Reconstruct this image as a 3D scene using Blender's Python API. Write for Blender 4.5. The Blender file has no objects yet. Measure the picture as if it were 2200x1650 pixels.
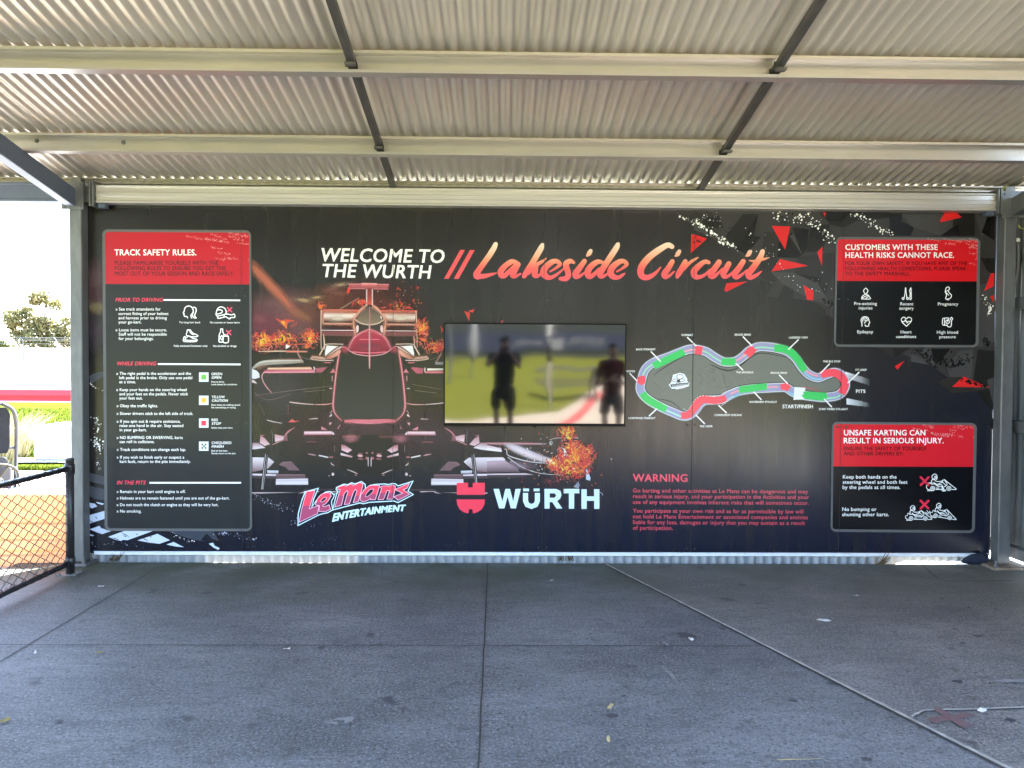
import bpy, bmesh, math, random
from mathutils import Vector, Matrix, geometry, noise

S = bpy.context.scene
COL = S.collection
rad = math.radians

# ---------------------------------------------------------------- camera
IMW, IMH, FPX = 2200.0, 1650.0, 1652.0
CAM = Vector((3.254, -6.150, 1.582))
PITCH, ROLL, YAW = rad(-1.345), rad(0.349), rad(0.89)
_f = Vector((math.sin(YAW)*math.cos(PITCH), math.cos(YAW)*math.cos(PITCH), math.sin(PITCH)))
_a = Vector((math.cos(YAW), -math.sin(YAW), 0))
_u = _a.cross(_f)
AX = _a*math.cos(ROLL) + _u*math.sin(ROLL)
UP = -_a*math.sin(ROLL) + _u*math.cos(ROLL)
FW = _f
cam = bpy.data.objects.new('camera', bpy.data.cameras.new('camera'))
COL.objects.link(cam)
m3 = Matrix((AX, UP, -FW)).transposed()
cam.matrix_world = Matrix.Translation(CAM) @ m3.to_4x4()
cam.data.sensor_fit = 'HORIZONTAL'
cam.data.sensor_width = 36.0
cam.data.lens = 36.0*FPX/IMW
cam.data.clip_start = 0.02
cam.data.clip_end = 3000
S.camera = cam

# ---------------------------------------------------------------- sky, sun, exposure
SUN_EL, SUN_AZ = rad(59), rad(38)           # azimuth measured from +Y (behind the wall) towards +X
w = bpy.data.worlds.new('World'); S.world = w; w.use_nodes = True
nt = w.node_tree
sky = nt.nodes.new('ShaderNodeTexSky'); sky.sky_type = 'NISHITA'; sky.sun_disc = False
sky.sun_elevation = SUN_EL; sky.sun_rotation = SUN_AZ
sky.air_density = 1.0; sky.dust_density = 1.6; sky.ozone_density = 1.0
nt.links.new(sky.outputs[0], nt.nodes['Background'].inputs[0])
nt.nodes['Background'].inputs[1].default_value = 0.15
sl = bpy.data.lights.new('sun', 'SUN'); sl.energy = 5.0; sl.angle = rad(0.5); sl.color = (1.0, 0.95, 0.86)
so = bpy.data.objects.new('sun', sl); COL.objects.link(so)
sdir = Vector((math.sin(SUN_AZ)*math.cos(SUN_EL), math.cos(SUN_AZ)*math.cos(SUN_EL), math.sin(SUN_EL)))
so.rotation_euler = (-sdir).to_track_quat('-Z', 'Y').to_euler()
so.location = (8, 6, 12)
S.view_settings.view_transform = 'Standard'
S.view_settings.look = 'None'
S.view_settings.exposure = 4.05
S.view_settings.gamma = 1.0
S.render.engine = 'CYCLES'
S.cycles.use_denoising = True
S.cycles.max_bounces = 9
S.cycles.diffuse_bounces = 6
S.cycles.glossy_bounces = 4
S.cycles.transparent_max_bounces = 24
S.cycles.sample_clamp_indirect = 6.0

# ---------------------------------------------------------------- small helpers
def lin(c, k=1.0):
    out = []
    for v in c[:3]:
        v = v/255.0
        out.append(k*(v/12.92 if v <= 0.04045 else ((v+0.055)/1.055)**2.4))
    return tuple(out)

def ray(px, py):
    return FW + AX*((px-1100)/FPX) - UP*((py-825)/FPX)

def onwall(px, py, y=0.0):
    d = ray(px, py); t = (y-CAM.y)/d.y
    return Vector((CAM.x+d.x*t, y, CAM.z+d.z*t))

def onfloor(px, py, z=0.0):
    d = ray(px, py); t = (z-CAM.z)/d.z
    return Vector((CAM.x+d.x*t, CAM.y+d.y*t, z))

ORG = {}
def tag(o, label=None, cat=None, group=None, kind=None):
    if label: o['label'] = label
    if cat: o['category'] = cat
    if group: o['group'] = group
    if kind: o['kind'] = kind
    return o

def thing(name, loc, label, cat, group=None):
    o = bpy.data.objects.new(name, None); COL.objects.link(o)
    o.empty_display_size = 0.1
    o.location = loc; ORG[o.name] = Vector(loc)
    return tag(o, label, cat, group)

def link(name, me, parent=None):
    o = bpy.data.objects.new(name, me); COL.objects.link(o)
    if parent is not None:
        o.parent = parent
        ORG[o.name] = ORG[parent.name]
    else:
        ORG[o.name] = Vector((0, 0, 0))
    return o

class MB:
    """collects geometry in world coordinates, builds one mesh object"""
    def __init__(s): s.v = []; s.f = []
    def add(s, vs, fs):
        n = len(s.v); s.v += [Vector(p) for p in vs]; s.f += [[i+n for i in f] for f in fs]; return s
    def box(s, a, b, mat=None):
        x0, y0, z0 = a; x1, y1, z1 = b
        vs = [Vector(p) for p in ((x0,y0,z0),(x1,y0,z0),(x1,y1,z0),(x0,y1,z0),(x0,y0,z1),(x1,y0,z1),(x1,y1,z1),(x0,y1,z1))]
        if mat: vs = [mat @ p for p in vs]
        return s.add(vs, [(0,3,2,1),(4,5,6,7),(0,1,5,4),(1,2,6,5),(2,3,7,6),(3,0,4,7)])
    def prism(s, prof, p0, p1, ux, uy, closed=True, cap=True):
        """profile (list of 2d) swept from p0 to p1"""
        p0, p1, ux, uy = Vector(p0), Vector(p1), Vector(ux), Vector(uy)
        n = len(prof)
        vs = [p0+ux*a+uy*b for a, b in prof]+[p1+ux*a+uy*b for a, b in prof]
        fs = [(i, (i+1) % n, n+(i+1) % n, n+i) for i in range(n if closed else n-1)]
        if cap and closed:
            fs += [tuple(range(n-1, -1, -1)), tuple(range(n, 2*n))]
        return s.add(vs, fs)
    def tube(s, pts, r, n=8, closed=False, cap=True):
        pts = [Vector(p) for p in pts]; N = len(pts)
        rr = r if isinstance(r, (list, tuple)) else [r]*N
        base = len(s.v); up = None
        for i, p in enumerate(pts):
            if closed: t = pts[(i+1) % N]-pts[i-1]
            else: t = pts[min(i+1, N-1)]-pts[max(i-1, 0)]
            t.normalize()
            if up is None:
                up = Vector((0,0,1)) if abs(t.z) < 0.9 else Vector((1,0,0))
            x = t.cross(up)
            if x.length < 1e-5: x = t.cross(Vector((0.3,1,0.2)))
            x.normalize(); y = x.cross(t); y.normalize(); up = y
            for k in range(n):
                a = 2*math.pi*k/n
                s.v.append(p+x*math.cos(a)*rr[i]+y*math.sin(a)*rr[i])
        for i in range(N if closed else N-1):
            j = (i+1) % N
            for k in range(n):
                k2 = (k+1) % n
                s.f.append([base+i*n+k, base+i*n+k2, base+j*n+k2, base+j*n+k])
        if cap and not closed:
            s.f.append([base+k for k in range(n)][::-1])
            s.f.append([base+(N-1)*n+k for k in range(n)])
        return s
    def lathe(s, c, prof, n=16):
        c = Vector(c); base = len(s.v); m = len(prof)
        for r, z in prof:
            for k in range(n):
                a = 2*math.pi*k/n
                s.v.append(c+Vector((r*math.cos(a), r*math.sin(a), z)))
        for i in range(m-1):
            for k in range(n):
                k2 = (k+1) % n
                s.f.append([base+i*n+k, base+i*n+k2, base+(i+1)*n+k2, base+(i+1)*n+k])
        s.f.append([base+k for k in range(n)][::-1]); s.f.append([base+(m-1)*n+k for k in range(n)])
        return s
    def build(s, name, mat, parent=None, smooth=False, bevel=0, sub=0, solid=0):
        me = bpy.data.meshes.new(name)
        off = ORG[parent.name] if parent is not None else Vector((0,0,0))
        me.from_pydata([p-off for p in s.v], [], s.f); me.update()
        if mat: me.materials.append(mat)
        if smooth:
            me.polygons.foreach_set('use_smooth', [True]*len(me.polygons))
        o = link(name, me, parent)
        if bevel:
            b = o.modifiers.new('bevel', 'BEVEL'); b.width = bevel; b.segments = 2; b.limit_method = 'ANGLE'; b.angle_limit = rad(40)
        if sub:
            b = o.modifiers.new('sub', 'SUBSURF'); b.levels = sub; b.render_levels = sub
        if solid:
            b = o.modifiers.new('solid', 'SOLIDIFY'); b.thickness = solid
        return o

# ---------------------------------------------------------------- materials
def newmat(name):
    m = bpy.data.materials.new(name); m.use_nodes = True
    return m, m.node_tree, m.node_tree.nodes['Principled BSDF']

def N(nt, typ, **kw):
    n = nt.nodes.new(typ)
    for k, v in kw.items():
        if k.startswith('in_'):
            key = k[3:]
            key = int(key) if key.isdigit() else key.replace('_', ' ')
            n.inputs[key].default_value = v
        else: setattr(n, k, v)
    return n

def pos(nt, scale=(1, 1, 1), rot=(0, 0, 0)):
    g = N(nt, 'ShaderNodeNewGeometry')
    mp = N(nt, 'ShaderNodeMapping'); mp.inputs['Scale'].default_value = scale; mp.inputs['Rotation'].default_value = rot
    nt.links.new(g.outputs['Position'], mp.inputs[0])
    return mp.outputs[0]

def noisef(nt, vec, scale, detail=4, rough=0.55, lo=0.35, hi=0.65, dist=0.0):
    n = N(nt, 'ShaderNodeTexNoise'); n.inputs['Scale'].default_value = scale
    n.inputs['Detail'].default_value = detail; n.inputs['Roughness'].default_value = rough
    n.inputs['Distortion'].default_value = dist
    nt.links.new(vec, n.inputs['Vector'])
    r = N(nt, 'ShaderNodeMapRange'); r.inputs[1].default_value = lo; r.inputs[2].default_value = hi
    nt.links.new(n.outputs[0], r.inputs[0])
    return r.outputs[0]

def mixc(nt, fac, a, b, mode='MIX'):
    m = N(nt, 'ShaderNodeMix', data_type='RGBA', blend_type=mode)
    for sock, v in ((m.inputs[0], fac), (m.inputs[6], a), (m.inputs[7], b)):
        if hasattr(v, 'node'): nt.links.new(v, sock)
        elif isinstance(v, (int, float)): sock.default_value = v
        else: sock.default_value = (v[0], v[1], v[2], 1)
    return m.outputs[2]

def bump(nt, b, h, strength, dist=0.002):
    n = N(nt, 'ShaderNodeBump'); n.inputs['Strength'].default_value = strength; n.inputs['Distance'].default_value = dist
    nt.links.new(h, n.inputs['Height']); nt.links.new(n.outputs[0], b.inputs['Normal'])

def mat(name, c1, c2=None, rough=0.5, metal=0.0, spec=0.5, scale=8, stretch=(1,1,1), bmp=0.0, bscale=60, rvar=0.0, lo=0.3, hi=0.7, specks=0.0):
    m, nt, b = newmat(name)
    v = pos(nt, stretch)
    f = noisef(nt, v, scale, 5, 0.6, lo, hi)
    cc = mixc(nt, f, c1, c2 or tuple(x*0.8 for x in c1))
    if specks:
        sk = noisef(nt, pos(nt), 42, 3, 0.6, 0.73, 0.80); zn = noisef(nt, pos(nt), 1.7, 4, 0.6, 0.42, 0.62)
        mu = N(nt, 'ShaderNodeMath', operation='MULTIPLY'); nt.links.new(sk, mu.inputs[0]); nt.links.new(zn, mu.inputs[1])
        cc = mixc(nt, mu.outputs[0], cc, (0.13,0.105,0.08))
        st = noisef(nt, pos(nt, (6,0.5,6)), 2.2, 5, 0.65, 0.58, 0.85)
        cc = mixc(nt, st, cc, tuple(x*specks for x in c1))
    nt.links.new(cc, b.inputs['Base Color'])
    b.inputs['Metallic'].default_value = metal
    b.inputs['Specular IOR Level'].default_value = spec
    if rvar:
        r = N(nt, 'ShaderNodeMapRange'); r.inputs[3].default_value = rough-rvar; r.inputs[4].default_value = rough+rvar
        nt.links.new(noisef(nt, v, scale*2.3, 4), r.inputs[0]); nt.links.new(r.outputs[0], b.inputs['Roughness'])
    else: b.inputs['Roughness'].default_value = rough
    if bmp: bump(nt, b, noisef(nt, v, bscale, 3, 0.5, 0, 1), bmp)
    return m

M = {}
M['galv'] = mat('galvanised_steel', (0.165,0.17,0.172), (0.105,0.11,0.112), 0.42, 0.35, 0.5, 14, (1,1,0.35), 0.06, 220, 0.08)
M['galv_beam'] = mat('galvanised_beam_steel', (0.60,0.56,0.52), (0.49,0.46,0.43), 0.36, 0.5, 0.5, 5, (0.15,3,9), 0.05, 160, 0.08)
M['galv_dull'] = mat('dull_purlin_steel', (0.49,0.455,0.435), (0.40,0.375,0.36), 0.34, 0.65, 0.4, 3, (0.4,2,2), 0, 160, 0.03)
M['roof'] = mat('dusty_zincalume_sheet', (0.63,0.575,0.495), (0.51,0.467,0.405), 0.36, 0.45, 0.5, 1.6, (1,0.25,1), 0, 60, 0.03, specks=0.72)
M['clad2'] = mat('grey_side_cladding', (0.26,0.275,0.285), (0.21,0.225,0.235), 0.45, 0.2, 0.5, 5, (1,1,0.4))
M['clad'] = mat('pale_blue_grey_cladding', (0.74,0.79,0.84), (0.66,0.71,0.76), 0.45, 0.1, 0.5, 5, (1,1,0.4), 0.03, 80)
M['bridging'] = mat('dark_bridging_steel', (0.055,0.053,0.05), (0.10,0.095,0.085), 0.5, 0.3, 0.4, 18, (1,0.3,1), 0.1, 90)
M['bluebeam'] = mat('grey_rafter_steel', (0.095,0.118,0.165), (0.08,0.10,0.145), 0.45, 0.2, 0.5, 5)
M['rust'] = mat('rusty_base_plate', (0.13,0.08,0.055), (0.23,0.20,0.16), 0.75, 0.1, 0.3, 26, (1,1,1), 0.3, 120)
M['black'] = mat('black_powder_coat', (0.014,0.014,0.015), (0.024,0.024,0.026), 0.38, 0.0, 0.5, 20, (1,1,1), 0.08, 200)
M['wire'] = mat('black_pvc_wire', (0.02,0.017,0.02), (0.03,0.025,0.03), 0.5)
M['tvblack'] = mat('gloss_black_plastic', (0.004,0.004,0.005), (0.006,0.006,0.006), 0.3, 0, 0.12, 4)
M['darkvoid'] = mat('dark_backing', (0.012,0.012,0.013), (0.018,0.018,0.018), 0.8)
M['screw'] = mat('black_screw_head', (0.012,0.012,0.014), (0.03,0.03,0.03), 0.35, 0.2)
M['white'] = mat('white_plastic', (0.8,0.8,0.78), (0.72,0.72,0.7), 0.4)
M['bark'] = mat('pale_bark', (0.30,0.25,0.19), (0.16,0.12,0.09), 0.85, 0, 0.2, 3, (1,1,0.3), 0.4, 20)

# concrete slab
def concrete(name, base, dark, tint=(0.05,0.06,0.038)):
    m, nt, b = newmat(name)
    v = pos(nt)
    c = mixc(nt, noisef(nt, v, 0.9, 6, 0.68, 0.36, 0.64), tuple(x*1.12 for x in base), tuple(x*.92 for x in dark))
    streak = pos(nt, (0.7, 2.2, 1), (0, 0, 0.35))
    c = mixc(nt, noisef(nt, streak, 1.5, 6, 0.65, 0.48, 0.75), c, tuple(x*1.32 for x in base))
    # fine pitted wear
    vo = N(nt, 'ShaderNodeTexVoronoi'); vo.inputs['Scale'].default_value = 34; nt.links.new(v, vo.inputs['Vector'])
    pit = N(nt, 'ShaderNodeMapRange'); pit.inputs[1].default_value = 0.10; pit.inputs[2].default_value = 0.30; pit.inputs[3].default_value = 1; pit.inputs[4].default_value = 0
    nt.links.new(vo.outputs['Distance'], pit.inputs[0])
    zone = noisef(nt, v, 1.3, 4, 0.6, 0.36, 0.56)
    gate = noisef(nt, v, 17, 3, 0.6, 0.44, 0.56)
    mm = N(nt, 'ShaderNodeMath', operation='MULTIPLY'); nt.links.new(pit.outputs[0], mm.inputs[0]); nt.links.new(zone, mm.inputs[1])
    m2 = N(nt, 'ShaderNodeMath', operation='MULTIPLY'); nt.links.new(mm.outputs[0], m2.inputs[0]); nt.links.new(gate, m2.inputs[1])
    c = mixc(nt, m2.outputs[0], c, tuple(x*0.35 for x in dark))
    grit = noisef(nt, v, 75, 3, 0.75, 0.50, 0.70)
    c = mixc(nt, grit, c, tuple(min(1, x*2.1) for x in base))
    grit2 = noisef(nt, v, 52, 3, 0.8, 0.53, 0.68)
    c = mixc(nt, grit2, c, tuple(x*0.32 for x in dark))
    blot = noisef(nt, pos(nt, (1, 2.4, 1)), 7, 5, 0.7, 0.5, 0.8)
    c = mixc(nt, blot, c, tuple(x*0.8 for x in dark))
    # damp green growth along the wall foot
    sp = N(nt, 'ShaderNodeSeparateXYZ'); g = N(nt, 'ShaderNodeNewGeometry'); nt.links.new(g.outputs['Position'], sp.inputs[0])
    mr = N(nt, 'ShaderNodeMapRange'); mr.inputs[1].default_value = -1.5; mr.inputs[2].default_value = -0.1
    nt.links.new(sp.outputs[1], mr.inputs[0])
    mx = N(nt, 'ShaderNodeMath', operation='MULTIPLY'); nt.links.new(mr.outputs[0], mx.inputs[0]); nt.links.new(noisef(nt, v, 2.0, 5, 0.6, 0.25, 0.6), mx.inputs[1])
    c = mixc(nt, mx.outputs[0], c, tint)
    stain = noisef(nt, v, 4.5, 3, 0.5, 0.66, 0.72)
    c = mixc(nt, stain, c, tuple(x*0.7 for x in dark))
    nt.links.new(c, b.inputs['Base Color'])
    b.inputs['Roughness'].default_value = 0.62
    b.inputs['Specular IOR Level'].default_value = 0.35
    bump(nt, b, grit, 0.25, 0.003)
    return m
M['concrete'] = concrete('worn_concrete', (0.132,0.139,0.152), (0.082,0.087,0.097))
M['concrete2'] = concrete('pale_worn_concrete', (0.158,0.160,0.162), (0.100,0.102,0.106), (0.09,0.095,0.08))
M['joint'] = mat('joint_shadow_filler', (0.03,0.03,0.03), (0.05,0.05,0.05), 0.8)
M['sealant'] = mat('pale_joint_sealant', (0.34,0.335,0.32), (0.17,0.17,0.165), 0.7, 0, 0.3, 13)
M['path'] = mat('sandy_concrete', (0.45,0.38,0.29), (0.38,0.32,0.25), 0.8, 0, 0.3, 3)
M['lawn_near'] = mat('mown_green_grass', (0.042,0.056,0.008), (0.028,0.040,0.005), 0.95, 0, 0.0, 1.5, (1,1,1), 0.6, 30)
M['track'] = mat('sunbleached_asphalt', (0.42,0.42,0.42), (0.34,0.34,0.34), 0.85, 0, 0.2, 0.5)
M['lawn'] = mat('lawn_grass', (0.145,0.150,0.016), (0.10,0.108,0.011), 0.9, 0, 0.15, 2.5, (1,1,1), 0.6, 30)
M['dirt'] = mat('dry_ground', (0.24,0.21,0.16), (0.17,0.15,0.11), 0.9, 0, 0.2, 1)
M['redpaint'] = mat('red_painted_barrier', (0.42,0.012,0.02), (0.34,0.010,0.017), 0.45, 0, 0.4, 4)
M['redline'] = mat('red_line_paint', (0.55,0.10,0.09), (0.45,0.08,0.07), 0.6, 0, 0.3, 6)
M['reddab'] = mat('faded_red_paint', (0.165,0.08,0.085), (0.125,0.11,0.118), 0.7, 0, 0.3, 16)

# printed vinyl: colour comes from the print itself (vertex colours), flat or with soft edges
def printmat(name, soft=False, rough=0.25, spec=0.30):
    m, nt, b = newmat(name)
    a = N(nt, 'ShaderNodeVertexColor', layer_name='Col')
    v = pos(nt)
    c = mixc(nt, noisef(nt, v, 9, 4, 0.6, 0.3, 0.7), a.outputs[0], (0.86,0.86,0.86), 'MULTIPLY')
    c = mixc(nt, 0.7, c, a.outputs[0])
    nt.links.new(c, b.inputs['Base Color'])
    b.inputs['Roughness'].default_value = rough; b.inputs['Specular IOR Level'].default_value = spec
    if soft: nt.links.new(a.outputs[1], b.inputs['Alpha'])
    return m
M['print'] = printmat('printed_vinyl')
M['printsoft'] = printmat('printed_vinyl_soft', True)

def flamemat():
    m, nt, b = newmat('printed_flames')
    a = N(nt, 'ShaderNodeVertexColor', layer_name='Col')
    v = pos(nt, (1, 1, 0.75))
    n1 = N(nt, 'ShaderNodeTexNoise'); n1.inputs['Scale'].default_value = 13; n1.inputs['Detail'].default_value = 5; n1.inputs['Roughness'].default_value = 0.6; n1.inputs['Distortion'].default_value = 1.6
    nt.links.new(v, n1.inputs['Vector'])
    # filaments where the noise crosses its middle
    s = N(nt, 'ShaderNodeMath', operation='SUBTRACT'); s.inputs[1].default_value = 0.5; nt.links.new(n1.outputs[0], s.inputs[0])
    ab = N(nt, 'ShaderNodeMath', operation='ABSOLUTE'); nt.links.new(s.outputs[0], ab.inputs[0])
    fil = N(nt, 'ShaderNodeMapRange'); fil.inputs[1].default_value = 0.0; fil.inputs[2].default_value = 0.04; fil.inputs[3].default_value = 1; fil.inputs[4].default_value = 0
    nt.links.new(ab.outputs[0], fil.inputs[0])
    body = noisef(nt, v, 8.0, 4, 0.6, 0.50, 0.78, 1.2)
    mx = N(nt, 'ShaderNodeMath', operation='MAXIMUM'); nt.links.new(fil.outputs[0], mx.inputs[0]); nt.links.new(body, mx.inputs[1])
    h = N(nt, 'ShaderNodeMath', operation='MULTIPLY'); nt.links.new(mx.outputs[0], h.inputs[0]); nt.links.new(a.outputs[1], h.inputs[1])
    cr = N(nt, 'ShaderNodeValToRGB')
    e = cr.color_ramp.elements
    e[0].position = 0.0; e[0].color = (0.16,0.02,0.02,1); e[1].position = 1.0; e[1].color = (0.82,0.50,0.12,1)
    x = e.new(0.35); x.color = (0.42,0.07,0.06,1)
    x = e.new(0.62); x.color = (0.66,0.16,0.07,1)
    nt.links.new(h.outputs[0], cr.inputs[0]); nt.links.new(cr.outputs[0], b.inputs['Base Color'])
    al = N(nt, 'ShaderNodeMapRange'); al.inputs[1].default_value = 0.16; al.inputs[2].default_value = 0.42
    nt.links.new(h.outputs[0], al.inputs[0]); nt.links.new(al.outputs[0], b.inputs['Alpha'])
    b.inputs['Roughness'].default_value = 0.4; b.inputs['Specular IOR Level'].default_value = 0.35
    return m
M['flame'] = flamemat()

# ---------------------------------------------------------------- flat print builder (works in photo pixels projected once onto the flat wall)
def catmull(P, n=6, closed=False):
    out = []; L = len(P)
    if L < 3: return [tuple(p) for p in P]
    for i in range(L if closed else L-1):
        p0 = P[(i-1) % L] if closed else P[max(i-1, 0)]
        p1 = P[i]; p2 = P[(i+1) % L]
        p3 = P[(i+2) % L] if closed else P[min(i+2, L-1)]
        for k in range(n):
            t = k/n
            out.append(tuple(0.5*((2*b)+(-a+c)*t+(2*a-5*b+4*c-d)*t*t+(-a+3*b-3*c+d)*t**3) for a, b, c, d in zip(p0, p1, p2, p3)))
    if not closed: out.append(tuple(P[-1]))
    return out

class Crop:
    """coordinates read in an enlarged crop of the wall"""
    def __init__(s, x0, y0, k): s.x0, s.y0, s.k = x0, y0, k
    def __call__(s, x, y): return (s.x0+x/s.k, s.y0+y/s.k)

FULL = Crop(0, 0, 1)
TCACHE = {}
def textmesh(body, offset=0.0, space=1.0, res=3):
    key = (body, offset, space, res)
    if key in TCACHE: return TCACHE[key]
    c = bpy.data.curves.new('t', 'FONT'); c.body = body; c.size = 1.0; c.offset = offset; c.space_character = space
    c.resolution_u = res; c.fill_mode = 'FRONT'
    o = bpy.data.objects.new('t', c)
    me = o.to_mesh()
    vs = [(v.co.x, v.co.y) for v in me.vertices]; fs = [tuple(p.vertices) for p in me.polygons]
    o.to_mesh_clear(); bpy.data.objects.remove(o); bpy.data.curves.remove(c)
    x0 = min(v[0] for v in vs); x1 = max(v[0] for v in vs)
    TCACHE[key] = ([((v[0]-x0)/(x1-x0), v[1]) for v in vs], fs)
    return TCACHE[key]
_h = textmesh('H')[0]; CAPH = max(v[1] for v in _h)

class Dec:
    def __init__(s, base=0.0010, cr=FULL, plane=0.0):
        s.v = []; s.f = []; s.c = []; s.y = base; s.cr = cr; s.plane = plane; s.dim = 1.0
    def lay(s, d=0.00004): s.y += d
    def add(s, pts, faces, col):
        s.lay(); n = len(s.v)
        for i, p in enumerate(pts):
            q = s.cr(p[0], p[1]); s.v.append(onwall(q[0], q[1], s.plane)+Vector((0, -s.y*0.35, 0)))
            k = col(p) if callable(col) else (col[i] if isinstance(col, list) else col)
            s.c.append((k[0]*s.dim, k[1]*s.dim, k[2]*s.dim, k[3] if len(k) == 4 else 1.0))
        s.f += [[i+n for i in f] for f in faces]
    def poly(s, pts, col, smooth=0, holes=()):
        if smooth: pts = catmull(pts, smooth, True)
        loops = [[Vector((p[0], p[1], 0)) for p in pts]]+[[Vector((p[0], p[1], 0)) for p in h] for h in holes]
        tris = geometry.tessellate_polygon(loops)
        flat = [p for l in loops for p in l]
        s.add([(p.x, p.y) for p in flat], tris, col)
    def rect(s, x0, y0, x1, y1, col): s.quad([(x0,y0),(x1,y0),(x1,y1),(x0,y1)], col)
    def quad(s, P, cols, n=1):
        """four corners (top-left, top-right, bottom-right, bottom-left); cols = one colour, or list of colours down the quad"""
        if not isinstance(cols, list): cols = [cols, cols]
        rows = len(cols); pts = []; cc = []; fs = []
        for i in range(rows):
            t = i/(rows-1)
            for j in range(2):
                a, b = (P[0], P[3]) if j == 0 else (P[1], P[2])
                pts.append((a[0]+(b[0]-a[0])*t, a[1]+(b[1]-a[1])*t)); cc.append(cols[i])
        for i in range(rows-1): fs.append((2*i, 2*i+1, 2*i+3, 2*i+2))
        s.add(pts, fs, cc)
    def stroke(s, pts, wd, col, smooth=6, closed=False, caps=True):
        """ribbon along pts; every point may carry its own width"""
        P = [(p[0], p[1], p[2] if len(p) > 2 else wd) for p in pts]
        if smooth and len(P) > 2: P = catmull(P, smooth, closed)
        L = len(P); V = []; F = []
        for i in range(L):
            a = P[(i-1) % L] if closed else P[max(i-1, 0)]
            b = P[(i+1) % L] if closed else P[min(i+1, L-1)]
            dx, dy = b[0]-a[0], b[1]-a[1]; l = math.hypot(dx, dy) or 1
            nx, ny = -dy/l, dx/l; h = P[i][2]/2
            V += [(P[i][0]+nx*h, P[i][1]+ny*h), (P[i][0]-nx*h, P[i][1]-ny*h)]
        for i in range(L if closed else L-1):
            j = (i+1) % L; F.append((2*i, 2*i+1, 2*j+1, 2*j))
        s.add(V, F, col)
        if caps and not closed:
            for i in (0, L-1):
                s.disc(P[i][0], P[i][1], P[i][2]/2, col, 10)
    def disc(s, x, y, r, col, n=8, ry=None, rot=0, wob=0):
        ry = ry or r; P = []
        for k in range(n):
            a = 2*math.pi*k/n; q = 1+(random.uniform(-wob, wob) if wob else 0)
            u, v = r*q*math.cos(a), ry*q*math.sin(a)
            P.append((x+u*math.cos(rot)-v*math.sin(rot), y+u*math.sin(rot)+v*math.cos(rot)))
        s.add(P, [tuple(range(n))], col)
    def glow(s, x, y, rx, ry, col, al, rot=0, n=20, rings=(0.35, 0.7, 1.0), prof=(0.8, 0.3, 0.0)):
        P = [(x, y)]; C = [tuple(col[:3])+(al,)]; F = []
        for t, a in zip(rings, prof):
            for k in range(n):
                g = 2*math.pi*k/n; u, v = rx*t*math.cos(g), ry*t*math.sin(g)
                P.append((x+u*math.cos(rot)-v*math.sin(rot), y+u*math.sin(rot)+v*math.cos(rot))); C.append(tuple(col[:3])+(al*a,))
        for k in range(n):
            k2 = (k+1) % n; F.append((0, 1+k, 1+k2))
            for i in range(len(rings)-1):
                b = 1+i*n; F.append((b+k, b+n+k, b+n+k2, b+k2))
        s.add(P, F, C)
    def softstroke(s, pts, wd, col, al, smooth=6):
        P = [(p[0], p[1], p[2] if len(p) > 2 else wd, p[3] if len(p) > 3 else 1.0) for p in pts]
        P = catmull(P, smooth) if len(P) > 2 else P
        L = len(P); V = []; C = []; F = []
        for i in range(L):
            a = P[max(i-1, 0)]; b = P[min(i+1, L-1)]
            dx, dy = b[0]-a[0], b[1]-a[1]; l = math.hypot(dx, dy) or 1
            nx, ny = -dy/l, dx/l; h = P[i][2]/2
            for t, q in ((-1, 0), (-0.4, 0.8), (0, 1), (0.4, 0.8), (1, 0)):
                V.append((P[i][0]+nx*h*t, P[i][1]+ny*h*t)); C.append(tuple(col[:3])+(al*q*P[i][3],))
        for i in range(L-1):
            for k in range(4): F.append((5*i+k, 5*i+k+1, 5*i+k+6, 5*i+k+5))
        s.add(V, F, C)
    def text(s, body, x0, y0, x1, cap, col, y1=None, off=0.012, space=1.0, shear=0.0, strike=0.0, warp=None):
        """fits the line of lettering between x0 and x1 on a baseline from (x0,y0) to (x1,y1)"""
        y1 = y0 if y1 is None else y1
        vs, fs = textmesh(body, 0.0, space)
        bold = off*1.9
        for dx, dy in ((0, 0), (1, 0), (0, 1), (1, 1)):
            P = []
            for u, v in vs:
                v = v/CAPH
                x = x0+(x1-x0)*u+shear*v*cap+(dx-.5)*bold*cap; y = y0+(y1-y0)*u-v*cap+(dy-.5)*bold*cap*.8
                P.append((x, y))
            s.add(P, fs, col)
    def build(s, name, mt, parent):
        me = bpy.data.meshes.new(name)
        off = ORG[parent.name]
        me.from_pydata([p-off for p in s.v], [], s.f)
        ca = me.color_attributes.new('Col', 'FLOAT_COLOR', 'POINT')
        ca.data.foreach_set('color', [x for c in s.c for x in c])
        me.materials.append(mt); me.update()
        # all print faces look towards the viewer's side of the wall
        bm = bmesh.new(); bm.from_mesh(me)
        bmesh.ops.reverse_faces(bm, faces=[f for f in bm.faces if f.normal.y > 0])
        bm.to_mesh(me); bm.free()
        return link(name, me, parent)

# ================================================================ setting: floor, ground, paths
def sheet(name, pts, z, mt, thick=0.0, label=None):
    mb = MB(); n = len(pts)
    tris = geometry.tessellate_polygon([[Vector((p[0], p[1], 0)) for p in pts]])
    top = [(p[0], p[1], z) for p in pts]
    area = sum(pts[i][0]*pts[(i+1) % n][1]-pts[(i+1) % n][0]*pts[i][1] for i in range(n))
    if area < 0: top = top[::-1]; 
    tris = geometry.tessellate_polygon([[Vector((p[0], p[1], 0)) for p in top]])
    fs = []
    for t in tris:
        a, b, c = (Vector(top[i]) for i in t)
        fs.append(t if (b-a).cross(c-a).z > 0 else t[::-1])
    mb.add(top, fs)
    if thick:
        mb.add(top+[(p[0], p[1], z-thick) for p in top], [(i, n+i, n+(i+1) % n, (i+1) % n) for i in range(n)])
    o = mb.build(name, mt); o['kind'] = 'structure'
    return o

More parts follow.
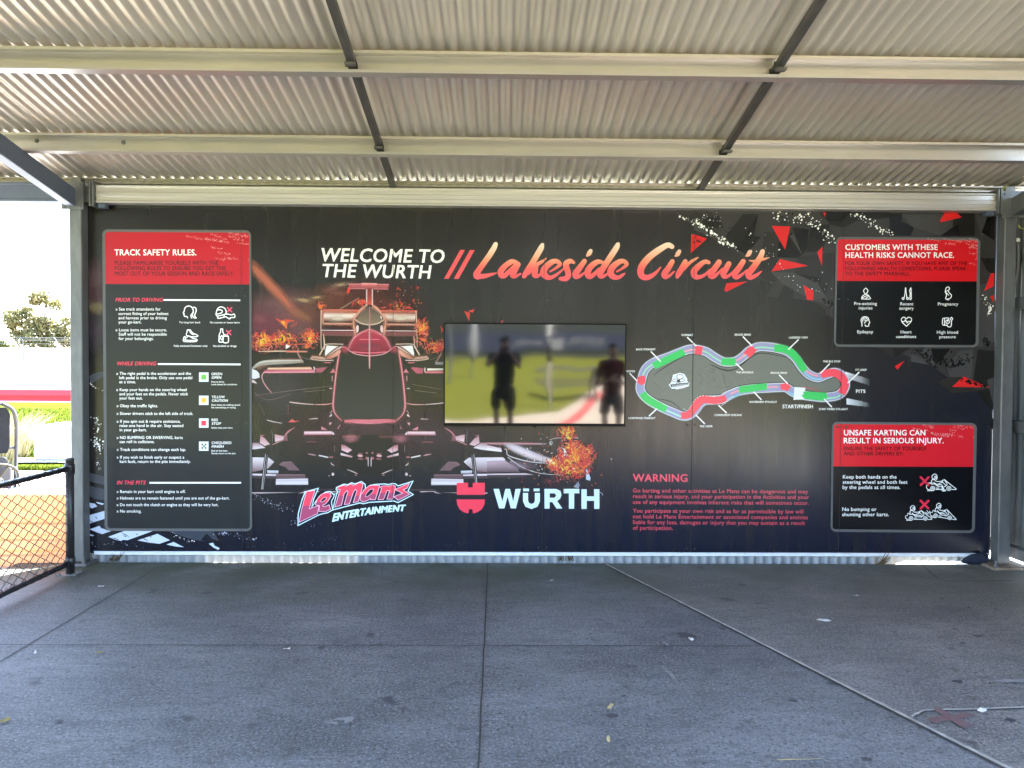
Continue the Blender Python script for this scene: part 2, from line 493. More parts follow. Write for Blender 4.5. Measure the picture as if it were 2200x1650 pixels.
D1, D2, D3 = (4.08, 0.03), (5.09, -2.69), (5.93, -4.95)         # the diagonal pour joint
DE = (D3[0]+(D3[0]-D2[0])*1.62, D3[1]+(D3[1]-D2[1])*1.62)
sheet('floor', [(-0.55, -0.02), (-0.55, -8.6), (DE[0], -8.6), D3, D2, (4.098, -0.02)], 0.0, M['concrete'], 0.12)
sheet('floor_apron', [(4.098, -0.02), D2, D3, (DE[0], -8.6), (7.62, -8.6), (7.62, -0.02)], 0.0, M['concrete2'], 0.12)
sheet('ground', [(-900, -700), (900, -700), (900, 900), (-900, 900)], -0.10, M['dirt'])
sheet('yard_pavement', [(-6, 5.4), (-6, -9.5), (-0.56, -9.5), (-0.56, 0.06), (-0.05, 0.06), (4.0, 0.06), (7.63, 0.06), (7.63, -9.5), (16, -9.5), (16, 5.4)], -0.03, M['track'])
sheet('lawn', [(-60, 5.4), (40, 5.4), (40, 27), (-60, 27)], -0.05, M['lawn_near'])
sheet('footpath', [(-20, 5.6), (-3.2, 6.4), (12, 7.2), (12, 8.2), (-3.2, 7.0), (-20, 6.2)], -0.02, M['track'])
sheet('race_track', [(-120, 28), (80, 28), (80, 66), (-120, 66)], -0.06, M['track'])
mb = MB(); mb.add([(-220,66,-0.08),(120,66,-0.08),(120,90,1.7),(-220,90,1.7),(120,240,2.2),(-220,240,2.2)], [(0,1,2,3),(3,2,4,5)])
o = mb.build('embankment', M['dirt']); o['kind'] = 'structure'
# behind the photographer: lawn, sandy path with its red line
sheet('back_lawn', [(-60, -9.7), (-60, -60), (60, -60), (60, -9.7)], -0.05, M['lawn'])
sheet('sandy_path', [(-8, -8.62), (-8, -9.6), (1.8, -10.0), (3.0, -10.4), (4.55, -12.0), (5.2, -14.6), (5.8, -17.6), (7.4, -24), (11, -24), (10, -17), (9.6, -12), (9.4, -8.62)], -0.04, M['path'])
rl = [(4.02, -8.0), (4.29, -8.75), (4.75, -10.3), (5.1, -12.1), (5.55, -14.4), (6.2, -17.5), (7.3, -21)]
mb = MB()
for i, (x, y) in enumerate(rl):
    yy = max(y, -30); mb.v += [Vector((x-0.13, yy, -0.034)), Vector((x+0.13, yy, -0.034))]
mb.v[0].z = mb.v[1].z = -0.034; 
mb.v[0].y = mb.v[1].y = -8.64
mb.f = [[2*i, 2*i+1, 2*i+3, 2*i+2][::-1] for i in range(len(rl)-1)]
o = mb.build('path_marking', M['redline']); o['kind'] = 'structure'

def strip(name, pts, wd, z, mt):
    mb = MB(); L = len(pts)
    for i, p in enumerate(pts):
        a = Vector(pts[max(i-1, 0)]); b = Vector(pts[min(i+1, L-1)])
        t = (b-a); t = Vector((t[0], t[1])).normalized(); n = Vector((-t.y, t.x))*wd/2*(1+0.25*noise.noise((p[0]*7, p[1]*7, 0)))
        mb.v += [Vector((p[0]+n.x, p[1]+n.y, z)), Vector((p[0]-n.x, p[1]-n.y, z))]
    mb.f = [[2*i, 2*i+1, 2*i+3, 2*i+2] for i in range(L-1)]
    o = mb.build(name, mt)
    if o.data.polygons[0].normal.z < 0: o.data.flip_normals()
    o['kind'] = 'structure'; return o
def wob(a, b, n=40, amp=0.004):
    return [(a[0]+(b[0]-a[0])*i/n+amp*noise.noise((i*0.7, a[0], 3)), a[1]+(b[1]-a[1])*i/n+amp*noise.noise((i*0.7, a[1], 9))) for i in range(n+1)]
strip('floor_joint', wob((3.165, -0.02), (3.20, -8.55)), 0.008, 0.004, M['joint'])
strip('floor_joint', wob((0.61, -0.22), (0.645, -8.5)), 0.008, 0.004, M['joint'])
strip('floor_joint', wob((-0.5, -1.84), (4.74, -1.86), 60), 0.008, 0.008, M['joint'])
strip('floor_joint', wob((6.66, -0.02), (6.55, -0.48), 10)+wob((6.60, -0.53), (7.1, -0.5), 10), 0.010, 0.004, M['joint'])
# raised pale sealant along the diagonal joint and its branch
def cord(name, pts, wd, h):
    mb = MB(); L = len(pts)
    for i, p in enumerate(pts):
        a = pts[max(i-1, 0)]; b = pts[min(i+1, L-1)]
        t = Vector((b[0]-a[0], b[1]-a[1])).normalized(); n = Vector((-t.y, t.x))
        k = max(0.25, 1+0.75*noise.noise((i*0.83, 2, 5)))
        for q, z in ((-1, 0.0), (-0.55, 0.8), (0, 1.0), (0.55, 0.8), (1, 0.0)):
            mb.v.append(Vector((p[0]+n.x*wd*q*k/2, p[1]+n.y*wd*q*k/2, 0.0005+h*z*k)))
    for i in range(L-1):
        for k in range(4): mb.f.append([5*i+k, 5*i+k+1, 5*i+k+6, 5*i+k+5])
    o = mb.build(name, M['sealant'], smooth=True)
    if o.data.polygons[0].normal.z < 0: o.data.flip_normals()
    o['kind'] = 'structure'
strip('floor_joint', wob((4.085, -0.03), (5.075, -2.70), 50)+wob((5.075, -2.70), (DE[0]-0.015, -8.5), 80)[1:], 0.016, 0.004, M['joint'])  # dark strips offset beside the sealant here and below as its painted shadow
cord('floor_joint_sealant', wob((4.105, -0.03), (5.10, -2.69), 60)+wob((5.10, -2.69), (DE[0]+0.01, -8.5), 80)[1:], 0.020, 0.0045)
cord('floor_joint_sealant', wob((5.13, -2.72), (5.22, -2.655), 6, .002)+wob((5.22, -2.655), (7.5, -2.52), 40)[1:], 0.012, 0.003)
strip('floor_joint', wob((5.14, -2.735), (5.22, -2.675), 6, .002)+wob((5.22, -2.675), (7.5, -2.54), 40)[1:], 0.008, 0.004, M['joint'])

# small marks on the concrete: gum spots, scuffs, a faded red cross
def blob(x, y, rx, ry, z, mt, name, seed=0, n=14, wobb=0.3, rot=0):
    random.seed(seed); mb = MB(); P = []
    for k in range(n):
        a = 2*math.pi*k/n; q = 1+random.uniform(-wobb, wobb)
        u, v = rx*q*math.cos(a), ry*q*math.sin(a)
        P.append((x+u*math.cos(rot)-v*math.sin(rot), y+u*math.sin(rot)+v*math.cos(rot), z))
    mb.add(P, [tuple(range(n))]); o = mb.build(name, mt); o['kind'] = 'structure'; return o
M['gum'] = mat('trodden_gum', (0.045,0.048,0.056), (0.065,0.067,0.075), 0.7)
M['scuff'] = mat('pale_scuff', (0.25,0.255,0.27), (0.17,0.175,0.185), 0.7, 0, 0.3, 60)
M['oil'] = mat('grey_stain', (0.10,0.095,0.10), (0.14,0.135,0.14), 0.65, 0, 0.3, 40)
for i, (px, py, s) in enumerate([(1314,1539,.020),(2058,1466,.022),(2102,1368,.018),(2170,1548,.018),(1705,1507,.016),(1340,1497,.010),(1552,1352,.015),(2053,1353,.015),(2068,1383,.013),(1862,1633,.018),(127,1551,.014),(60,1417,.009),(480,1435,.008),(661,1485,.007),(2082,1307,.014),(288,1435,.01)]):
    p = onfloor(px, py); blob(p.x, p.y, s*1.25, s, 0.0045, M['gum'], 'floor_spot', i)
p = onfloor(2045, 1543)
mb = MB(); R = rad(12)
for (a, b, c, d) in ((-0.125,-0.030,0.125,0.030), (-0.034,-0.11,0.034,0.10)):
    n = len(mb.v); zz = 0.0045+0.001*(n > 0)
    for x, y in ((a, b), (c, b+0.02), (c-0.015, d), (a+0.01, d-0.015)):
        mb.v.append(Vector((p.x+x*math.cos(R)-y*math.sin(R), p.y+x*math.sin(R)+y*math.cos(R), zz)))
    mb.f.append([n, n+1, n+2, n+3])
o = mb.build('floor_mark', M['reddab']); o['kind'] = 'structure'
p = onfloor(2037, 1308); blob(p.x, p.y, 0.10, 0.07, 0.0045, M['oil'], 'floor_stain', 77, 18, 0.45)
p = onfloor(1490, 1352); 
for i, (px, py, rx, ry, ro) in enumerate([(735,1546,.055,.012,.2),(748,1550,.03,.02,1.2),(715,1555,.03,.012,-.3),(1592,1345,.05,.012,-.6),(1430,1385,.008,.05,.3),(2170,1465,.12,.022,0),(1440,1450,.01,.09,.2),(775,1427,.07,.004,0)]):
    p = onfloor(px, py); blob(p.x, p.y, rx, ry, 0.004+0.0004*i, M['scuff'], 'floor_scuff', 100+i, 20, 0.55, ro)

# ================================================================ shelter steelwork
ZR0, SLOPE = 3.045, 0.181                       # underside of the roof troughs at the wall, rise towards the camera
def zroof(y): return ZR0-SLOPE*y
XL, XR = -7.6, 7.68
YF, YB = -7.05, 0.50
PITCHC, DEP = 0.0762, 0.021

# corrugated roof: one sheeted surface with a proper wave and sheet laps
rootR = None
mb = MB(); ns = 10
cols = int((XR-XL)/PITCHC*ns)
rows = [YB, -0.35, -1.2, -2.2, -3.2, -4.4, -5.8, YF]
for y in rows:
    for i in range(cols+1):
        x = XL+i*PITCHC/ns
        h = DEP*0.5*(1-math.cos(2*math.pi*x/PITCHC))
        lapz = 0.004 if (x/0.762) % 1 < 0.10 else 0.0
        mb.v.append(Vector((x, y, zroof(y)+h-lapz*0.5)))
w_ = cols+1
for j in range(len(rows)-1):
    for i in range(cols):
        mb.f.append([j*w_+i, j*w_+i+1, (j+1)*w_+i+1, (j+1)*w_+i])
roof = mb.build('corrugated_roof', M['roof'], smooth=True, solid=0.0012)
tag(roof, 'dusty corrugated metal roof sheeting seen from below over the shelter', 'roof')

# purlins: lipped channels, open side towards the camera
def bolt(mb, c, axis, r=0.011, h=0.009):
    c = Vector(c); axis = Vector(axis); u = axis.orthogonal().normalized(); v = axis.cross(u)
    mb.prism([(r*1.5*math.cos(k*math.pi/6), r*1.5*math.sin(k*math.pi/6)) for k in range(12)], c, c+axis*0.002, u, v)
    mb.prism([(r*math.cos(k*math.pi/3), r*math.sin(k*math.pi/3)) for k in range(6)], c+axis*0.002, c+axis*h, u, v)
PG = 'steel purlins carrying the roof sheeting'
def cprofile(h, fl, lip, t=0.004):
    # local (a towards the camera, b up), web at a=0
    return [(0,0),(fl,0),(fl,lip),(fl-t,lip),(fl-t,t),(t,t),(t,h-t),(fl-t,h-t),(fl-t,h-lip),(fl,h-lip),(fl,h),(0,h)]
purl = [(-0.70, 'purlin nearest the printed wall, stamped with faint numbers at its left end'),
        (-1.705, 'upper purlin crossing the whole top of the picture')]
for k, (yw, lab) in enumerate(purl+[(-1.705-1.0*i, None) for i in range(1, 6)]):
    zt = zroof(yw)-0.003; h = 0.130
    t = thing('purlin', (3.6, yw, zt-h), lab or 'hidden roof purlin above and behind the photographer', 'purlin', PG)
    mb = MB(); mb.prism(cprofile(h, 0.078, 0.017), (-7.5, yw, zt-h), (-0.145+0.30*k*(k < 2), yw, zt-h), (0,-1,0), (0,0,1))
    mb.build('channel', M['galv_dull'], t)
    mb = MB(); mb.prism(cprofile(h-0.006, 0.075, 0.017), (-0.30, yw-0.0045, zt-h+0.003), (7.42, yw-0.0045, zt-h+0.003), (0,-1,0), (0,0,1))
    mb.build('channel', M['galv_dull'], t)
    if k < 2:
        for (bx, bz) in ([(0.02, 0.09), (0.62, 0.085)] if k == 0 else [(0.12, 0.085)]):
            b = MB(); bolt(b, (bx, yw-0.009, zt-h+bz), (0,-1,0)); b.build('bolt', M['galv'], t)
    if k == 0: stamp_parent = t
# eave purlin on top of the wall beam
t = thing('purlin', (3.6, 0.02, 2.985), 'slim eave purlin squeezed between the wall beam and the roof sheets', 'purlin', PG)
mb = MB(); mb.prism(cprofile(0.045, 0.06, 0.010, 0.003), (-7.5, 0.045, zroof(0.045)-0.038), (7.45, 0.045, zroof(0.045)-0.038), (0,-1,0), (0,0,1))
mb.build('channel', M['galv_dull'], t)

# dark bridging bars between the purlins
BG = 'dark bridging bars between the purlins'
def bridging(x, y0, y1, lab):
    t = thing('bridging_bar', (x, (y0+y1)/2, zroof((y0+y1)/2)-0.1), lab, 'bar', BG)
    mb = MB(); hw = 0.022
    p0 = Vector((x, y0, zroof(y0)-0.098)); p1 = Vector((x, y1, zroof(y1)-0.098))
    prof = [(-hw,0),(hw,0),(hw,0.036),(hw-0.003,0.036),(hw-0.003,0.003),(-hw+0.003,0.003),(-hw+0.003,0.036),(-hw,0.036)]
    mb.prism(prof, p0, p1, (1,0,0), (0,0,1)); mb.build('channel', M['bridging'], t)
    for y, s in ((y0, -1), (y1, 1)):
        if y < -5: continue
        b = MB(); z = zroof(y)
        b.box((x-0.03, y-0.002 if s > 0 else y-0.045, z-0.118), (x+0.03, y+0.045 if s > 0 else y+0.002, z-0.106))
        b.box((x-0.03, y-0.004 if s < 0 else y-0.002, z-0.106), (x-0.024, y+0.002 if s < 0 else y+0.004, z-0.06))
        b.build('bracket', M['bridging'], t)
        b = MB(); bolt(b, (x-0.022, y-0.03*s, z-0.08), (-1,0,0), 0.006, 0.006); b.build('bolt', M['galv'], t)
for x, side in ((2.41, 'left'), (4.82, 'right')):
    bridging(x, -0.79, -0.03, side+' dark bridging bar between the eave and the first purlin')
    bridging(x, -1.79, -0.712, side+' dark bridging bar between the first and second purlin')
    bridging(x, -2.79, -1.717, side+' dark bridging bar running up out of the top of the picture')

# main beam over the printed wall
t = thing('wall_beam', (3.65, -0.06, 2.83), 'long galvanised beam running along the top of the printed wall', 'beam')
mb = MB()
prof = [(0,0.0),(0.0,0.012),(0.006,0.018),(0.006,0.045),(0.002,0.050),(0.002,0.080),(0.006,0.086),(0.006,0.118),(0,0.124),(0,0.136),(0.098,0.136),(0.098,0)]
mb.prism([(a, b) for a, b in prof], (0.105, -0.100, 2.832), (7.175, -0.100, 2.832), (0,1,0), (0,0,1))
mb.build('beam_section', M['galv_beam'], t, bevel=0.003)
mb = MB(); mb.box((-0.012, -0.082, 2.836), (0.068, -0.02, 2.960)); mb.build('stub', M['galv'], t, bevel=0.003)
mb = MB(); mb.box((7.205, -0.082, 2.836), (7.242, -0.02, 2.960)); mb.build('stub', M['galv'], t, bevel=0.003)
for x in (0.068, 0.090, 7.165, 7.187):
    mb = MB(); mb.box((x, -0.128, 2.800), (x+0.012, 0.005, 3.000)); mb.build('end_plate', M['galv'], t, bevel=0.002)
for x in (0.115, 7.10):
    mb = MB(); mb.box((x, -0.09, 2.795), (x+0.06, -0.03, 2.831)); mb.build('packing_block', M['bluebeam'], t, bevel=0.003)
# beam of the next bay on the left, with its stencilled size upside down
t = thing('wall_beam', (-3.7, -0.06, 2.845), 'stencilled beam of the open bay left of the steel post', 'beam')
mb = MB()
mb.prism([(0,0),(0,0.018),(0.004,0.022),(0.004,0.128),(0,0.132),(0,0.15),(0.075,0.15),(0.075,0)], (-7.3, -0.07, 2.842), (-0.10, -0.07, 2.842), (0,1,0), (0,0,1))
mb.build('beam_section', M['bluebeam'], t, bevel=0.002)
nextbeam = t

# posts
def post(x0, x1, lab, rusty, plate):
    t = thing('steel_post', ((x0+x1)/2, -0.05, 0), lab, 'post', 'square steel posts')
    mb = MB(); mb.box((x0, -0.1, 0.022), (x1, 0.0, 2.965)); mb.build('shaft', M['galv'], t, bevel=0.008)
    mb = MB(); mb.box(plate[0], plate[1]); b = mb.build('base_plate', M['rust'] if rusty else M['galv'], t, bevel=0.003)
    for x in (plate[0][0]+0.035, plate[1][0]-0.035):
        for y in (plate[0][1]+0.035, plate[1][1]-0.035):
            mb = MB(); bolt(mb, (x, y, plate[1][2]), (0,0,1), 0.013, 0.016)
            mb.lathe((x, y, plate[1][2]+0.014), [(0.007,0),(0.007,0.03),(0.005,0.033)], 8); mb.build('anchor_bolt', M['galv'], t)
    mb = MB(); mb.box((x0+0.01, -0.085, 2.965), (x1-0.01, -0.02, 3.03)); mb.build('cap', M['galv'], t, bevel=0.003)
    return t
post(-0.10, -0.0045, 'left square galvanised post beside the black mesh fence', False, ((-0.16,-0.16,0.001),(0.045,0.02,0.02)))
post(7.240, 7.337, 'right square galvanised post standing on a rusty base plate', True, ((7.135,-0.215,0.001),(7.445,0.06,0.022)))

# rafters running from the posts up towards the camera
def rafter(x0, x1, px0, px1, lab, mt):
    t = thing('rafter', ((x0+x1)/2, -0.12, 2.80), lab, 'rafter', 'rafters on the posts')
    mb = MB(); h = 0.140
    y0, y1 = -0.118, -7.0
    za, zb = 2.795, 2.795-SLOPE*(y1-y0)
    prof = [(x0, 0), (x1, 0), (x1, h), (x0, h)]
    mb.prism(prof, (0, y0, za), (0, y1, zb), (1,0,0), (0,0,1)); mb.build('rafter_section', mt, t, bevel=0.006)
    mb = MB(); mb.box((px0, -0.1175, 2.775), (px1, -0.1015, 2.985)); mb.build('end_plate', M['galv'], t, bevel=0.002)
    for x in (px0+0.022, px1-0.022):
        for z in (2.797, 2.963):
            mb = MB(); bolt(mb, (x, -0.1175, z), (0,-1,0), 0.009, 0.009); mb.build('bolt', M['galv'], t)
rafter(-0.115, -0.040, -0.150, 0.020, 'blue-grey rafter above the left post, bright along its lower edge', M['bluebeam'])
rafter(7.285, 7.360, 7.205, 7.395, 'galvanised rafter above the right post', M['galv'])
# front posts of the shelter, behind the photographer
for x, side in ((-0.05, 'left'), (7.29, 'right')):
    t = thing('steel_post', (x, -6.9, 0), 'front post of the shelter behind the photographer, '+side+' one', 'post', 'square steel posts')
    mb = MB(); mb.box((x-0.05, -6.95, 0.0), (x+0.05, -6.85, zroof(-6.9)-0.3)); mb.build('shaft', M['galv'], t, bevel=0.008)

# corrugated cladding behind the print: shows as a strip under it
def corrugated_wall(name, p0, dirv, nrm, L, z0, z1, mt, ragged=None):
    mb = MB(); ns = 8; n = int(L/PITCHC*ns)
    p0, dirv, nrm = Vector(p0), Vector(dirv), Vector(nrm)
    for i in range(n+1):
        s = i*PITCHC/ns; h = 0.008*math.tanh(2.2*math.cos(2*math.pi*s/PITCHC))/math.tanh(2.2)
        p = p0+dirv*s+nrm*h
        zz = z0(s) if callable(z0) else z0
        mb.v += [Vector((p.x, p.y, zz)), Vector((p.x, p.y, z1))]
    mb.f = [[2*i, 2*i+2, 2*i+3, 2*i+1] for i in range(n)]
    return mb.build(name, mt, smooth=True, solid=0.0012)
def z0(s): return -0.12+(0.1035+0.004*math.cos(2*math.pi*s/PITCHC) if 1.0 < s < 2.2 else 0)+max(0, min(0.126, (s-6.33)*0.40))+0.004*noise.noise((s*3, 0, 0))
o = corrugated_wall('cladding_wall', (-0.095, 0.041, 0), (1,0,0), (0,-1,0), 7.355, z0, zroof(0.05)-0.012, M['clad'])
tag(o, 'pale corrugated cladding showing as a low strip beneath the printed wall', 'wall')
t = thing('side_wall', (7.5, -3.4, 0), 'corrugated side wall with horizontal girts at the far right edge', 'wall')
e_ = corrugated_wall('cladding', (7.20, 0.345, 0), (1,0,0), (0,-1,0), 0.30, 0.02, 3.0, M['clad2']); e_.parent = t; e_.location = -Vector(t.location)  # added return piece, closes off the bright light behind the post
mb = MB(); mb.box((7.246, 0.048, 0.0), (7.262, 0.36, 2.99)); mb.build('light_baffle', M['clad2'], t)  # added strip hidden behind the post, blocks light bounced off the cladding
o = corrugated_wall('cladding', (7.485, 0.34, 0), (0,-1,0), (-1,0,0), 4.4, 0.075, 3.0, M['clad2']); 
o.parent = t; o.location = -Vector(t.location)
for z in (0.10, 1.12, 2.11):
    mb = MB(); mb.prism([(0,0),(0.075,0),(0.075,0.012),(0.072,0.012),(0.072,0.003),(0.003,0.003),(0.003,0.087),(0.072,0.087),(0.072,0.078),(0.075,0.078),(0.075,0.09),(0,0.09)][::-1],
             (7.395, 0.33, z-0.045), (7.395, -4.05, z-0.045), (1,0,0), (0,0,1)); mb.build('girt', M['galv'], t)
# loose cable and round sensor in the right corner
t = thing('cable', (7.40, -0.05, 2.72), 'thin yellow green cable curling out beside the right post top', 'cable')
mb = MB(); mb.tube(catmull([(7.225,-0.06,2.97),(7.24,-0.09,3.02),(7.27,-0.07,3.035),(7.30,-0.02,3.03)], 6), 0.0035, 6)
M['ygreen'] = mat('yellow_green_insulation', (0.45,0.45,0.06), (0.35,0.38,0.05), 0.5)
mb.build('cable_sheath', M['ygreen'], t, smooth=True); mb = MB()
mb.tube(catmull([(7.35,-0.10,2.72),(7.37,-0.09,2.70),(7.42,-0.06,2.695),(7.45,-0.05,2.66)], 6), 0.004, 6)
M['ygreen'] = mat('yellow_green_insulation', (0.45,0.45,0.06), (0.35,0.38,0.05), 0.5)
mb.build('cable_sheath', M['ygreen'], t, smooth=True)
t = thing('conduit', (7.39, -0.04, 2.1), 'grey conduit hanging from a round white sensor beside the right post', 'conduit')
mb = MB(); mb.tube(catmull([(7.395,-0.02,2.62),(7.405,-0.02,2.5),(7.40,-0.02,2.35),(7.375,-0.01,2.24),(7.35,0.0,2.20)], 6), 0.014, 8); mb.build('pipe', M['galv'], t, smooth=True)
mb = MB(); mb.lathe((7.395,-0.02,2.615), [(0.004,-0.02),(0.018,-0.012),(0.022,0.0),(0.018,0.012),(0.004,0.02)], 14); mb.build('sensor', M['white'], t, smooth=True)

# dark cloth bundle and dead twigs along the wall foot
M['navycloth'] = mat('navy_cloth', (0.012,0.016,0.03), (0.02,0.026,0.045), 0.85, 0, 0.2, 20)
mb = MB(); random.seed(4)
for j in range(7):
    for i in range(14):
        a = i/14*2*math.pi; t_ = j/6
        r = 0.075*math.sin(math.pi*(0.08+0.86*t_))**0.6
        n_ = 1+0.55*noise.noise((i*0.8, j*0.9, 1))
        mb.v.append(Vector((7.10+0.14*(t_-0.5)*1.5+0.02*math.sin(a*2), -0.03+r*0.6*n_*math.cos(a), max(0.002, 0.03+0.03*t_+r*0.8*(.6+.5*t_)*n_*math.sin(a)))))
for j in range(6):
    for i in range(14):
        mb.f.append([j*14+i, j*14+(i+1) % 14, (j+1)*14+(i+1) % 14, (j+1)*14+i])
mb.f.append(list(range(14))[::-1]); mb.f.append([6*14+i for i in range(14)])
o = mb.build('cloth_bundle', M['navycloth'], smooth=True, sub=1)
tag(o, 'dark navy cloth bundle stuffed against the foot of the wall by the right post', 'cloth')
M['twig'] = mat('dead_twig', (0.13,0.095,0.06), (0.07,0.05,0.03), 0.9, 0, 0.2, 30)
def twigs(px, py, wd, n, lab, lean, seed):
    random.seed(seed); p = onfloor(px, py); mb = MB()
    for i in range(n):
        a = Vector((p.x+random.uniform(-wd, wd)*0.5, p.y+random.uniform(-0.01, 0.02), 0.006+random.random()*0.01))
        l = random.uniform(0.05, 0.11)
        b = a+Vector((lean*l+random.uniform(-0.03, 0.03), random.uniform(-0.02, 0.02), l*random.uniform(0.2, 1.0)))
        m = (a+b)/2+Vector((random.uniform(-.012, .012), random.uniform(-.012, .012), random.uniform(-.008, .008)))
        mb.tube([a, m, b], [0.003, 0.0022, 0.001], 5)
    o = mb.build('twig_clump', M['twig']); tag(o, lab, 'twigs', 'dead twigs along the wall foot')
twigs(243, 1208, 0.06, 26, 'dead twigs sticking up by the left post under the sign', 0.5, 1)
twigs(1220, 1207, 0.14, 24, 'flat clump of dead twigs under the middle of the wall', 0.1, 2)
twigs(1890, 1215, 0.05, 22, 'leaning dead twigs under the lower right sign', 0.6, 3)

# litter on the floor
M['paper'] = mat('white_paper', (0.72,0.72,0.72), (0.6,0.6,0.6), 0.8, 0, 0.2, 60)
M['straw'] = mat('dry_straw', (0.50,0.42,0.24), (0.38,0.31,0.16), 0.8, 0, 0.2, 50)
M['yleaf'] = mat('dry_leaf', (0.26,0.22,0.07), (0.18,0.14,0.05), 0.8, 0, 0.2, 50)
def scrap(px, py, l, wd, rot, lab, m='paper', grp='white paper scraps on the floor', nm='paper_scrap', cat='scrap', seed=0):
    p = onfloor(px, py); random.seed(seed); mb = MB(); n = 5
    for i in range(n):
        for s in (-1, 1):
            x = (i/(n-1)-0.5)*l; y = s*wd/2*(1-0.6*abs(i/(n-1)-0.5)*2*random.random())
            mb.v.append(Vector((p.x+x*math.cos(rot)-y*math.sin(rot), p.y+x*math.sin(rot)+y*math.cos(rot), 0.007+0.006*random.random())))
    mb.f = [[2*i, 2*i+1, 2*i+3, 2*i+2] for i in range(n-1)]
    o = mb.build(nm, M[m], solid=0.0008)
    if o.data.polygons[0].normal.z < 0: o.data.flip_normals()
    tag(o, lab, cat, grp)
scrap(1770, 1335, .085, .035, -.2, 'largest white paper scrap, lying right of the diagonal joint', seed=1)
scrap(1839, 1282, .04, .018, 0, 'small white scrap on the concrete below the lower right sign', seed=2)
scrap(1485, 1376, .022, .045, .1, 'white scrap beside the cross joint near the diagonal sealant', seed=3)
scrap(2110, 1529, .045, .03, .5, 'white scrap next to the faded red cross', seed=4)
scrap(616, 1397, .035, .012, .3, 'white scrap below the cross joint left of the centre joint', seed=5)
scrap(76, 1405, .012, .05, .5, 'white butt on the floor near the left edge', seed=6)
scrap(1186, 1249, .03, .02, 0, 'tiny white scrap below the shield logo', seed=7)
scrap(217, 1262, .04, .015, 0, 'white scrap beside the left floor joint near the fence', seed=8)
scrap(1312, 1521, .018, .065, -.5, 'short straw above a dark gum spot', 'straw', 'dry straws on the floor', 'straw', 'straw', 9)
scrap(1307, 1592, .014, .06, -.1, 'short upright straw below the dark gum spot', 'straw', 'dry straws on the floor', 'straw', 'straw', 10)
scrap(1719, 1636, .19, .008, .05, 'long thin straw at the bottom of the floor', 'straw', 'dry straws on the floor', 'straw', 'straw', 11)
scrap(213, 1405, .03, .02, .3, 'brownish leaf on the left part of the floor under the cross joint', 'yleaf', 'dry leaves on the floor', 'dry_leaf', 'leaf', 12)
scrap(10, 1551, .04, .035, .8, 'brown leaf at the left edge of the floor', 'yleaf', 'dry leaves on the floor', 'dry_leaf', 'leaf', 13)
scrap(673, 1251, .025, .025, .4, 'small yellow leaf below the car picture', 'yleaf', 'dry leaves on the floor', 'dry_leaf', 'leaf', 14)

# ================================================================ the printed wall
def muralmat():
    m, nt, b = newmat('printed_wall_vinyl')
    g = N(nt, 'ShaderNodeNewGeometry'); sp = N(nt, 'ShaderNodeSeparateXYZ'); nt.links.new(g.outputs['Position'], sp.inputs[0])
    # base colour goes from charcoal to navy towards the lower right corner
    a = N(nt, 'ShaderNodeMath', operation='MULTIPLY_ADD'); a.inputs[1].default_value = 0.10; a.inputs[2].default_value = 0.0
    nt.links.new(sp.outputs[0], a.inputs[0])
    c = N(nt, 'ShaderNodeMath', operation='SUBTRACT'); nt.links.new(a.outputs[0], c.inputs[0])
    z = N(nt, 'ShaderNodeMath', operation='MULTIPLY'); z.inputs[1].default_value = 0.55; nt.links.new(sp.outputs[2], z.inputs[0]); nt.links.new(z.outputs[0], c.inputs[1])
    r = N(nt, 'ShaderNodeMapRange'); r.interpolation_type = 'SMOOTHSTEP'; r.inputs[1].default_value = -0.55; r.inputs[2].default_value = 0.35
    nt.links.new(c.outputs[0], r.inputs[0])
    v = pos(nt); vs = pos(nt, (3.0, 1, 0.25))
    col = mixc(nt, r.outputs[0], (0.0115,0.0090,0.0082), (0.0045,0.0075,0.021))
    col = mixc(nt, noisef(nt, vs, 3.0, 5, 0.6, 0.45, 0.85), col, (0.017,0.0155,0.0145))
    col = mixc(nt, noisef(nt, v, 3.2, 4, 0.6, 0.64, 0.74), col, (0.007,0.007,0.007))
    nt.links.new(col, b.inputs['Base Color'])
    b.inputs['Specular IOR Level'].default_value = 0.42
    rr = N(nt, 'ShaderNodeMapRange'); rr.inputs[3].default_value = 0.20; rr.inputs[4].default_value = 0.25
    nt.links.new(noisef(nt, vs, 4, 4), rr.inputs[0]); nt.links.new(rr.outputs[0], b.inputs['Roughness'])
    bump(nt, b, noisef(nt, vs, 1.6, 2, 0.4, 0, 1), 0.05, 0.01)
    return m
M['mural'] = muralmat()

XM0, XM1, ZM0, ZM1 = -0.004, 7.222, 0.086, 2.838
mural = thing('mural_wall', (3.6, 0.0, ZM0), 'dark printed wall with a burning racing car, circuit map and big red script lettering', 'wall')
edges = [XM0, 1.2, 2.4, 3.6, 4.8, 6.0, XM1]
for i in range(6):
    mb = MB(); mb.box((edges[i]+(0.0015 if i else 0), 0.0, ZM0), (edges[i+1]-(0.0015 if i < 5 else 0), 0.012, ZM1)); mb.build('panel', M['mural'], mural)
mb = MB(); mb.box((XM0-0.03, 0.0125, ZM0-0.02), (7.245, 0.03, ZM1+0.08)); mb.build('backing', M['darkvoid'], mural)  # added dark sheet, widened to fill the gaps and stop light leaking beside the posts
mb = MB(); mb.prism([(0,0.0),(0.02,0.0),(0.02,0.003),(0.003,0.006),(0.003,0.026),(-0.006,0.030),(-0.006,0.028),(0,0.024)], (0.03, -0.012, 0.060), (7.215, -0.012, 0.060), (0,1,0), (0,0,1)); mb.build('bottom_trim', M['clad'], mural)

def C_(c): return lin(c)
WHITE = lin((248,248,242)); PINKW = lin((232,205,205)); CREAM = lin((222,186,164)); PINK = lin((230,160,164)); 

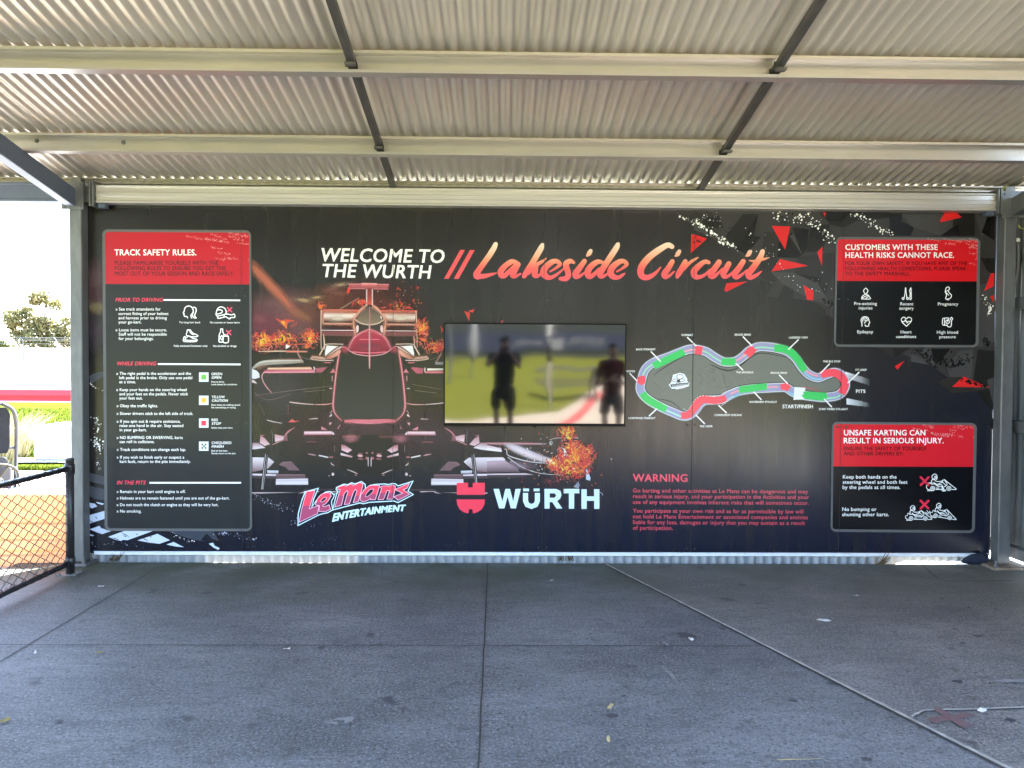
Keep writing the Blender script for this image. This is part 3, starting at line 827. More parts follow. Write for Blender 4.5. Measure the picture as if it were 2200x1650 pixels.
# ---- dark shards and speckles, upper right
cr = Crop(1420, 440, 3.0556)
d = Dec(0.0010, cr)
G0, G1, G2, G3, G4 = lin((70,67,65),.55), lin((84,82,82),.6), lin((40,37,34),.5), lin((24,21,19),.5), lin((56,53,50),.55)
base = [(95,42),(140,100),(215,120),(215,165),(330,215),(245,325),(330,350),(400,402),(450,400),(600,440),(640,490),(745,518),(690,603),(772,607),(812,520),(868,556),(870,614),(1000,632),(1075,690),(1080,725),(1132,748),(1420,940),(1530,1010),(1520,960),(1640,1000),(1640,1030),(1770,1052),(1880,1130),(1815,1165),(1910,1240),(2072,1222),(2120,1290),(2160,1344),(2190,1344),(2192,42)]
d.poly(base, G0)
def P(col, *pts): d.poly(list(pts), col)
P(G4,(95,42),(330,42),(390,160),(260,150),(215,120))
P(G1,(215,118),(330,210),(215,165))
P(G2,(250,100),(380,70),(410,155),(280,130))
P(G2,(640,60),(545,285),(500,300),(420,210),(540,60))
P(G3,(640,62),(600,250),(500,300))
P(G4,(330,215),(520,320),(640,490),(450,400),(245,325))
P(G3,(500,290),(620,205),(655,210),(560,330))
P(G4,(680,175),(770,180),(770,470),(745,515),(640,470),(660,330))
P(G3,(770,250),(860,180),(925,330),(900,350),(770,345))
P(G3,(862,150),(972,160),(955,300),(925,330))
P(G1,(845,205),(870,190),(928,332))
P(G2,(955,290),(985,130),(1110,130),(1060,310),(930,310))
P(G4,(900,345),(1140,310),(1145,440),(1060,620),(880,450))
P(G1,(720,440),(870,445),(1020,500),(1130,680),(1000,625),(870,560),(800,520))
P(G2,(880,450),(1060,480),(1035,520))
P(G2,(1030,42),(1500,42),(1500,85),(1280,108),(1200,150),(1110,130))
P(G3,(1060,42),(1250,42),(1190,105),(1100,110))
P(G1,(1580,60),(1920,60),(1915,145),(1835,202),(1650,145))
P(G3,(1500,62),(1580,62),(1580,110),(1660,150),(1640,205),(1490,205),(1500,120))
P(G3,(1835,202),(1950,125),(1990,205),(1720,205))
P(G2,(1920,60),(2060,60),(2060,205),(1960,205),(1950,125),(1915,145))
P(G1,(2060,52),(2190,52),(2190,130),(2110,205),(2085,350),(2100,205))
P(G3,(2105,180),(2150,60),(2190,60),(2190,235))
P(G2,(2098,350),(2190,350),(2190,470),(2140,430))
P(G1,(2085,520),(2190,520),(2190,900),(2080,940))
P(G2,(1420,940),(1640,940),(1530,1005))
P(G4,(1440,942),(1520,942),(1533,1010))
P(G1,(1640,960),(1760,1050),(1640,1030))
P(G3,(1660,945),(1850,945),(1760,1040))
P(G1,(1670,942),(1770,942),(1800,1050),(1750,1030))
P(G3,(1790,945),(1900,945),(1830,1030),(1800,1050))
P(G1,(1880,1060),(1960,960),(2050,945),(2040,1130),(1910,1180))
P(G2,(2080,950),(2190,960),(2190,1150),(2150,1200),(2050,1150))
P(G4,(1815,1165),(1880,1130),(1990,1130),(2070,1222),(1910,1240))
P(G2,(2070,1222),(2170,1200),(2190,1344),(2160,1344))
P(G1,(2140,1150),(2190,1130),(2190,1344))
d.build('shard_print', M['print'], mural)
d = Dec(0.0032, cr); RD = lin((228,36,38),.9)
for q in ([(727,138),(848,142),(815,295)],[(780,355),(968,400),(725,438)],[(1025,310),(1060,275),(1056,402)],[(935,528),(1002,565),(998,628),(958,622)],[(200,190),(302,222),(195,318)],[(430,515),(566,504),(428,572),(415,560)],[(1840,85),(1862,55),(1940,52),(1975,82),(1830,116)],[(2165,450),(2188,448),(2182,535),(2122,565)],[(2160,600),(2186,595),(2184,645)],[(1535,1060),(1600,1022),(1552,1082)],[(1912,1195),(1985,1128),(2160,1198)],[(1065,52),(1082,52),(1076,82)]):
    d.poly(q, RD)
d.build('red_shard_print', M['print'], mural)
# speckles
random.seed(11)
d = Dec(0.0060, cr); DKS = lin((16,14,13),.6)
def scatter(d, pts, wd, n, r0, r1, col):
    for _ in range(n):
        t = random.random()*(len(pts)-1); i = min(int(t), len(pts)-2); u = t-i
        x = pts[i][0]+(pts[i+1][0]-pts[i][0])*u+random.gauss(0, wd*.5); y = pts[i][1]+(pts[i+1][1]-pts[i][1])*u+random.gauss(0, wd*.5)
        r = r0+(r1-r0)*random.random()**2.2
        d.y += 0.0000015-0.00004
        d.disc(x, y, r*1.25, col, 7, r*random.uniform(.6, 1.1), random.random()*3, .2)
def clipdec(d, ok):
    pass
scatter(d, [(120,70),(230,110),(300,165),(420,245),(500,290)], 20, 85, 2, 9, WHITE)
scatter(d, [(200,80),(400,110)], 60, 26, 1.5, 5, WHITE)
scatter(d, [(740,60),(860,80),(1000,100),(1090,200),(1135,230)], 46, 80, 2, 8, WHITE)
scatter(d, [(1250,62),(1370,110),(1450,170),(1520,190)], 24, 62, 2, 8, WHITE)
scatter(d, [(560,200),(700,330),(800,460),(1000,540),(1100,640)], 75, 40, 1.5, 5, WHITE)
scatter(d, [(2115,590),(2160,680),(2150,720)], 18, 45, 1.5, 7, WHITE)
scatter(d, [(1680,960),(1800,1010),(1900,1060),(2010,1010)], 50, 170, 3, 9, DKS)
scatter(d, [(1960,1140),(2060,1175),(2130,1195)], 14, 50, 3, 8, DKS)
scatter(d, [(260,160),(420,200),(600,320)], 50, 70, 1.5, 5, DKS)
scatter(d, [(800,90),(1000,160),(1120,230)], 45, 90, 1.5, 5, DKS)
scatter(d, [(210,220),(260,240)], 22, 22, 2, 6, DKS)
scatter(d, [(1060,620),(1130,660)], 22, 45, 2, 6, DKS)
scatter(d, [(2120,880),(2150,920)], 22, 40, 3, 7, DKS)
cr2 = Crop(540, 880, 2.75); d.cr = cr2
scatter(d, [(20,510),(120,560),(240,590)], 22, 70, .8, 3.2, lin((170,175,185)))
scatter(d, [(240,660),(400,690)], 25, 26, .8, 3.2, lin((170,175,185)))
scatter(d, [(20,800),(300,820),(500,760)], 25, 60, .6, 2.0, lin((120,125,135)))
scatter(d, [(1080,800),(1300,790)], 25, 70, .6, 1.8, lin((110,115,125)))
d.cr = Crop(180, 560, 2.617)
scatter(d, [(30,680),(60,710),(112,730)], 8, 12, 1.2, 4, WHITE)
scatter(d, [(70,870),(80,960)], 22, 40, 1, 4, WHITE)
scatter(d, [(60,1000),(90,1060)], 26, 90, 1, 5, WHITE)
scatter(d, [(70,1100),(90,1180)], 14, 14, 1, 4, WHITE)
d.cr = Crop(120, 1080, 5)
scatter(d, [(1700,320),(1850,340),(2150,390)], 24, 34, 2, 8, lin((190,195,210)))
scatter(d, [(370,470),(600,440),(960,480)], 30, 22, 2, 7, lin((150,155,170)))
scatter(d, [(1250,340),(1500,440)], 26, 16, 2, 8, WHITE)
d.build('speckle_print', M['print'], mural)

# ---- tyre tracks, lower left
cr = Crop(120, 1080, 5); d = Dec(0.0012, cr); LB = lin((206,218,240),.9); GR = lin((72,78,90),.7)
d.poly([(1190,300),(1690,300),(1752,410),(1690,395),(1620,330),(1560,400),(1600,420),(1500,400),(1380,370)], GR)
for q in ([(362,0),(420,12),(445,40),(385,62),(360,40)],[(430,-10),(520,10),(500,25),(450,8)],[(360,135),(530,85),(530,170),(360,225)],[(362,285),(470,248),(490,275),(598,302),(498,337),(440,318)],[(360,335),(412,352),(395,360),(362,348)],
          [(563,366),(745,300),(1042,304),(770,402),(720,398),(700,410),(640,398)],[(876,405),(1092,334),(1224,402),(1112,441),(1000,428),(930,415)],[(1188,450),(1264,421),(1376,478),(1300,472)],[(1645,440),(1690,430),(1705,460),(1760,488),(1745,508),(1690,480)]):
    d.poly(q, LB)
dk = lin((26,30,40))
for a, b in (((420,150),(445,175)),((360,190),(400,215)),((480,250),(560,305)),((700,320),(790,370)),((600,375),(680,400)),((930,380),(990,410)),((720,350),(760,372)),((1000,350),(1030,375)),((860,330),(880,350))):
    d.stroke([(a[0],a[1],3),((a[0]+b[0])/2+4,(a[1]+b[1])/2,9),(b[0],b[1],2)], 5, dk)
d.cr = Crop(180, 560, 2.617); GL = lin((82,86,94),.7)
for q in ([(28,1190),(120,1215),(120,1262),(28,1240)],[(28,1265),(120,1285),(120,1345),(60,1340),(28,1320)],[(30,650),(60,632),(112,622),(115,650),(60,682),(40,690)]): d.poly(q, GL)
d.build('tyre_track_print', M['print'], mural)

# ---- the racing car picture
car = thing('t', (0,0,0), 'x', 'x'); bpy.data.objects.remove(car)
A = Crop(540, 590, 5.0); B = Crop(540, 900, 5.238); Cc = Crop(900, 900, 5.238)
d = Dec(0.0010, A)
HZ = lin((134,92,94),.75)
d.glow(350,470,560,380, HZ, .8, 0, 24, (.4,.75,1.), (.9,.45,0)); d.glow(150,600,360,280, lin((140,72,86),.7), .7); d.glow(820,320,460,240, lin((140,92,72),.7), .7, -.3)
d.glow(1270,420,700,460, lin((128,58,52),.7), .6); d.glow(1270,1150,520,520, lin((98,94,94),.7), .6); d.glow(1270,1650,1250,460, lin((98,70,76),.6), .7); d.glow(300,1250,460,440, lin((98,90,94),.6), .6); d.glow(2100,1700,700,320, lin((98,78,86),.6), .6)
d.cr = Crop(180,560,2.617); d.glow(70,100,90,120, lin((120,90,95),.8), .7); d.glow(75,260,70,60, lin((165,150,110),.8), .6); d.glow(70,200,80,60,lin((95,60,75),.8),.6); d.glow(70,400,80,140, lin((90,75,90),.8), .6)
d.cr = A
d.softstroke([(40,-60,150,.9),(200,110,150,1),(350,270,140,.9),(480,410,130,.6),(640,500,110,.2)], 130, lin((205,118,92),.8), .8)
d.softstroke([(-60,-160,120,.3),(40,-60,150,.9)], 130, lin((205,118,92),.8), .8)
for (x, y, rx, ry, r, c, al) in ((560,275,150,36,.12,(190,160,120),.75),(700,245,120,30,-.1,(190,160,120),.7),(960,110,150,34,-.15,(180,150,120),.7),(850,160,130,30,-.2,(170,110,95),.6),(940,200,160,30,.05,(165,105,90),.6),(330,640,200,60,.4,(160,90,90),.5),(90,480,130,80,.3,(165,90,100),.6),(560,440,160,40,.5,(190,130,90),.5)):
    d.glow(x, y, rx, ry, lin(c,.8), al, r)
d.softstroke([(870,420,40,.5),(1020,330,30,1),(1160,245,26,.8)], 30, lin((150,120,100),.8), .9)
glowy = d

def mir(pts): return [(2540-p[0], p[1])+tuple(p[2:]) for p in pts]
d = Dec(0.0030, A); d.dim = 0.78
RW = lin((214,92,64)); OL = lin((120,108,92),.8)
# rear wing
d.quad([(770,372),(1782,384),(1782,412),(770,405)], [lin((225,105,80)), lin((150,50,40))])
d.quad([(775,408),(1762,424),(1760,512),(775,500)], [lin((232,190,172)), lin((240,226,216)), lin((226,206,196)), lin((170,116,100)), lin((64,44,42))])
d.stroke([(780,524),(1140,530)], 13, CREAM); d.stroke([(1400,532),(1765,538)], 13, CREAM)
d.quad([(752,612),(1110,612),(1110,662),(752,655)], [lin((140,70,72)), lin((110,75,74))]); d.quad([(1440,615),(1778,618),(1778,662),(1440,662)], [lin((140,70,72)), lin((110,75,74))])
d.stroke([(752,598),(1110,600)], 9, PINKW); d.stroke([(1440,603),(1780,606)], 9, PINKW)
for q in ([(752,385,14),(748,560,9),(750,800,7)], [(775,640,6),(785,740,14),(790,810,5)], [(1768,395,14),(1778,560,9),(1782,780,7)], [(1745,660,6),(1752,740,12),(1750,790,4)]): d.stroke(q, 9, CREAM)
d.quad([(762,380),(778,380),(778,520),(762,520)], [lin((190,70,60)), lin((200,150,130))])
# camera pod on its mast
d.quad([(1238,150),(1302,150),(1302,322),(1236,322)], [lin((120,44,42)), lin((160,60,56)), lin((215,90,70))])
d.stroke([(1240,158,10),(1238,320,12)], 10, PINKW); d.stroke([(1300,158,10),(1300,320,12)], 10, PINKW)
d.quad([(1050,100),(1476,100),(1470,156),(1056,152)], [lin((150,52,50)), lin((190,85,80)), lin((110,40,40))])
d.stroke([(1052,104),(1180,102)], 10, PINK); d.stroke([(1350,104),(1474,108)], 10, PINK); d.stroke([(1060,152),(1225,152)], 6, PINK); d.stroke([(1315,154),(1470,156)], 6, PINK)
d.quad([(1184,90),(1348,92),(1346,120),(1186,118)], [lin((244,190,180)), lin((224,130,125))])
# airbox hoop
d.poly([(1270,332),(1330,350),(1392,420),(1432,490),(1425,650),(1270,640),(1112,650),(1106,490),(1148,420),(1210,350)], lin((60,50,46)), 0)
def gcol(top, bot, y0, y1): return lambda p: tuple(a+(b-a)*max(0, min(1, (p[1]-y0)/(y1-y0))) for a, b in zip(top, bot))
d.poly([(1270,350),(1320,368),(1375,430),(1412,488),(1370,525),(1270,535),(1170,525),(1128,488),(1165,430),(1220,368)], gcol(lin((92,76,70)), lin((140,120,98)), 350, 535))
for q in ([(1238,328,16),(1185,368,22),(1140,425,18),(1100,490,12),(1104,560,14),(1120,660,10)],):
    d.stroke(q, 16, CREAM); d.stroke(mir(q), 16, CREAM)
d.stroke([(1120,486),(1180,524),(1270,538),(1360,524),(1420,486)], 12, CREAM)
d.disc(1138,585,16,PINKW,12,42,.1); d.disc(1402,585,16,PINKW,12,42,-.1)
d.disc(1395,460,6,WHITE,10,18,-.3)
# cockpit surround, red
red0, red1 = lin((186,56,78)), lin((128,40,54))
d.poly([(1270,588),(1180,622),(1108,674),(1045,790),(1100,835),(1180,855),(1270,862),(1360,855),(1440,835),(1498,795),(1432,674),(1360,622)], gcol(red0, red1, 588, 860))
d.quad([(1150,740),(1390,740),(1390,815),(1150,815)], [lin((128,52,68)), lin((150,52,72))])
d.stroke([(1265,588,8),(1180,622,12),(1110,674,14),(1070,735,10),(1045,792,8)], 12, PINK); d.stroke(mir([(1265,588,8),(1180,622,12),(1110,674,14),(1070,735,10),(1045,792,8)]), 12, PINK)
d.stroke([(1165,695),(1375,697)], 8, lin((240,120,135)))
d.stroke([(1090,830),(1270,842),(1450,830)], 12, lin((236,110,130)))
# nose
d.poly([(955,800),(1020,780),(1100,850),(1270,868),(1440,850),(1520,780),(1588,800),(1625,980),(1650,1150),(1665,1300),(1668,1420),(1640,1500),(1560,1575),(980,1575),(900,1500),(874,1420),(880,1300),(892,1150),(915,980)], gcol(lin((52,48,46),.8), lin((62,62,62),.8), 850, 1500))
e = [(952,800,8),(925,960,14),(905,1110,13),(886,1300,14),(880,1420,15),(905,1500,10),(972,1570,4)]
for q in (e, [(x+(2540-2*x) if False else 2540-x+(-8), y, wv) for x, y, wv in e]): d.stroke(q, 18, PINK)
d.stroke([(940,782,5),(1010,780,10),(1060,820,9),(1130,855,9),(1270,872,9),(1410,855,9),(1480,820,9),(1530,780,10),(1600,765,5)], 9, PINK)
d.poly([(1000,1562),(1100,1552),(1270,1556),(1430,1550),(1550,1558),(1500,1580),(1400,1596),(1270,1602),(1130,1596),(1040,1582)], gcol(lin((196,80,92)), lin((246,178,188)), 1550, 1592))
d.stroke([(1270,345,10),(1272,470,14),(1272,560,16),(1272,865,14)], 12, lin((176,120,118)))
d.stroke([(1266,540,4),(1266,860,5)], 4, PINKW)
d.softstroke([(1270,870,16,.9),(1270,960,14,.4),(1270,1010,10,0)], 14, PINK, .8)
# mirrors, side pods
for f_ in (lambda q: q, mir):
    d.poly(f_([(808,762),(975,770),(955,790),(860,845),(800,885),(790,850)]), lin((238,236,232)))
    d.poly(f_([(800,905),(850,868),(948,805),(962,830),(930,872),(850,905)]), gcol(lin((240,200,170)), lin((200,120,100)), 800, 905))
    d.stroke(f_([(735,860,14),(770,800,14),(800,752,10),(880,745,9),(985,748,8)]), 10, CREAM)
    d.stroke(f_([(985,760,12),(930,780,14),(860,830,16),(800,880,10)]), 12, lin((70,58,52)))
    d.poly(f_([(632,895),(655,875),(730,882),(775,890),(800,905),(770,930),(700,922),(640,912)]), lin((190,178,160)))
    d.stroke(f_([(640,890,4),(700,905,10),(790,915,6)]), 6, lin((100,92,84)))
    d.stroke(f_([(780,922),(880,920)]), 8, PINKW); d.stroke(f_([(790,945),(850,945)]), 12, lin((200,100,110)))
    d.stroke(f_([(765,1055,18),(850,985,22),(910,930,10)]), 18, lin((40,36,36)))
    d.poly(f_([(690,1005),(820,992),(760,1052),(695,1052)]), lin((170,92,104)))
    d.poly(f_([(880,1010),(905,1052),(845,1055)]), lin((214,120,132)))
    d.stroke(f_([(870,1090,8),(868,1145,4)]), 6, PINK); d.stroke(f_([(845,1222,10),(868,1223,6)]), 8, PINKW)
    d.stroke(f_([(505,790,10),(503,850,16),(560,945,10)]), 10, lin((170,120,112)))
    d.stroke(f_([(510,860,3),(590,905,4),(640,910,3)]), 3, lin((120,110,105)))
    d.stroke(f_([(680,1395,6),(800,1394,9),(870,1382,5)]), 8, PINK); d.stroke(f_([(415,1370,10),(540,1385,8),(670,1395,6)]), 8, lin((240,200,202)))
    d.poly(f_([(845,1510),(865,1495),(868,1515),(838,1532)]), PINKW); d.poly(f_([(835,1602),(862,1590),(850,1615)]), PINK)
    d.stroke(f_([(850,1490,4),(868,1460,4)]), 4, PINKW)
d.stroke([(80,826,6),(300,822,13),(590,824,8)], 12, CREAM)
d.stroke([(380,826,20),(600,828,12)], 14, lin((226,130,110)))
d.stroke([(385,750,6),(600,745,12)], 10, lin((220,84,70))); d.poly([(372,748),(420,770),(372,800)], WHITE)
# left front wheel highlight
d.stroke([(15,1010,20),(100,955,48),(250,940,50),(400,936,44),(545,930,30)], 44, lin((158,150,140)))
d.stroke([(20,1000,6),(110,942,14),(250,926,14),(520,922,10)], 12, lin((205,196,184)))
d.poly([(8,1012),(55,1030),(86,1062),(90,1105),(40,1120),(8,1118)], lin((228,228,236)))
d.poly([(8,1128),(40,1140),(62,1170),(8,1160)], lin((226,196,196)))
d.quad([(180,1000),(640,992),(656,1020),(170,1022)], [lin((222,150,120)), lin((236,206,172)), lin((222,140,126))])
d.quad([(140,1030),(672,1022),(690,1052),(130,1056)], [lin((196,98,112)), lin((214,120,138)), lin((236,170,182))])
d.stroke([(672,990,8),(680,1010,14),(675,1030,6)], 10, PINKW)
d.stroke([(150,1048,6),(118,1075,9),(122,1130,8),(160,1200,8),(216,1266,5)], 8, PINK)
d.quad([(1890,1008),(2062,1008),(2062,1028),(1890,1030)], [lin((240,225,200)), lin((240,235,225))])
d.quad([(1868,1038),(2062,1036),(2062,1060),(1868,1060)], [lin((226,120,110)), lin((214,120,138))])
d.poly([(1710,1000),(1800,1010),(1845,1062),(1775,1062)], lin((196,92,108)))
d.stroke([(1868,1000,5),(1864,1020,13),(1866,1050,5)], 8, PINKW)
d.quad([(1975,940),(2062,940),(2062,972),(1975,970)], [lin((170,164,160)), lin((110,106,104))])
for q in ([(40,1300,3),(400,1250,6),(870,1196,3)],[(560,1260,3),(790,1240,5)],[(1730,1180,3),(2040,1230,4)],[(1760,1245,4),(1990,1272,4)],[(30,1265,3),(180,1345,4),(420,1285,3)]): d.stroke(q, 4, lin((122,104,104)))
d.stroke([(170,1562,6),(240,1580,8),(330,1596,4)], 7, PINKW); d.stroke([(620,1552,3),(680,1546,9),(716,1546,5)], 7, PINKW)
d.stroke([(90,1390,4),(145,1505,6)], 5, lin((120,96,96))); d.stroke([(400,1400,10),(398,1500,5)], 8, lin((128,82,86)))
d.poly([(398,1585),(440,1550),(470,1572),(525,1570),(460,1585)], lin((226,100,100)))
d.stroke([(1822,1550,6),(1900,1552,4)], 5, PINKW)
carA = d

# lower nose and front wing, left
d = Dec(0.0036, B); d.dim = 0.74
pk0, pk1 = lin((244,222,226)), lin((150,84,94))
def mir2(pts): return [(2664-p[0], p[1]+2)+tuple(p[2:]) for p in pts]
d.quad([(10,1050-800),(1010,1050-800),(1010,620),(10,620)], lin((52,50,54),.6)) if False else None
d.poly([(1000,180),(1660,180),(1668,560),(1480,645),(1180,645),(1000,560)], lin((46,42,42),.8))
for f_ in (lambda q: q, mir2):
    d.quad(f_([(598,138),(902,136),(908,180),(590,182)]), [lin((196,120,130)), lin((246,226,228)), lin((226,168,176)), lin((180,96,108))])
    d.poly(f_([(910,140),(935,165),(930,182),(905,170)]), PINKW)
    d.poly(f_([(786,82),(856,122),(790,122)]), lin((214,140,146))); d.poly(f_([(876,45),(906,38),(885,72)]), PINKW)
    d.stroke(f_([(1000,66,6),(975,108,12)]), 9, lin((190,128,134)))
    d.poly(f_([(1012,288),(1048,292),(1135,350),(1085,380),(1016,352)]), gcol(lin((176,90,98)), lin((246,206,210)), 290, 372), 0)
    d.poly(f_([(1005,382),(1060,398),(1140,420),(1130,436),(1060,420),(1008,410)]), gcol(lin((250,236,236)), lin((190,110,116)), 385, 436))
    d.quad(f_([(1025,188),(1230,186),(1225,215),(1030,215)]), [lin((110,62,64)), lin((72,54,54))])
    d.disc(f_([(1225,414)])[0][0], 414, 30, lin((232,176,178)), 14, 15, .1); d.disc(f_([(1228,388)])[0][0], 388, 30, lin((150,92,96)), 12, 5)
    d.disc(f_([(1230,450)])[0][0], 450, 34, lin((150,92,96)), 12, 9, .1)
    d.disc(f_([(1300,382)])[0][0], 382, 12, lin((180,110,114)), 10, 12); d.disc(f_([(1300,442)])[0][0], 442, 16, lin((190,104,110)), 12, 16)
    d.stroke(f_([(1316,430,4),(1315,470,9),(1316,530,7)]), 8, lin((226,206,208)))
    d.stroke(f_([(1080,570,5),(1140,592,9),(1192,616,7)]), 7, PINKW); d.disc(f_([(1176,632)])[0][0], 632, 12, PINK, 8, 4)
    d.stroke(f_([(765,412,14),(862,432,12)]), 14, lin((242,232,234))); d.stroke(f_([(640,394,6),(690,402,13),(728,412,4)]), 9, lin((206,160,164)))
    d.disc(f_([(900,430)])[0][0], 430, 24, lin((180,110,116)), 10, 8)
    d.stroke(f_([(898,492,4),(905,508,10),(930,522,6)]), 8, PINKW); d.disc(f_([(918,620)])[0][0], 622, 15, PINKW, 9, 18); d.disc(f_([(876,640)])[0][0], 640, 9, PINKW, 8, 5)
    d.stroke(f_([(938,300,5),(936,370,5)]), 5, lin((130,110,112)))
    d.quad(f_([(620,250),(745,250),(745,265),(620,268)]), lin((110,66,72)))
    # outer wing pieces
    d.poly(f_([(262,172),(372,196),(360,232),(268,258)]), gcol(lin((200,140,148)), lin((240,214,216)), 172, 255))
    d.poly(f_([(372,200),(404,160),(408,250),(360,240)]), lin((140,84,92)))
    d.stroke(f_([(375,190,10),(420,140,16),(492,94,3)]), 12, lin((206,128,138)))
    d.stroke(f_([(240,288,5),(300,262,8),(360,238,5)]), 6, PINK)
    d.poly(f_([(92,178),(152,182),(120,196)]), lin((170,110,116))); d.poly(f_([(104,190),(150,215),(210,285),(152,302),(96,270)]), gcol(lin((190,130,138)), lin((232,198,200)), 190, 300))
    d.poly(f_([(12,268),(80,268),(160,326),(120,330),(12,344)]), gcol(lin((160,110,118)), lin((246,236,240)), 268, 335))
    d.poly(f_([(310,515),(352,482),(450,478),(550,580),(470,578)]), gcol(lin((150,116,120)), lin((96,76,80)), 478, 580))
    d.poly(f_([(345,500),(452,480),(548,580),(420,578)]), lin((124,96,100)))
    d.poly(f_([(12,432),(196,436),(258,482),(190,558),(12,600)]), gcol(lin((244,232,238)), lin((128,92,100)), 432, 600))
    d.quad(f_([(178,578),(306,582),(304,612),(182,612)]), [lin((226,232,240)), lin((190,176,186))])
    d.quad(f_([(12,614),(282,624),(280,640),(12,636)]), lin((238,222,230)))
    d.quad(f_([(12,640),(278,642),(278,672),(12,670)]), [lin((96,78,84)), lin((62,56,62))])
    d.quad(f_([(286,622),(606,622),(616,670),(280,670)]), [lin((150,116,120)), lin((96,76,80)), lin((120,92,96))])
    d.quad(f_([(278,676),(638,670),(640,742),(276,742)]), [lin((236,222,228)), lin((214,200,210)), lin((244,240,248)), lin((200,186,196))])
    d.poly(f_([(148,392),(196,400),(140,790),(104,790)]), lin((44,40,42)))
    d.stroke(f_([(160,395,5),(118,790,8)]), 6, lin((210,204,208))); d.stroke(f_([(182,405,4),(132,790,8)]), 6, lin((160,150,154)))
    d.stroke(f_([(225,132,4),(240,180,6),(238,265,4)]), 4, lin((110,110,114)))
    d.stroke(f_([(12,832,12),(540,830,12),(610,812,10),(760,818,8)]), 11, PINKW)
    d.quad(f_([(12,840),(520,838),(600,822),(12,842)]), lin((40,36,42)))
    d.quad(f_([(600,786),(1000,786),(1010,812),(560,812)]), [lin((76,66,68)), lin((54,48,52))])
d.stroke([(900,820),(1750,822)], 9, PINKW)
carB = d
# front wing, right
d = Dec(0.0072, Cc); d.dim = 0.76
d.poly([(690,272),(1400,272),(1430,290),(1000,296),(925,300)], gcol(lin((190,130,140)), lin((110,86,92)), 272, 298))
d.stroke([(690,271,6),(1100,272,7),(1400,276,4)], 6, PINK)
d.poly([(612,325),(690,276),(925,330),(935,370),(840,362),(700,345)], gcol(lin((214,160,170)), lin((240,222,226)), 280, 350))
d.poly([(640,330),(760,318),(930,350),(935,370),(780,352)], lin((246,236,238)))
d.poly([(505,480),(562,436),(982,430),(968,466),(800,472),(640,480),(590,560)], gcol(lin((226,204,212)), lin((244,238,242)), 430, 475))
d.poly([(640,482),(970,468),(1110,560),(1140,600),(650,604)], gcol(lin((206,178,188)), lin((90,72,78)), 475, 600))
d.quad([(650,618),(1200,612),(1296,628),(650,632)], [lin((240,226,232)), lin((206,170,180))])
d.quad([(640,636),(1200,634),(1200,662),(640,670)], [lin((84,72,78)), lin((52,50,56))])
d.quad([(660,664),(770,664),(770,672),(660,672)], lin((150,120,128)))
d.poly([(930,292),(985,318),(1005,400),(985,468),(945,430)], lin((36,34,36)))
d.stroke([(962,340,5),(985,345,9),(992,400,8)], 7, PINKW)
d.stroke([(990,400,5),(1050,430,10),(1200,472,10),(1340,492,8),(1500,500,4)], 8, lin((226,216,220)))
d.stroke([(1000,430,6),(1080,490,8),(1200,562,7),(1350,608,6),(1480,624,6),(1600,630,3)], 6, lin((214,214,212)))
d.stroke([(1470,235,6),(1560,215,8),(1790,214,9)], 8, lin((190,170,168))); d.stroke([(1540,240,4),(1790,240,5)], 4, lin((110,96,96)))
d.stroke([(1482,250,5),(1474,272,12),(1486,292,8),(1500,268,6),(1492,246,5)], 6, lin((210,214,212)))
d.stroke([(1300,284,6),(1400,284,13),(1440,272,4)], 8, lin((150,140,140)))
d.poly([(1880,560),(1900,580),(1930,665),(1925,695),(1880,680)], lin((206,220,240)))
d.poly([(1800,700),(1800,780),(1740,765),(1780,720)], lin((150,160,176)))
d.stroke([(2030,820,4),(2060,840,7),(2068,862,3)], 4, lin((190,200,210)))
carC = d
car_print = carA.build('racing_car_print', M['print'], mural)
g_o = glowy.build('smoke_print', M['printsoft'], mural)
carB.build('front_wing_print', M['print'], car_print)
carC.build('front_wing_print', M['print'], car_print)
d = Dec(0.0090, Cc)
d.softstroke([(960,285,60,.3),(1060,320,110,.9),(1200,380,120,1),(1360,440,110,.9),(1500,480,70,.9),(1580,500,60,.2)], 100, lin((240,222,226)), .75)
d.glow(1500,485,120,50, lin((252,236,200)), .95, .25)
d.glow(1100,520,260,60, lin((190,160,170)), .4, .1)
d.cr = A; d.dim = .9
GP = lin((226,120,128)); GC = lin((222,150,126))
for q, c, wd, al in ((e, GP, 46, .3), ([(2532-x, y, wv) for x, y, wv in e], GP, 46, .3), ([(1238,328),(1140,425),(1100,490),(1120,660)], GC, 60, .5), (mir([(1238,328),(1140,425),(1100,490),(1120,660)]), GC, 60, .5), ([(770,400),(1100,405)], GC, 70, .5), ([(1430,415),(1770,425)], GC, 70, .5), ([(760,530),(1110,535)], GC, 40, .5), ([(1430,535),(1770,540)], GC, 40, .5), ([(1045,795),(1110,670),(1265,590)], GP, 50, .5), (mir([(1045,795),(1110,670),(1265,590)]), GP, 50, .5), ([(60,1000),(250,930),(540,930)], GC, 70, .35), ([(150,1040),(680,1035)], GP, 60, .4), ([(640,890),(800,890),(950,780)], GC, 70, .4), (mir([(640,890),(800,890),(950,780)]), GC, 70, .4), ([(1050,125),(1475,130)], GP, 70, .5), ([(1000,1575),(1270,1585),(1550,1575)], GP, 60, .6)):
    d.softstroke([(p[0], p[1]) for p in q], wd, c, al)
d.glow(930,470,170,50,lin((240,225,200)),.5); d.glow(1600,470,170,50,lin((240,225,200)),.5)
d.glow(1070,1760,110,60,lin((210,130,136)),.5); d.glow(1600,1760,110,60,lin((210,130,136)),.5)
d.glow(1010,800,60,60,lin((206,90,100)),.6); d.glow(1530,800,60,60,lin((206,90,100)),.6)
d.build('glow_print', M['printsoft'], mural)

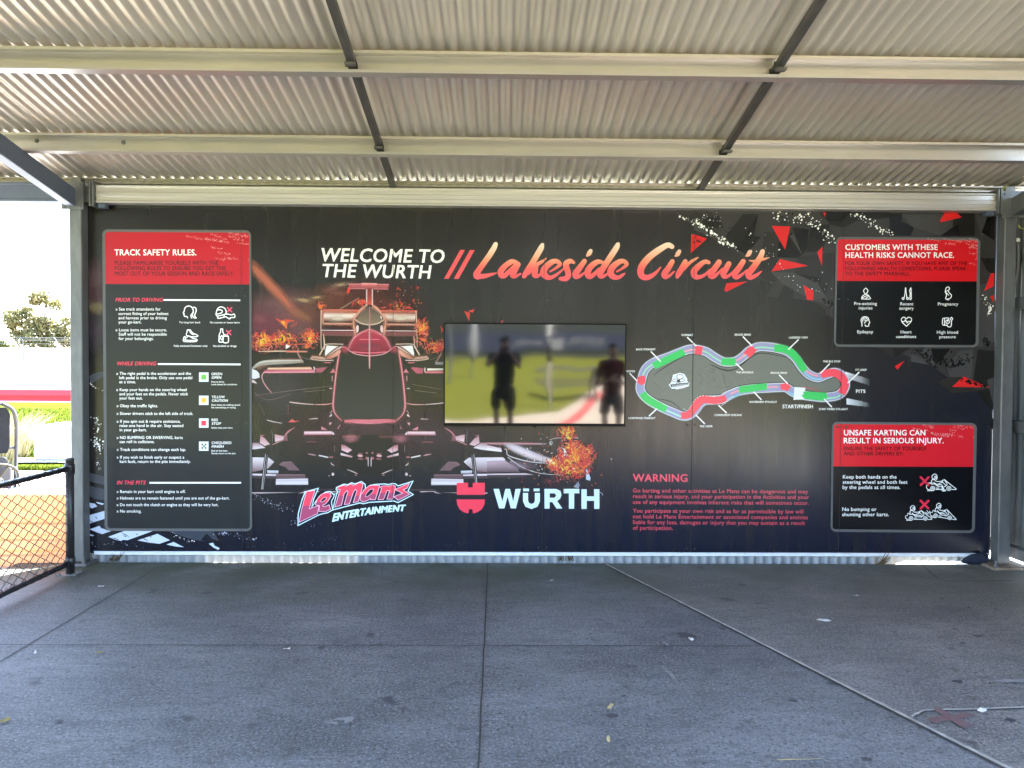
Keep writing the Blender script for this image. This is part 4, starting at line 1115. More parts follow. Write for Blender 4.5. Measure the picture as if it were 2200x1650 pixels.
# flames: soft-masked patches, and hand-cut tongues of fire on top
d = Dec(0.0096, A); K = (1, 1, 1)
for x, y, rx, ry, al, r in ((140,720,200,150,1.1,0),(330,700,150,130,1.0,0),(620,690,150,140,1.15,0),(640,640,90,70,1.0,0),(440,720,140,110,.8,0),(400,520,130,70,.7,.1),(760,330,80,60,.6,0),
     (1830,590,110,130,1.1,0),(1810,700,100,90,.85,0),(1960,770,150,110,1.1,0),(2040,740,90,80,.9,0),(1600,330,140,90,.55,0),(1170,300,110,60,.55,0),(1700,370,120,50,.5,0)):
    d.glow(x, y, rx, ry, K, al*.9, r, 20, (.5, .8, 1.0), (.85, .5, 0))
d.cr = Cc
for x, y, rx, ry, al in ((1640,160,120,130,1.2),(1700,260,150,120,.9),(1730,360,200,150,1.3),(1560,520,170,110,1.25),(1740,460,210,150,1.3),(1900,420,120,150,1.05),(1640,600,160,110,.9),(1850,540,140,110,.9),(1770,640,110,100,.65),(1500,700,160,90,.45),(1230,560,60,40,.4)):
    d.glow(x, y, rx, ry, K, al*.9, 0, 20, (.5, .8, 1.0), (.85, .5, 0))
d.build('flame_print', M['flame'], mural)
d = Dec(0.0106, A); d.dim = 0.72
YL, OR, RF = lin((250,205,70)), lin((240,130,60)), lin((222,72,66))
def curls(x, y, rx, ry, n, sz):
    for _ in range(n):
        a = random.uniform(0, 6.28); r = math.sqrt(random.random()); px_, py_ = x+rx*r*math.cos(a), y+ry*r*math.sin(a)
        l = sz*random.uniform(.4, 1.3); ang = -1.57+random.gauss(0, .8); bend = random.gauss(0, 1.1); q = []
        for k in range(5):
            t = k/4; q.append((px_, py_, max(.8, l*.17*math.sin(math.pi*(.12+.88*t))*(1-.35*t)*random.uniform(.7, 1.2))))
            px_ += l/4*math.cos(ang); py_ += l/4*math.sin(ang); ang += bend/4*1.6
        c = random.choice([YL, YL, OR, OR, RF]) if r < .55 else random.choice([OR, RF, RF, lin((190,70,80))])
        d.y += 0.000004-0.00004; d.stroke(q, 5, c, 3, caps=False)
def fl(*pts, c=(None, None)):
    n = len(pts); gx, gy = sum(p[0] for p in pts)/n, sum(p[1] for p in pts)/n
    pts = [(gx+(p[0]-gx)*.72, gy+(p[1]-gy)*.72) for p in pts]
    ys = [p[1] for p in pts]; d.poly(list(pts), gcol(c[0] or OR, c[1] or RF, min(ys), max(ys)), 4)
fl((220,450),(300,478),(400,470),(500,490),(430,500),(395,540),(388,610),(350,570),(310,530), c=(RF, OR))
fl((315,500),(360,495),(370,550),(350,560), c=(YL, OR))
fl((712,255),(735,320),(812,322),(770,350),(762,378),(718,370), c=(RF, OR)); fl((1040,120),(1070,150),(1052,210),(1015,205), c=(RF, RF))
fl((20,640),(150,645),(230,650),(260,720),(180,740),(100,690), c=(RF, OR)); fl((150,620),(172,670),(150,700),(128,660), c=(YL, YL)); fl((75,740),(130,700),(150,750),(120,790), c=(YL, OR))
fl((230,690),(310,680),(340,690),(260,712),(215,715), c=(YL, YL)); fl((355,640),(368,690),(350,735),(338,690), c=(YL, OR)); fl((390,600),(420,650),(450,690),(470,640),(440,720),(420,690), c=(OR, YL))
fl((560,620),(620,600),(665,630),(690,690),(660,740),(640,700),(600,680), c=(OR, RF)); fl((600,690),(640,660),(660,700),(630,740), c=(YL, YL)); fl((620,740),(660,760),(600,800),(560,790), c=(RF, OR))
fl((1780,560),(1830,520),(1870,460),(1860,540),(1915,555),(1880,610),(1830,640),(1790,680), c=(OR, OR)); fl((1800,590),(1850,570),(1840,620),(1810,640), c=(YL, OR)); fl((1790,680),(1850,670),(1900,720),(1830,720), c=(RF, OR))
fl((1920,790),(1980,740),(2060,760),(2060,820),(1980,845), c=(RF, RF)); fl((1960,710),(1975,750),(2060,740),(2000,770), c=(YL, RF))
for q in ([(1555,170),(1575,130),(1600,165),(1575,155)],[(1765,120),(1805,140),(1770,165),(1785,142)],[(1590,285),(1630,310),(1590,370),(1610,320)],[(1725,270),(1755,285),(1730,305),(1740,287)],[(1550,215),(1580,240),(1560,236)],[(1380,360),(1420,345),(1440,370),(1410,362)],[(1660,350),(1690,340),(1740,370),(1690,365)],[(1150,290),(1190,260),(1240,300),(1180,330)],[(1090,300),(1110,290),(1080,350)],[(1840,480),(1880,460),(1860,490)]): d.poly(q, RF)
random.seed(15)
curls(130,720,130,75,60,70); curls(330,700,110,70,40,60); curls(440,690,60,50,16,60); curls(625,680,70,75,60,55); curls(1840,590,60,90,40,60); curls(1960,770,90,50,36,55); curls(1170,310,70,30,10,50); curls(1570,360,120,30,18,50)
random.seed(5)
for _ in range(60):
    x, y = random.gauss(1560, 170), random.gauss(330, 130)
    d.y += 0.000002-0.00004; d.disc(x, y, random.uniform(1.5, 6), random.choice([RF, OR, lin((250,220,170))]), 6, random.uniform(2, 9), random.random()*3)
d.cr = Cc
fl((1600,100),(1660,110),(1690,190),(1650,200),(1600,170), c=(lin((170,190,80)), YL)); fl((1650,180),(1700,200),(1720,240),(1670,235), c=(YL, YL)); fl((1690,90),(1760,95),(1740,190),(1700,150), c=(RF, OR))
fl((1660,320),(1740,300),(1790,370),(1760,420),(1690,400), c=(lin((190,200,80)), YL)); fl((1640,440),(1720,440),(1790,460),(1700,500),(1630,490), c=(YL, OR)); fl((1500,470),(1610,510),(1600,535),(1500,520),(1470,495), c=(lin((253,230,130)), YL))
fl((1450,520),(1560,530),(1610,570),(1520,580),(1470,560), c=(RF, RF)); fl((1780,330),(1850,390),(1900,380),(1960,310),(1975,350),(1900,450),(1830,480),(1790,440), c=(RF, OR)); fl((1820,540),(1900,500),(1950,470),(1880,560),(1840,610), c=(OR, RF))
fl((1600,590),(1660,600),(1590,670),(1640,620), c=(RF, RF)); fl((1750,590),(1800,600),(1770,640),(1810,690),(1760,650), c=(RF, RF)); fl((1640,520),(1720,530),(1660,600),(1620,560), c=(OR, RF)); fl((1580,300),(1640,330),(1670,380),(1630,460),(1630,350), c=(WHITE, lin((200,205,200))))
random.seed(16); curls(1680,170,90,80,40,80); curls(1740,370,90,90,60,90); curls(1560,520,110,50,50,80); curls(1740,480,140,90,80,100); curls(1900,430,70,100,40,90); curls(1660,590,110,70,40,90); curls(1800,600,90,80,30,90)
for _ in range(110):
    x, y = random.gauss(1500, 260), random.gauss(520, 170)
    if y < 100: continue
    d.y += 0.000002-0.00004; d.disc(x, y, random.uniform(2, 5), random.choice([RF, OR, PINKW, WHITE]), 6, random.uniform(4, 14), random.random()*3)
d.cr = FULL
for q in ([(997,668),(1010,672),(1008,690),(1002,678)],[(1006,668),(1020,664),(1016,672)],[(1076,690),(1082,688),(1078,696)],[(947,700),(953,708),(948,716)]): d.poly(q, RF)
d.build('flame_print', M['print'], mural)

# ---- title lettering
cr = Crop(680, 520, 6.111); d = Dec(0.0010, cr); IV = lin((250,248,238))
d.text('WELCOME TO', 45, 250, 1665, 168, IV, y1=272, off=0.028, space=1.06, shear=0.15)
d.text('THE WURTH', 62, 458, 1482, 168, IV, y1=478, off=0.028, space=1.06, shear=0.15)
d.build('title_lettering', M['print'], mural)
d = Dec(0.0010, cr)
for q in ([(1888,103),(1950,103),(1735,482),(1675,482)], [(2015,105),(2078,105),(1865,484),(1803,482)]): d.poly(q, lin((250,86,90)))
d.build('slash_print', M['print'], mural)
stops = [(60,(252,222,196)),(200,(250,192,160)),(320,(250,146,110)),(430,(250,96,88)),(600,(246,90,100))]
def lg(p):
    y = p[1]
    for (a, ca), (b, cb) in zip(stops, stops[1:]):
        if y <= b: 
            t = max(0, (y-a)/(b-a)); return lin(tuple(i+(j-i)*t for i, j in zip(ca, cb)))
    return lin(stops[-1][1])
W1 = [
 [(420,95,62),(395,150,76),(340,240,78),(290,310,78),(190,450,80),(150,515,84),(170,550,78)], [(150,540,78),(250,540,66),(350,518,44),(428,496,18)],
 [(705,340,46),(640,338,70),(560,390,76),(495,465,86),(498,522,82),(545,532,66),(610,470,58),(690,380,40)], [(728,375,80),(690,450,80),(655,525,74),(690,545,46),(765,505,24)],
 [(1070,108,60),(1045,160,78),(940,340,80),(850,480,76),(815,540,64)], [(1125,285,10),(1080,325,36),(1000,375,54),(950,410,50),(880,510,26)], [(985,400,62),(968,460,82),(965,525,76),(1010,535,46),(1075,478,24)],
 [(1175,475,24),(1245,435,34),(1312,375,54),(1270,332,60),(1200,345,76),(1120,410,86),(1085,480,92),(1115,540,82),(1190,558,56),(1290,500,34),(1372,428,18)],
 [(1505,350,44),(1455,330,66),(1400,365,80),(1405,425,84),(1425,485,78),(1425,540,80),(1385,575,74),(1320,575,52)],
 [(1655,330,66),(1590,420,80),(1530,505,86),(1540,550,66),(1600,532,40),(1680,470,22)], [(1740,188,54),(1715,230,62),(1688,256,26)],
 [(1900,345,46),(1830,342,70),(1740,410,82),(1698,490,88),(1720,545,74),(1780,520,58),(1860,440,44)], [(2118,98,60),(2095,150,78),(1990,310,82),(1900,450,82),(1868,525,76),(1910,545,46),(2010,480,22)],
 [(2105,475,24),(2175,435,34),(2242,375,54),(2200,332,60),(2130,345,76),(2050,410,86),(2015,480,92),(2045,540,82),(2120,558,56),(2190,518,36),(2215,500,18)],
]
W2 = [
 [(735,130,66),(675,108,72),(560,170,86),(420,275,92),(325,390,96),(298,480,92),(325,545,84),(405,555,72),(500,500,48),(580,415,16)],
 [(740,335,66),(690,420,78),(630,505,84),(642,550,66),(700,532,40),(765,475,22)], [(838,195,54),(812,237,60),(782,260,24)],
 [(920,335,66),(880,415,78),(825,510,76),(808,552,46)], [(830,515,36),(900,435,48),(980,355,44),(1050,308,36),(1098,280,14)],
 [(1245,350,54),(1190,340,62),(1110,395,78),(1042,470,88),(1055,540,80),(1110,553,58),(1190,520,40),(1265,445,22)],
 [(1390,345,78),(1330,430,82),(1270,515,86),(1300,550,60),(1370,505,40),(1440,430,22)], [(1525,368,74),(1490,430,80),(1448,505,82),(1470,548,60),(1530,528,40),(1600,460,22)],
 [(1725,335,72),(1670,420,80),(1605,505,86),(1630,555,64),(1700,522,40),(1775,455,22)], [(1822,197,56),(1797,238,58),(1766,260,24)],
 [(1995,195,64),(1960,280,80),(1880,400,86),(1800,505,88),(1820,560,64),(1900,530,48),(1982,470,14)], [(1810,322,16),(1880,330,34),(1990,308,38),(2085,282,12)],
]
d = Dec(0.0040, Crop(1000, 510, 6.4706))
for q in W1: d.stroke(q, 60, lg, 8)
d.cr = Crop(1330, 510, 6.4706)
for q in W2: d.stroke(q, 60, lg, 8)
d.build('script_lettering', M['print'], mural)

# ---- entertainment logo
def inset(poly, k):
    n = len(poly); A_ = sum(poly[i][0]*poly[(i+1) % n][1]-poly[(i+1) % n][0]*poly[i][1] for i in range(n)); sg = 1 if A_ > 0 else -1
    out = []
    for i in range(n):
        p0, p1, p2 = Vector(poly[i-1]), Vector(poly[i]), Vector(poly[(i+1) % n])
        a = (p1-p0).normalized(); b = (p2-p1).normalized()
        na, nb = Vector((-a.y, a.x))*sg, Vector((-b.y, b.x))*sg
        m = na+nb
        if m.length < 0.3: m = na
        m.normalize(); q = p1+m*k/max(0.45, m.dot(na)); out.append((q.x, q.y))
    return out
cr = Crop(620, 1020, 7.5862); d = Dec(0.0112, cr)
out = [(500,208),(268,272),(215,400),(150,640),(148,838),(495,660),(560,640),(640,625),(720,580),(1170,463),(1215,480),(1320,455),(1715,433),(1785,460),(2048,322),(1955,262),(2040,92),(1785,172),(1745,140),(1690,132),(1630,152),(1560,140),(1400,150),(1330,165),(1262,212),(1255,150),(1190,100),(1085,140),(1030,122),(960,155),(905,142),(775,200),(770,245),(800,270),(782,300),(738,312),(680,262),(600,275),(500,345),(440,430),(385,510),(420,390)]
CY = lin((206,238,244)); NV = lin((34,38,58))
d.poly(out, CY); d.poly(inset(out, 15), NV)
d.poly([(762,300),(745,350),(712,440),(722,548),(784,330)], lin((52,52,60),.6)); d.stroke([(745,310),(738,365),(702,440),(722,556)], 13, CY, 4); d.stroke([(786,300),(724,556)], 13, CY, 0)
def two(yc): 
    return lambda p: lin((242,72,96)) if p[1] < yc else lin((172,74,108))
def slab(d, pts, yc):
    """fills a letter piece in its two printed tones, split along yc"""
    def clip(P, keep):
        o = []
        for i in range(len(P)):
            a, b = P[i], P[(i+1) % len(P)]; ia, ib = keep(a), keep(b)
            if ia: o.append(a)
            if ia != ib:
                t = (yc-a[1])/(b[1]-a[1]); o.append((a[0]+(b[0]-a[0])*t, yc))
        return o
    up = clip(pts, lambda p: p[1] < yc); dn = clip(pts, lambda p: p[1] >= yc)
    if len(up) > 2: d.poly(up, lin((242,72,96)))
    if len(dn) > 2: d.poly(dn, lin((172,74,108)))
L_ = [(295,278),(425,258),(330,560),(490,505),(470,628),(180,765),(220,560)]
mp = [(805,205),(905,172),(940,190),(1010,152),(1060,175),(1160,130),(1205,145),(1205,190),(1135,432),(1062,445),(1120,262),(1090,225),(1050,290),(990,470),(915,478),(975,265),(945,255),(905,300),(860,490),(762,520),(850,235),(805,232)]
ap = [(1480,180),(1412,400),(1335,400),(1345,372),(1290,412),(1215,438),(1170,405),(1180,330),(1240,240),(1320,180),(1380,172)]
ah = [(1385,235),(1330,240),(1275,300),(1255,350),(1280,358),(1330,320),(1370,280)]
np_ = [(1505,200),(1530,185),(1600,182),(1640,190),(1690,165),(1735,185),(1735,230),(1695,392),(1610,390),(1655,250),(1600,255),(1545,398),(1465,400),(1520,225)]
sp_ = [(1965,142),(1928,215),(1858,242),(1968,315),(1785,408),(1728,358),(1872,300),(1742,238)]
ep = [(445,485),(470,400),(540,320),(620,292),(680,300),(690,345),(640,425),(600,470),(555,490),(560,520),(600,520),(660,495),(670,540),(685,555),(600,595),(500,590),(512,500)]
eh = [(525,430),(560,385),(600,365),(618,378),(590,415),(550,440)]
for q, yc in ((L_,505),(mp,340),(np_,292),(sp_,300),(ap,315),(ep,440)):
    d.poly(inset(q, -9), lin((250,196,212))); slab(d, q, yc)
for q in (ah, eh): d.poly(inset(q, -6), lin((250,196,212))); d.poly(q, NV)
d.text('ENTERTAINMENT', 0, 0, 1, 1, CY) if False else None
vs, fs = textmesh('ENTERTAINMENT', 0.03, 1.08)
pts = []
for u, v in vs:
    v = v/CAPH; bx = 710+1175*u; by = 760-175*u-0*u+ (-70)*u*(1-u)*1.6; h = 125-28*u
    pts.append((bx+0.22*v*h, by-v*h))
d.add(pts, fs, CY); d.add([(x+9, y+2) for x, y in pts], fs, CY)
d.build('logo', M['print'], mural)
# ---- shield logo and its name
cr = Crop(540, 880, 2.75); d = Dec(0.0112, cr); RS = lin((236,66,88)); BL = lin((206,232,246))
d.poly([(1214,432),(1281,432),(1281,459),(1308,459),(1308,432),(1380,432),(1380,503),(1214,503)], RS)
d.poly([(1213,530),(1380,530),(1378,558),(1362,588),(1335,606),(1310,613),(1306,588),(1286,588),(1282,613),(1256,606),(1230,588),(1216,558)], RS)
d.poly([(1430,468),(1463,468),(1483,543),(1501,468),(1528,468),(1547,543),(1561,468),(1592,468),(1563,583),(1533,583),(1514,512),(1495,583),(1464,583)], BL)
d.stroke([(1620,492),(1620,540),(1630,562),(1655,572),(1680,562),(1690,540),(1690,492)], 30, BL, 0, caps=False)
d.rect(1606,466,1640,482, BL); d.rect(1668,466,1703,482, BL)
d.poly([(1732,468),(1800,468),(1826,480),(1832,504),(1824,526),(1806,540),(1838,584),(1803,584),(1778,546),(1762,546),(1762,584),(1732,584)], BL, 0, [[(1762,494),(1792,494),(1801,507),(1792,520),(1762,520)]])
d.poly([(1845,468),(1937,468),(1937,494),(1907,494),(1907,585),(1876,585),(1876,494),(1845,494)], BL)
d.poly([(1950,470),(1981,470),(1981,512),(2025,512),(2025,470),(2056,470),(2056,586),(2025,586),(2025,538),(1981,538),(1981,586),(1950,586)], BL)
d.build('logo', M['print'], mural)

# ---- warning paragraph
cr = Crop(1330, 980, 5); d = Dec(0.0010, cr); WP = lin((234,84,102)); WQ = lin((214,78,94))
d.text('WARNING', 150, 272, 733, 80, WP, y1=275, off=0.026, space=1.07)
for s, x1, y0, y1 in (('Go karting and other activities at Le Mans can be dangerous and may',2030,389,401),('result in serious injury, and your participation in the Activities and your',2040,450,461),('use of any equipment involves inherent risks that will sometimes occur.',2038,512,523),('You participate at your own risk and as far as permissible by law will',1980,606,616),('not hold Le Mans Entertainment or associated companies and entities',2028,668,678),('liable for any loss, damages or injury that you may sustain as a result',1998,729,739),('of participation.',577,790,792)):
    d.text(s, 150, y0, x1, 42, WQ, y1=y1, off=0.012, space=1.05)
d.build('warning_lettering', M['print'], mural)

# ---- circuit map
cr = Crop(1340, 690, 3.9286); d = Dec(0.0010, cr)
path = [(150,500),(180,410),(250,350),(370,305),(480,262),(560,236),(630,240),(700,260),(760,300),(830,338),(885,346),(950,335),(1010,295),(1060,250),(1130,218),(1200,216),(1290,228),(1380,255),(1450,312),(1490,370),(1525,415),(1570,455),(1640,478),(1700,455),(1780,432),(1845,462),(1872,530),(1850,590),(1800,628),(1700,643),(1610,638),(1500,622),(1430,600),(1370,562),(1300,560),(1200,565),(1090,572),(980,588),(900,620),(830,658),(750,666),(690,668),(640,700),(600,755),(550,795),(490,800),(420,772),(350,742),(270,702),(200,658),(155,610),(138,560)]
d.poly(catmull(path, 4, True), lin((116,120,112),.85))
random.seed(21)
for _ in range(150):
    x = random.uniform(230, 1100); y = random.gauss(480, 70)
    a = random.uniform(-.5, .5) if random.random() < .6 else random.uniform(.9, 1.3); l = random.uniform(20, 90)
    if not (330+abs(x-500)*.1 < y < 640-abs(x-600)*.12): continue
    d.y -= 0.00003; d.stroke([(x, y, .8), (x+l*.5*math.cos(a), y+l*.5*math.sin(a)+4, random.uniform(1.5, 4)), (x+l*math.cos(a), y+l*math.sin(a), .8)], 2, lin(random.choice([(112,114,100),(130,126,112),(66,72,66),(150,146,132)]),.75), 3, caps=False)
d.stroke([(260,450,4),(330,400,8),(460,320,8),(560,280,4)], 6, lin((60,66,62),.7), 5); d.stroke([(740,370,6),(860,415,12),(960,395,10),(1080,300,8),(1180,270,8),(1400,310,4)], 9, lin((58,62,62),.7), 5)
d.stroke([(290,655,4),(400,680,8),(480,740,4)], 6, lin((60,66,62),.7), 5)
d.build('map_infield', M['print'], mural); yb = d.y
mp_o = mural
d = Dec(yb+.0001, cr)
d.stroke(path, 92, lin((84,88,92),.7), 5, True); d.stroke(path, 84, lin((60,64,66),.7), 5, True); d.stroke(path, 76, lin((204,206,212)), 5, True); d.stroke(path, 62, lin((148,150,186)), 5, True)
for seg, off, c in ((path[5:11], 4, (150,214,170)), (path[12:17], 6, (150,214,170)), (path[0:3], 8, (150,214,170)), (path[3:7], 8, (240,160,165)), (path[10:14], -2, (236,150,160)), (path[18:23], -14, (236,150,160)), (path[20:25], 14, (130,196,214)), (path[26:30], 12, (150,214,170)), (path[34:39], -6, (236,150,160)), (path[44:49], 6, (160,216,196)), (path[40:43], -24, (120,190,206)), (path[30:34], 20, (120,190,214)), (path[37:39], 30, (120,190,206))):
    d.stroke([(x, y+off, 13) for x, y in seg], 13, lin(c), 5, caps=False)
d.build('map_track', M['print'], mural); yb = d.y
d = Dec(yb+.0001, cr)
def fade(Pq, c):
    cols = [tuple(lin(c))+(1.0,), tuple(lin(c))+(.55,), tuple(lin(c))+(0.0,)]
    d.quad([Pq[0], Pq[3], Pq[2], Pq[1]], cols)
fade([(1870,425),(2080,492),(2080,545),(1880,480)], (196,198,206)); fade([(1880,650),(2075,690),(2075,725),(1880,702)], (206,214,220)); fade([(1870,430),(1990,470),(1990,480),(1870,445)], (240,240,244))
d.build('pit_lane_print', M['printsoft'], mural)
d = Dec(yb+.0012, cr); MG = lin((52,192,96)); MR = lin((240,76,92))
for q in ([(238,352),(492,233),(520,268),(518,290),(490,300),(265,406)],[(828,312),(940,312),(952,345),(935,377),(820,371),(825,340)],[(975,550),(1207,522),(1212,578),(980,608),(970,580)],[(1520,592),(1707,604),(1722,635),(1695,674),(1515,655),(1498,628),(1518,612)]): d.poly(q, MG)
d.stroke([(1270,228,64),(1340,232,64),(1410,262,64),(1465,320,62),(1500,375,60),(1530,420,58)], 62, MG, 6, caps=False)
d.stroke([(160,606,60),(195,655,62),(270,700,62),(360,746,58)], 60, MG, 6, caps=False)
d.build('map_section', M['print'], mural)
d = Dec(yb+.0012, cr)
for q in ([(596,208),(668,215),(662,250),(655,285),(596,276),(604,240)],[(1010,268),(1048,225),(1086,206),(1102,230),(1126,238),(1110,262),(1085,288),(1056,315),(1048,290)],[(112,512),(120,468),(176,458),(186,498),(178,528),(150,540),(118,522)],[(1320,532),(1350,528),(1375,512),(1392,535),(1412,552),(1395,575),(1382,595),(1355,578),(1328,580)]): d.poly(q, MR)
d.stroke([(484,795,56),(545,790,60),(590,740,66),(635,680,70),(680,660,66),(760,668,62),(820,662,62),(862,645,50)], 62, MR, 6, caps=False)
d.stroke([(1665,455,60),(1720,438,64),(1790,440,66),(1845,478,66),(1868,530,66),(1850,585,66),(1838,612,64)], 64, MR, 6, caps=False)
d.build('map_section', M['print'], mural)
d = Dec(yb+.0018, cr)
d.poly([(1440,556),(1532,562),(1530,588),(1512,598),(1518,614),(1500,628),(1528,660),(1432,664)], lin((226,230,236)))
d.stroke([(1500,552,4),(1580,568,6),(1650,588,4)], 5, lin((190,60,70)), 4)
# dashed kerbs
for seg in ([(505,735),(520,752),(545,748),(570,712),(600,668),(650,632),(720,632),(790,640)],[(830,612),(870,590),(930,575),(970,548)],[(820,716),(860,690),(890,650),(940,632)]):
    q = catmull(seg, 10)
    for i in range(0, len(q)-3, 4): d.y -= .00003; d.stroke([q[i], q[i+2]], 4, WHITE, 0, caps=False)
for s, x0, x1, y, c in (('WOMBAT',486,583,125,16),('BROCK BEND',937,1072,122,16),('LAKESIDE VIEW',1395,1553,146,16),('BACK STRAIGHT',105,267,246,16),('THE BUS STOP',1682,1827,348,16),('PIT LOOP',1955,2050,419,16),('THE SANDBOX',948,1095,440,16),('BRIDGE BEND',1240,1378,444,16),('PITS',1960,2038,605,27),('WATERVIEW STRAIGHT',1057,1293,690,16),('START/FINISH',1340,1595,735,30),('START FINISH STRAIGHT',1647,1890,750,16),('CORKSCREW CHICANE',765,995,800,16),('CONTAINER STRAIGHT',38,267,826,16),('THE HOOK',642,750,895,16),('SWEEPER',-14,96,431,16)):
    d.text(s, x0, y, x1, c, WHITE, off=0.024, space=1.05)
d.build('map_lettering', M['print'], mural)
for a, b in (((535,135),(612,210)),((1005,130),(1085,212)),((1475,155),(1387,240)),((228,255),(312,342)),((1738,358),(1660,440)),((1987,430),(1890,522)),((945,355),(1008,415)),((1310,452),(1385,530)),((1097,597),(1163,665)),((798,708),(868,775)),((612,795),(685,868)),((280,738),(213,802)),((1690,655),(1755,725)),((50,440),(112,505))):
    d = Dec(yb+.003, cr); d.stroke([a, b], 10, lin((240,240,238)), 0, caps=False); d.build('leader_line', M['print'], mural)
# small drone badge inside the map
cr3 = Crop(1420, 700, 7.175); d = Dec(yb+.003, cr3); BK = lin((40,40,44))
hexa = [(185,755),(290,725),(360,745),(405,820),(402,855),(440,880),(425,930),(340,960),(235,980),(220,965),(165,970),(122,910),(160,870)]
d.poly(hexa, lin((244,246,248))); d.poly(inset(hexa, 10), lin((214,226,236)))
for x, y, rx, ry in ((292,785,52,40),(215,842,42,24),(320,840,44,24),(268,882,34,14)):
    d.disc(x, y, rx, BK, 20, ry, -.1); d.disc(x, y, rx-9, lin((240,244,246)), 20, ry-8, -.1)
d.poly([(255,830),(290,825),(300,860),(270,870),(245,862)], BK)
d.poly([(140,905),(430,872),(424,908),(160,948)], lin((52,54,60)))
d.text('ELITE DRONE SHOWS', 172, 940, 410, 24, lin((220,224,228)), y1=912, off=.02)
d.stroke([(240,962,4),(330,945,6),(410,925,3)], 5, lin((230,110,120)), 3)
d.build('badge', M['print'], mural)

# ---- sheet joints and fixing screws, over the print
for xj in edges[1:-1]:
    mb = MB(); mb.box((xj-0.0016, -0.0046, ZM0), (xj+0.0016, -0.0002, ZM1)); mb.build('panel_joint', M['darkvoid'], mural)
for x, y in ((505,636),(529,637),(508,908),(532,909),(520,1175),(533,1175),(836,638),(859,634),(836,913),(858,914),(834,1176),(853,1177),(1159,643),(1177,645),(1155,912),(1174,1176),(1157,1176),(1480,643),(1500,643),(1477,913),(1493,913),(1474,1178),(1492,1179),(1801,644),(1820,644),(1797,918),(1816,917),(1795,1180),(2122,912)):
    p = onwall(x, y); mb = MB(); bolt(mb, (p.x, -0.0044, p.z), (0,-1,0), 0.0058, 0.006); mb.build('screw', M['screw'], mural)

# ================================================================ signs on the wall
M['signgrey'] = mat('sign_border_grey', (0.115,0.118,0.118), (0.10,0.103,0.104), 0.42, 0, 0.35, 6)
YS = -0.0085
def rrect(Pq, rx, ry, n=6):
    """rounded four-sided outline between four corner pixels, radius in fractions"""
    o = []
    for cx, cy, a0 in ((rx, ry, 180), (1-rx, ry, 270), (1-rx, 1-ry, 0), (rx, 1-ry, 90)):
        for k in range(n+1):
            a = rad(a0+90*k/n); u, v = cx+rx*math.cos(a), cy+ry*math.sin(a)
            t = Vector(Pq[0]).lerp(Vector(Pq[1]), u); b = Vector(Pq[3]).lerp(Vector(Pq[2]), u); q = t.lerp(b, v); o.append((q.x, q.y))
    return o
def inner(Pq, ex, ey):
    A_, B_, C2, D_ = [Vector(p) for p in Pq]
    def at(u, v): return tuple(A_.lerp(B_, u).lerp(D_.lerp(C2, u), v))
    return [at(ex, ey), at(1-ex, ey), at(1-ex, 1-ey), at(ex, 1-ey)]
def signboard(name, Pq, hdr, label, red, dark):
    c = onwall(sum(p[0] for p in Pq)/4, max(p[1] for p in Pq))
    t = thing(name, (c.x, -0.005, c.z), label, 'sign', 'framed signs on the printed wall')
    W_ = Pq[1][0]-Pq[0][0]; H_ = Pq[3][1]-Pq[0][1]
    out = rrect(Pq, 12/W_, 12/H_)
    mb = MB(); n = len(out); f = [onwall(x, y) for x, y in out]
    mb.v = [Vector((p.x, YS, p.z)) for p in f]+[Vector((p.x, -0.0048, p.z)) for p in f]
    mb.f = [list(range(n))]+[[i, (i+1) % n, n+(i+1) % n, n+i] for i in range(n)]
    o = mb.build('board', M['signgrey'], t)
    if o.data.polygons[0].normal.y > 0: o.data.flip_normals()
    I = inner(Pq, 5/W_, 5/H_); rx, ry = 7/(W_-10), 7/(H_-10)
    rr = rrect(I, rx, ry); vh = hdr
    A_, B_, C2, D_ = I
    # split the inner field at the header line
    top = [p for p in rr if p[1] < (A_[1]+D_[1])/2]; bot = [p for p in rr if p[1] >= (A_[1]+D_[1])/2]
    def edge(a, b, y): k = (y-a[1])/(b[1]-a[1]); return (a[0]+(b[0]-a[0])*k, y)
    hl, hr = edge(A_, D_, vh), edge(B_, C2, vh+1)
    d = Dec(0.0002, FULL, YS); d.poly([hl]+top+[hr], red); d.build('header_panel', M['print'], t)
    d = Dec(0.0002, FULL, YS); d.poly([hl, hr]+bot, dark); d.build('body_panel', M['print'], t)
    return t
def halftone(t, x0, x1, y0, y1, seed, n=9, col=None):
    random.seed(seed); d = Dec(0.0004, FULL, YS)
    for _ in range(n):
        x = x0+(x1-x0)*(random.random()**0.6); y = y0+(y1-y0)*random.random(); l = random.uniform(10, 46)
        for i in range(int(l*1.3)):
            u = random.random(); xx = x+u*l; yy = y+u*l*0.16+random.gauss(0, 1.3)
            if xx > x1: continue
            d.y -= 0.00003995; d.disc(xx, yy, random.uniform(.25, .6), col or lin((246,190,190)), 5)
    d.build('halftone_print', M['print'], t)
class SP:
    """lettering on a sign: several lines joined in one mesh"""
    def __init__(s, cr, col, off=0.014, space=1.05, shear=0.0, each=False): s.d = Dec(0.0006, cr, YS); s.k = (col, off, space, shear); s.all = [s.d]; s.each = each
    def line(s, body, x0, x1, y, cap, y1=None):
        if s.d.v and (s.each or body[0] == '»'): s.d = Dec(0.0006, s.d.cr, YS); s.all.append(s.d)
        c, o, sp, sh = s.k; s.d.text(body, x0, y, x1, cap, c, y1=y1, off=o, space=sp, shear=sh); s.d.y = 0.0006; return s
    def build(s, name, t):
        for d in s.all: d.build(name, M['print'], t)
SW = lin((248,250,248)); DKT = lin((58,26,34)); PKT = lin((232,72,96))
random.seed(1)

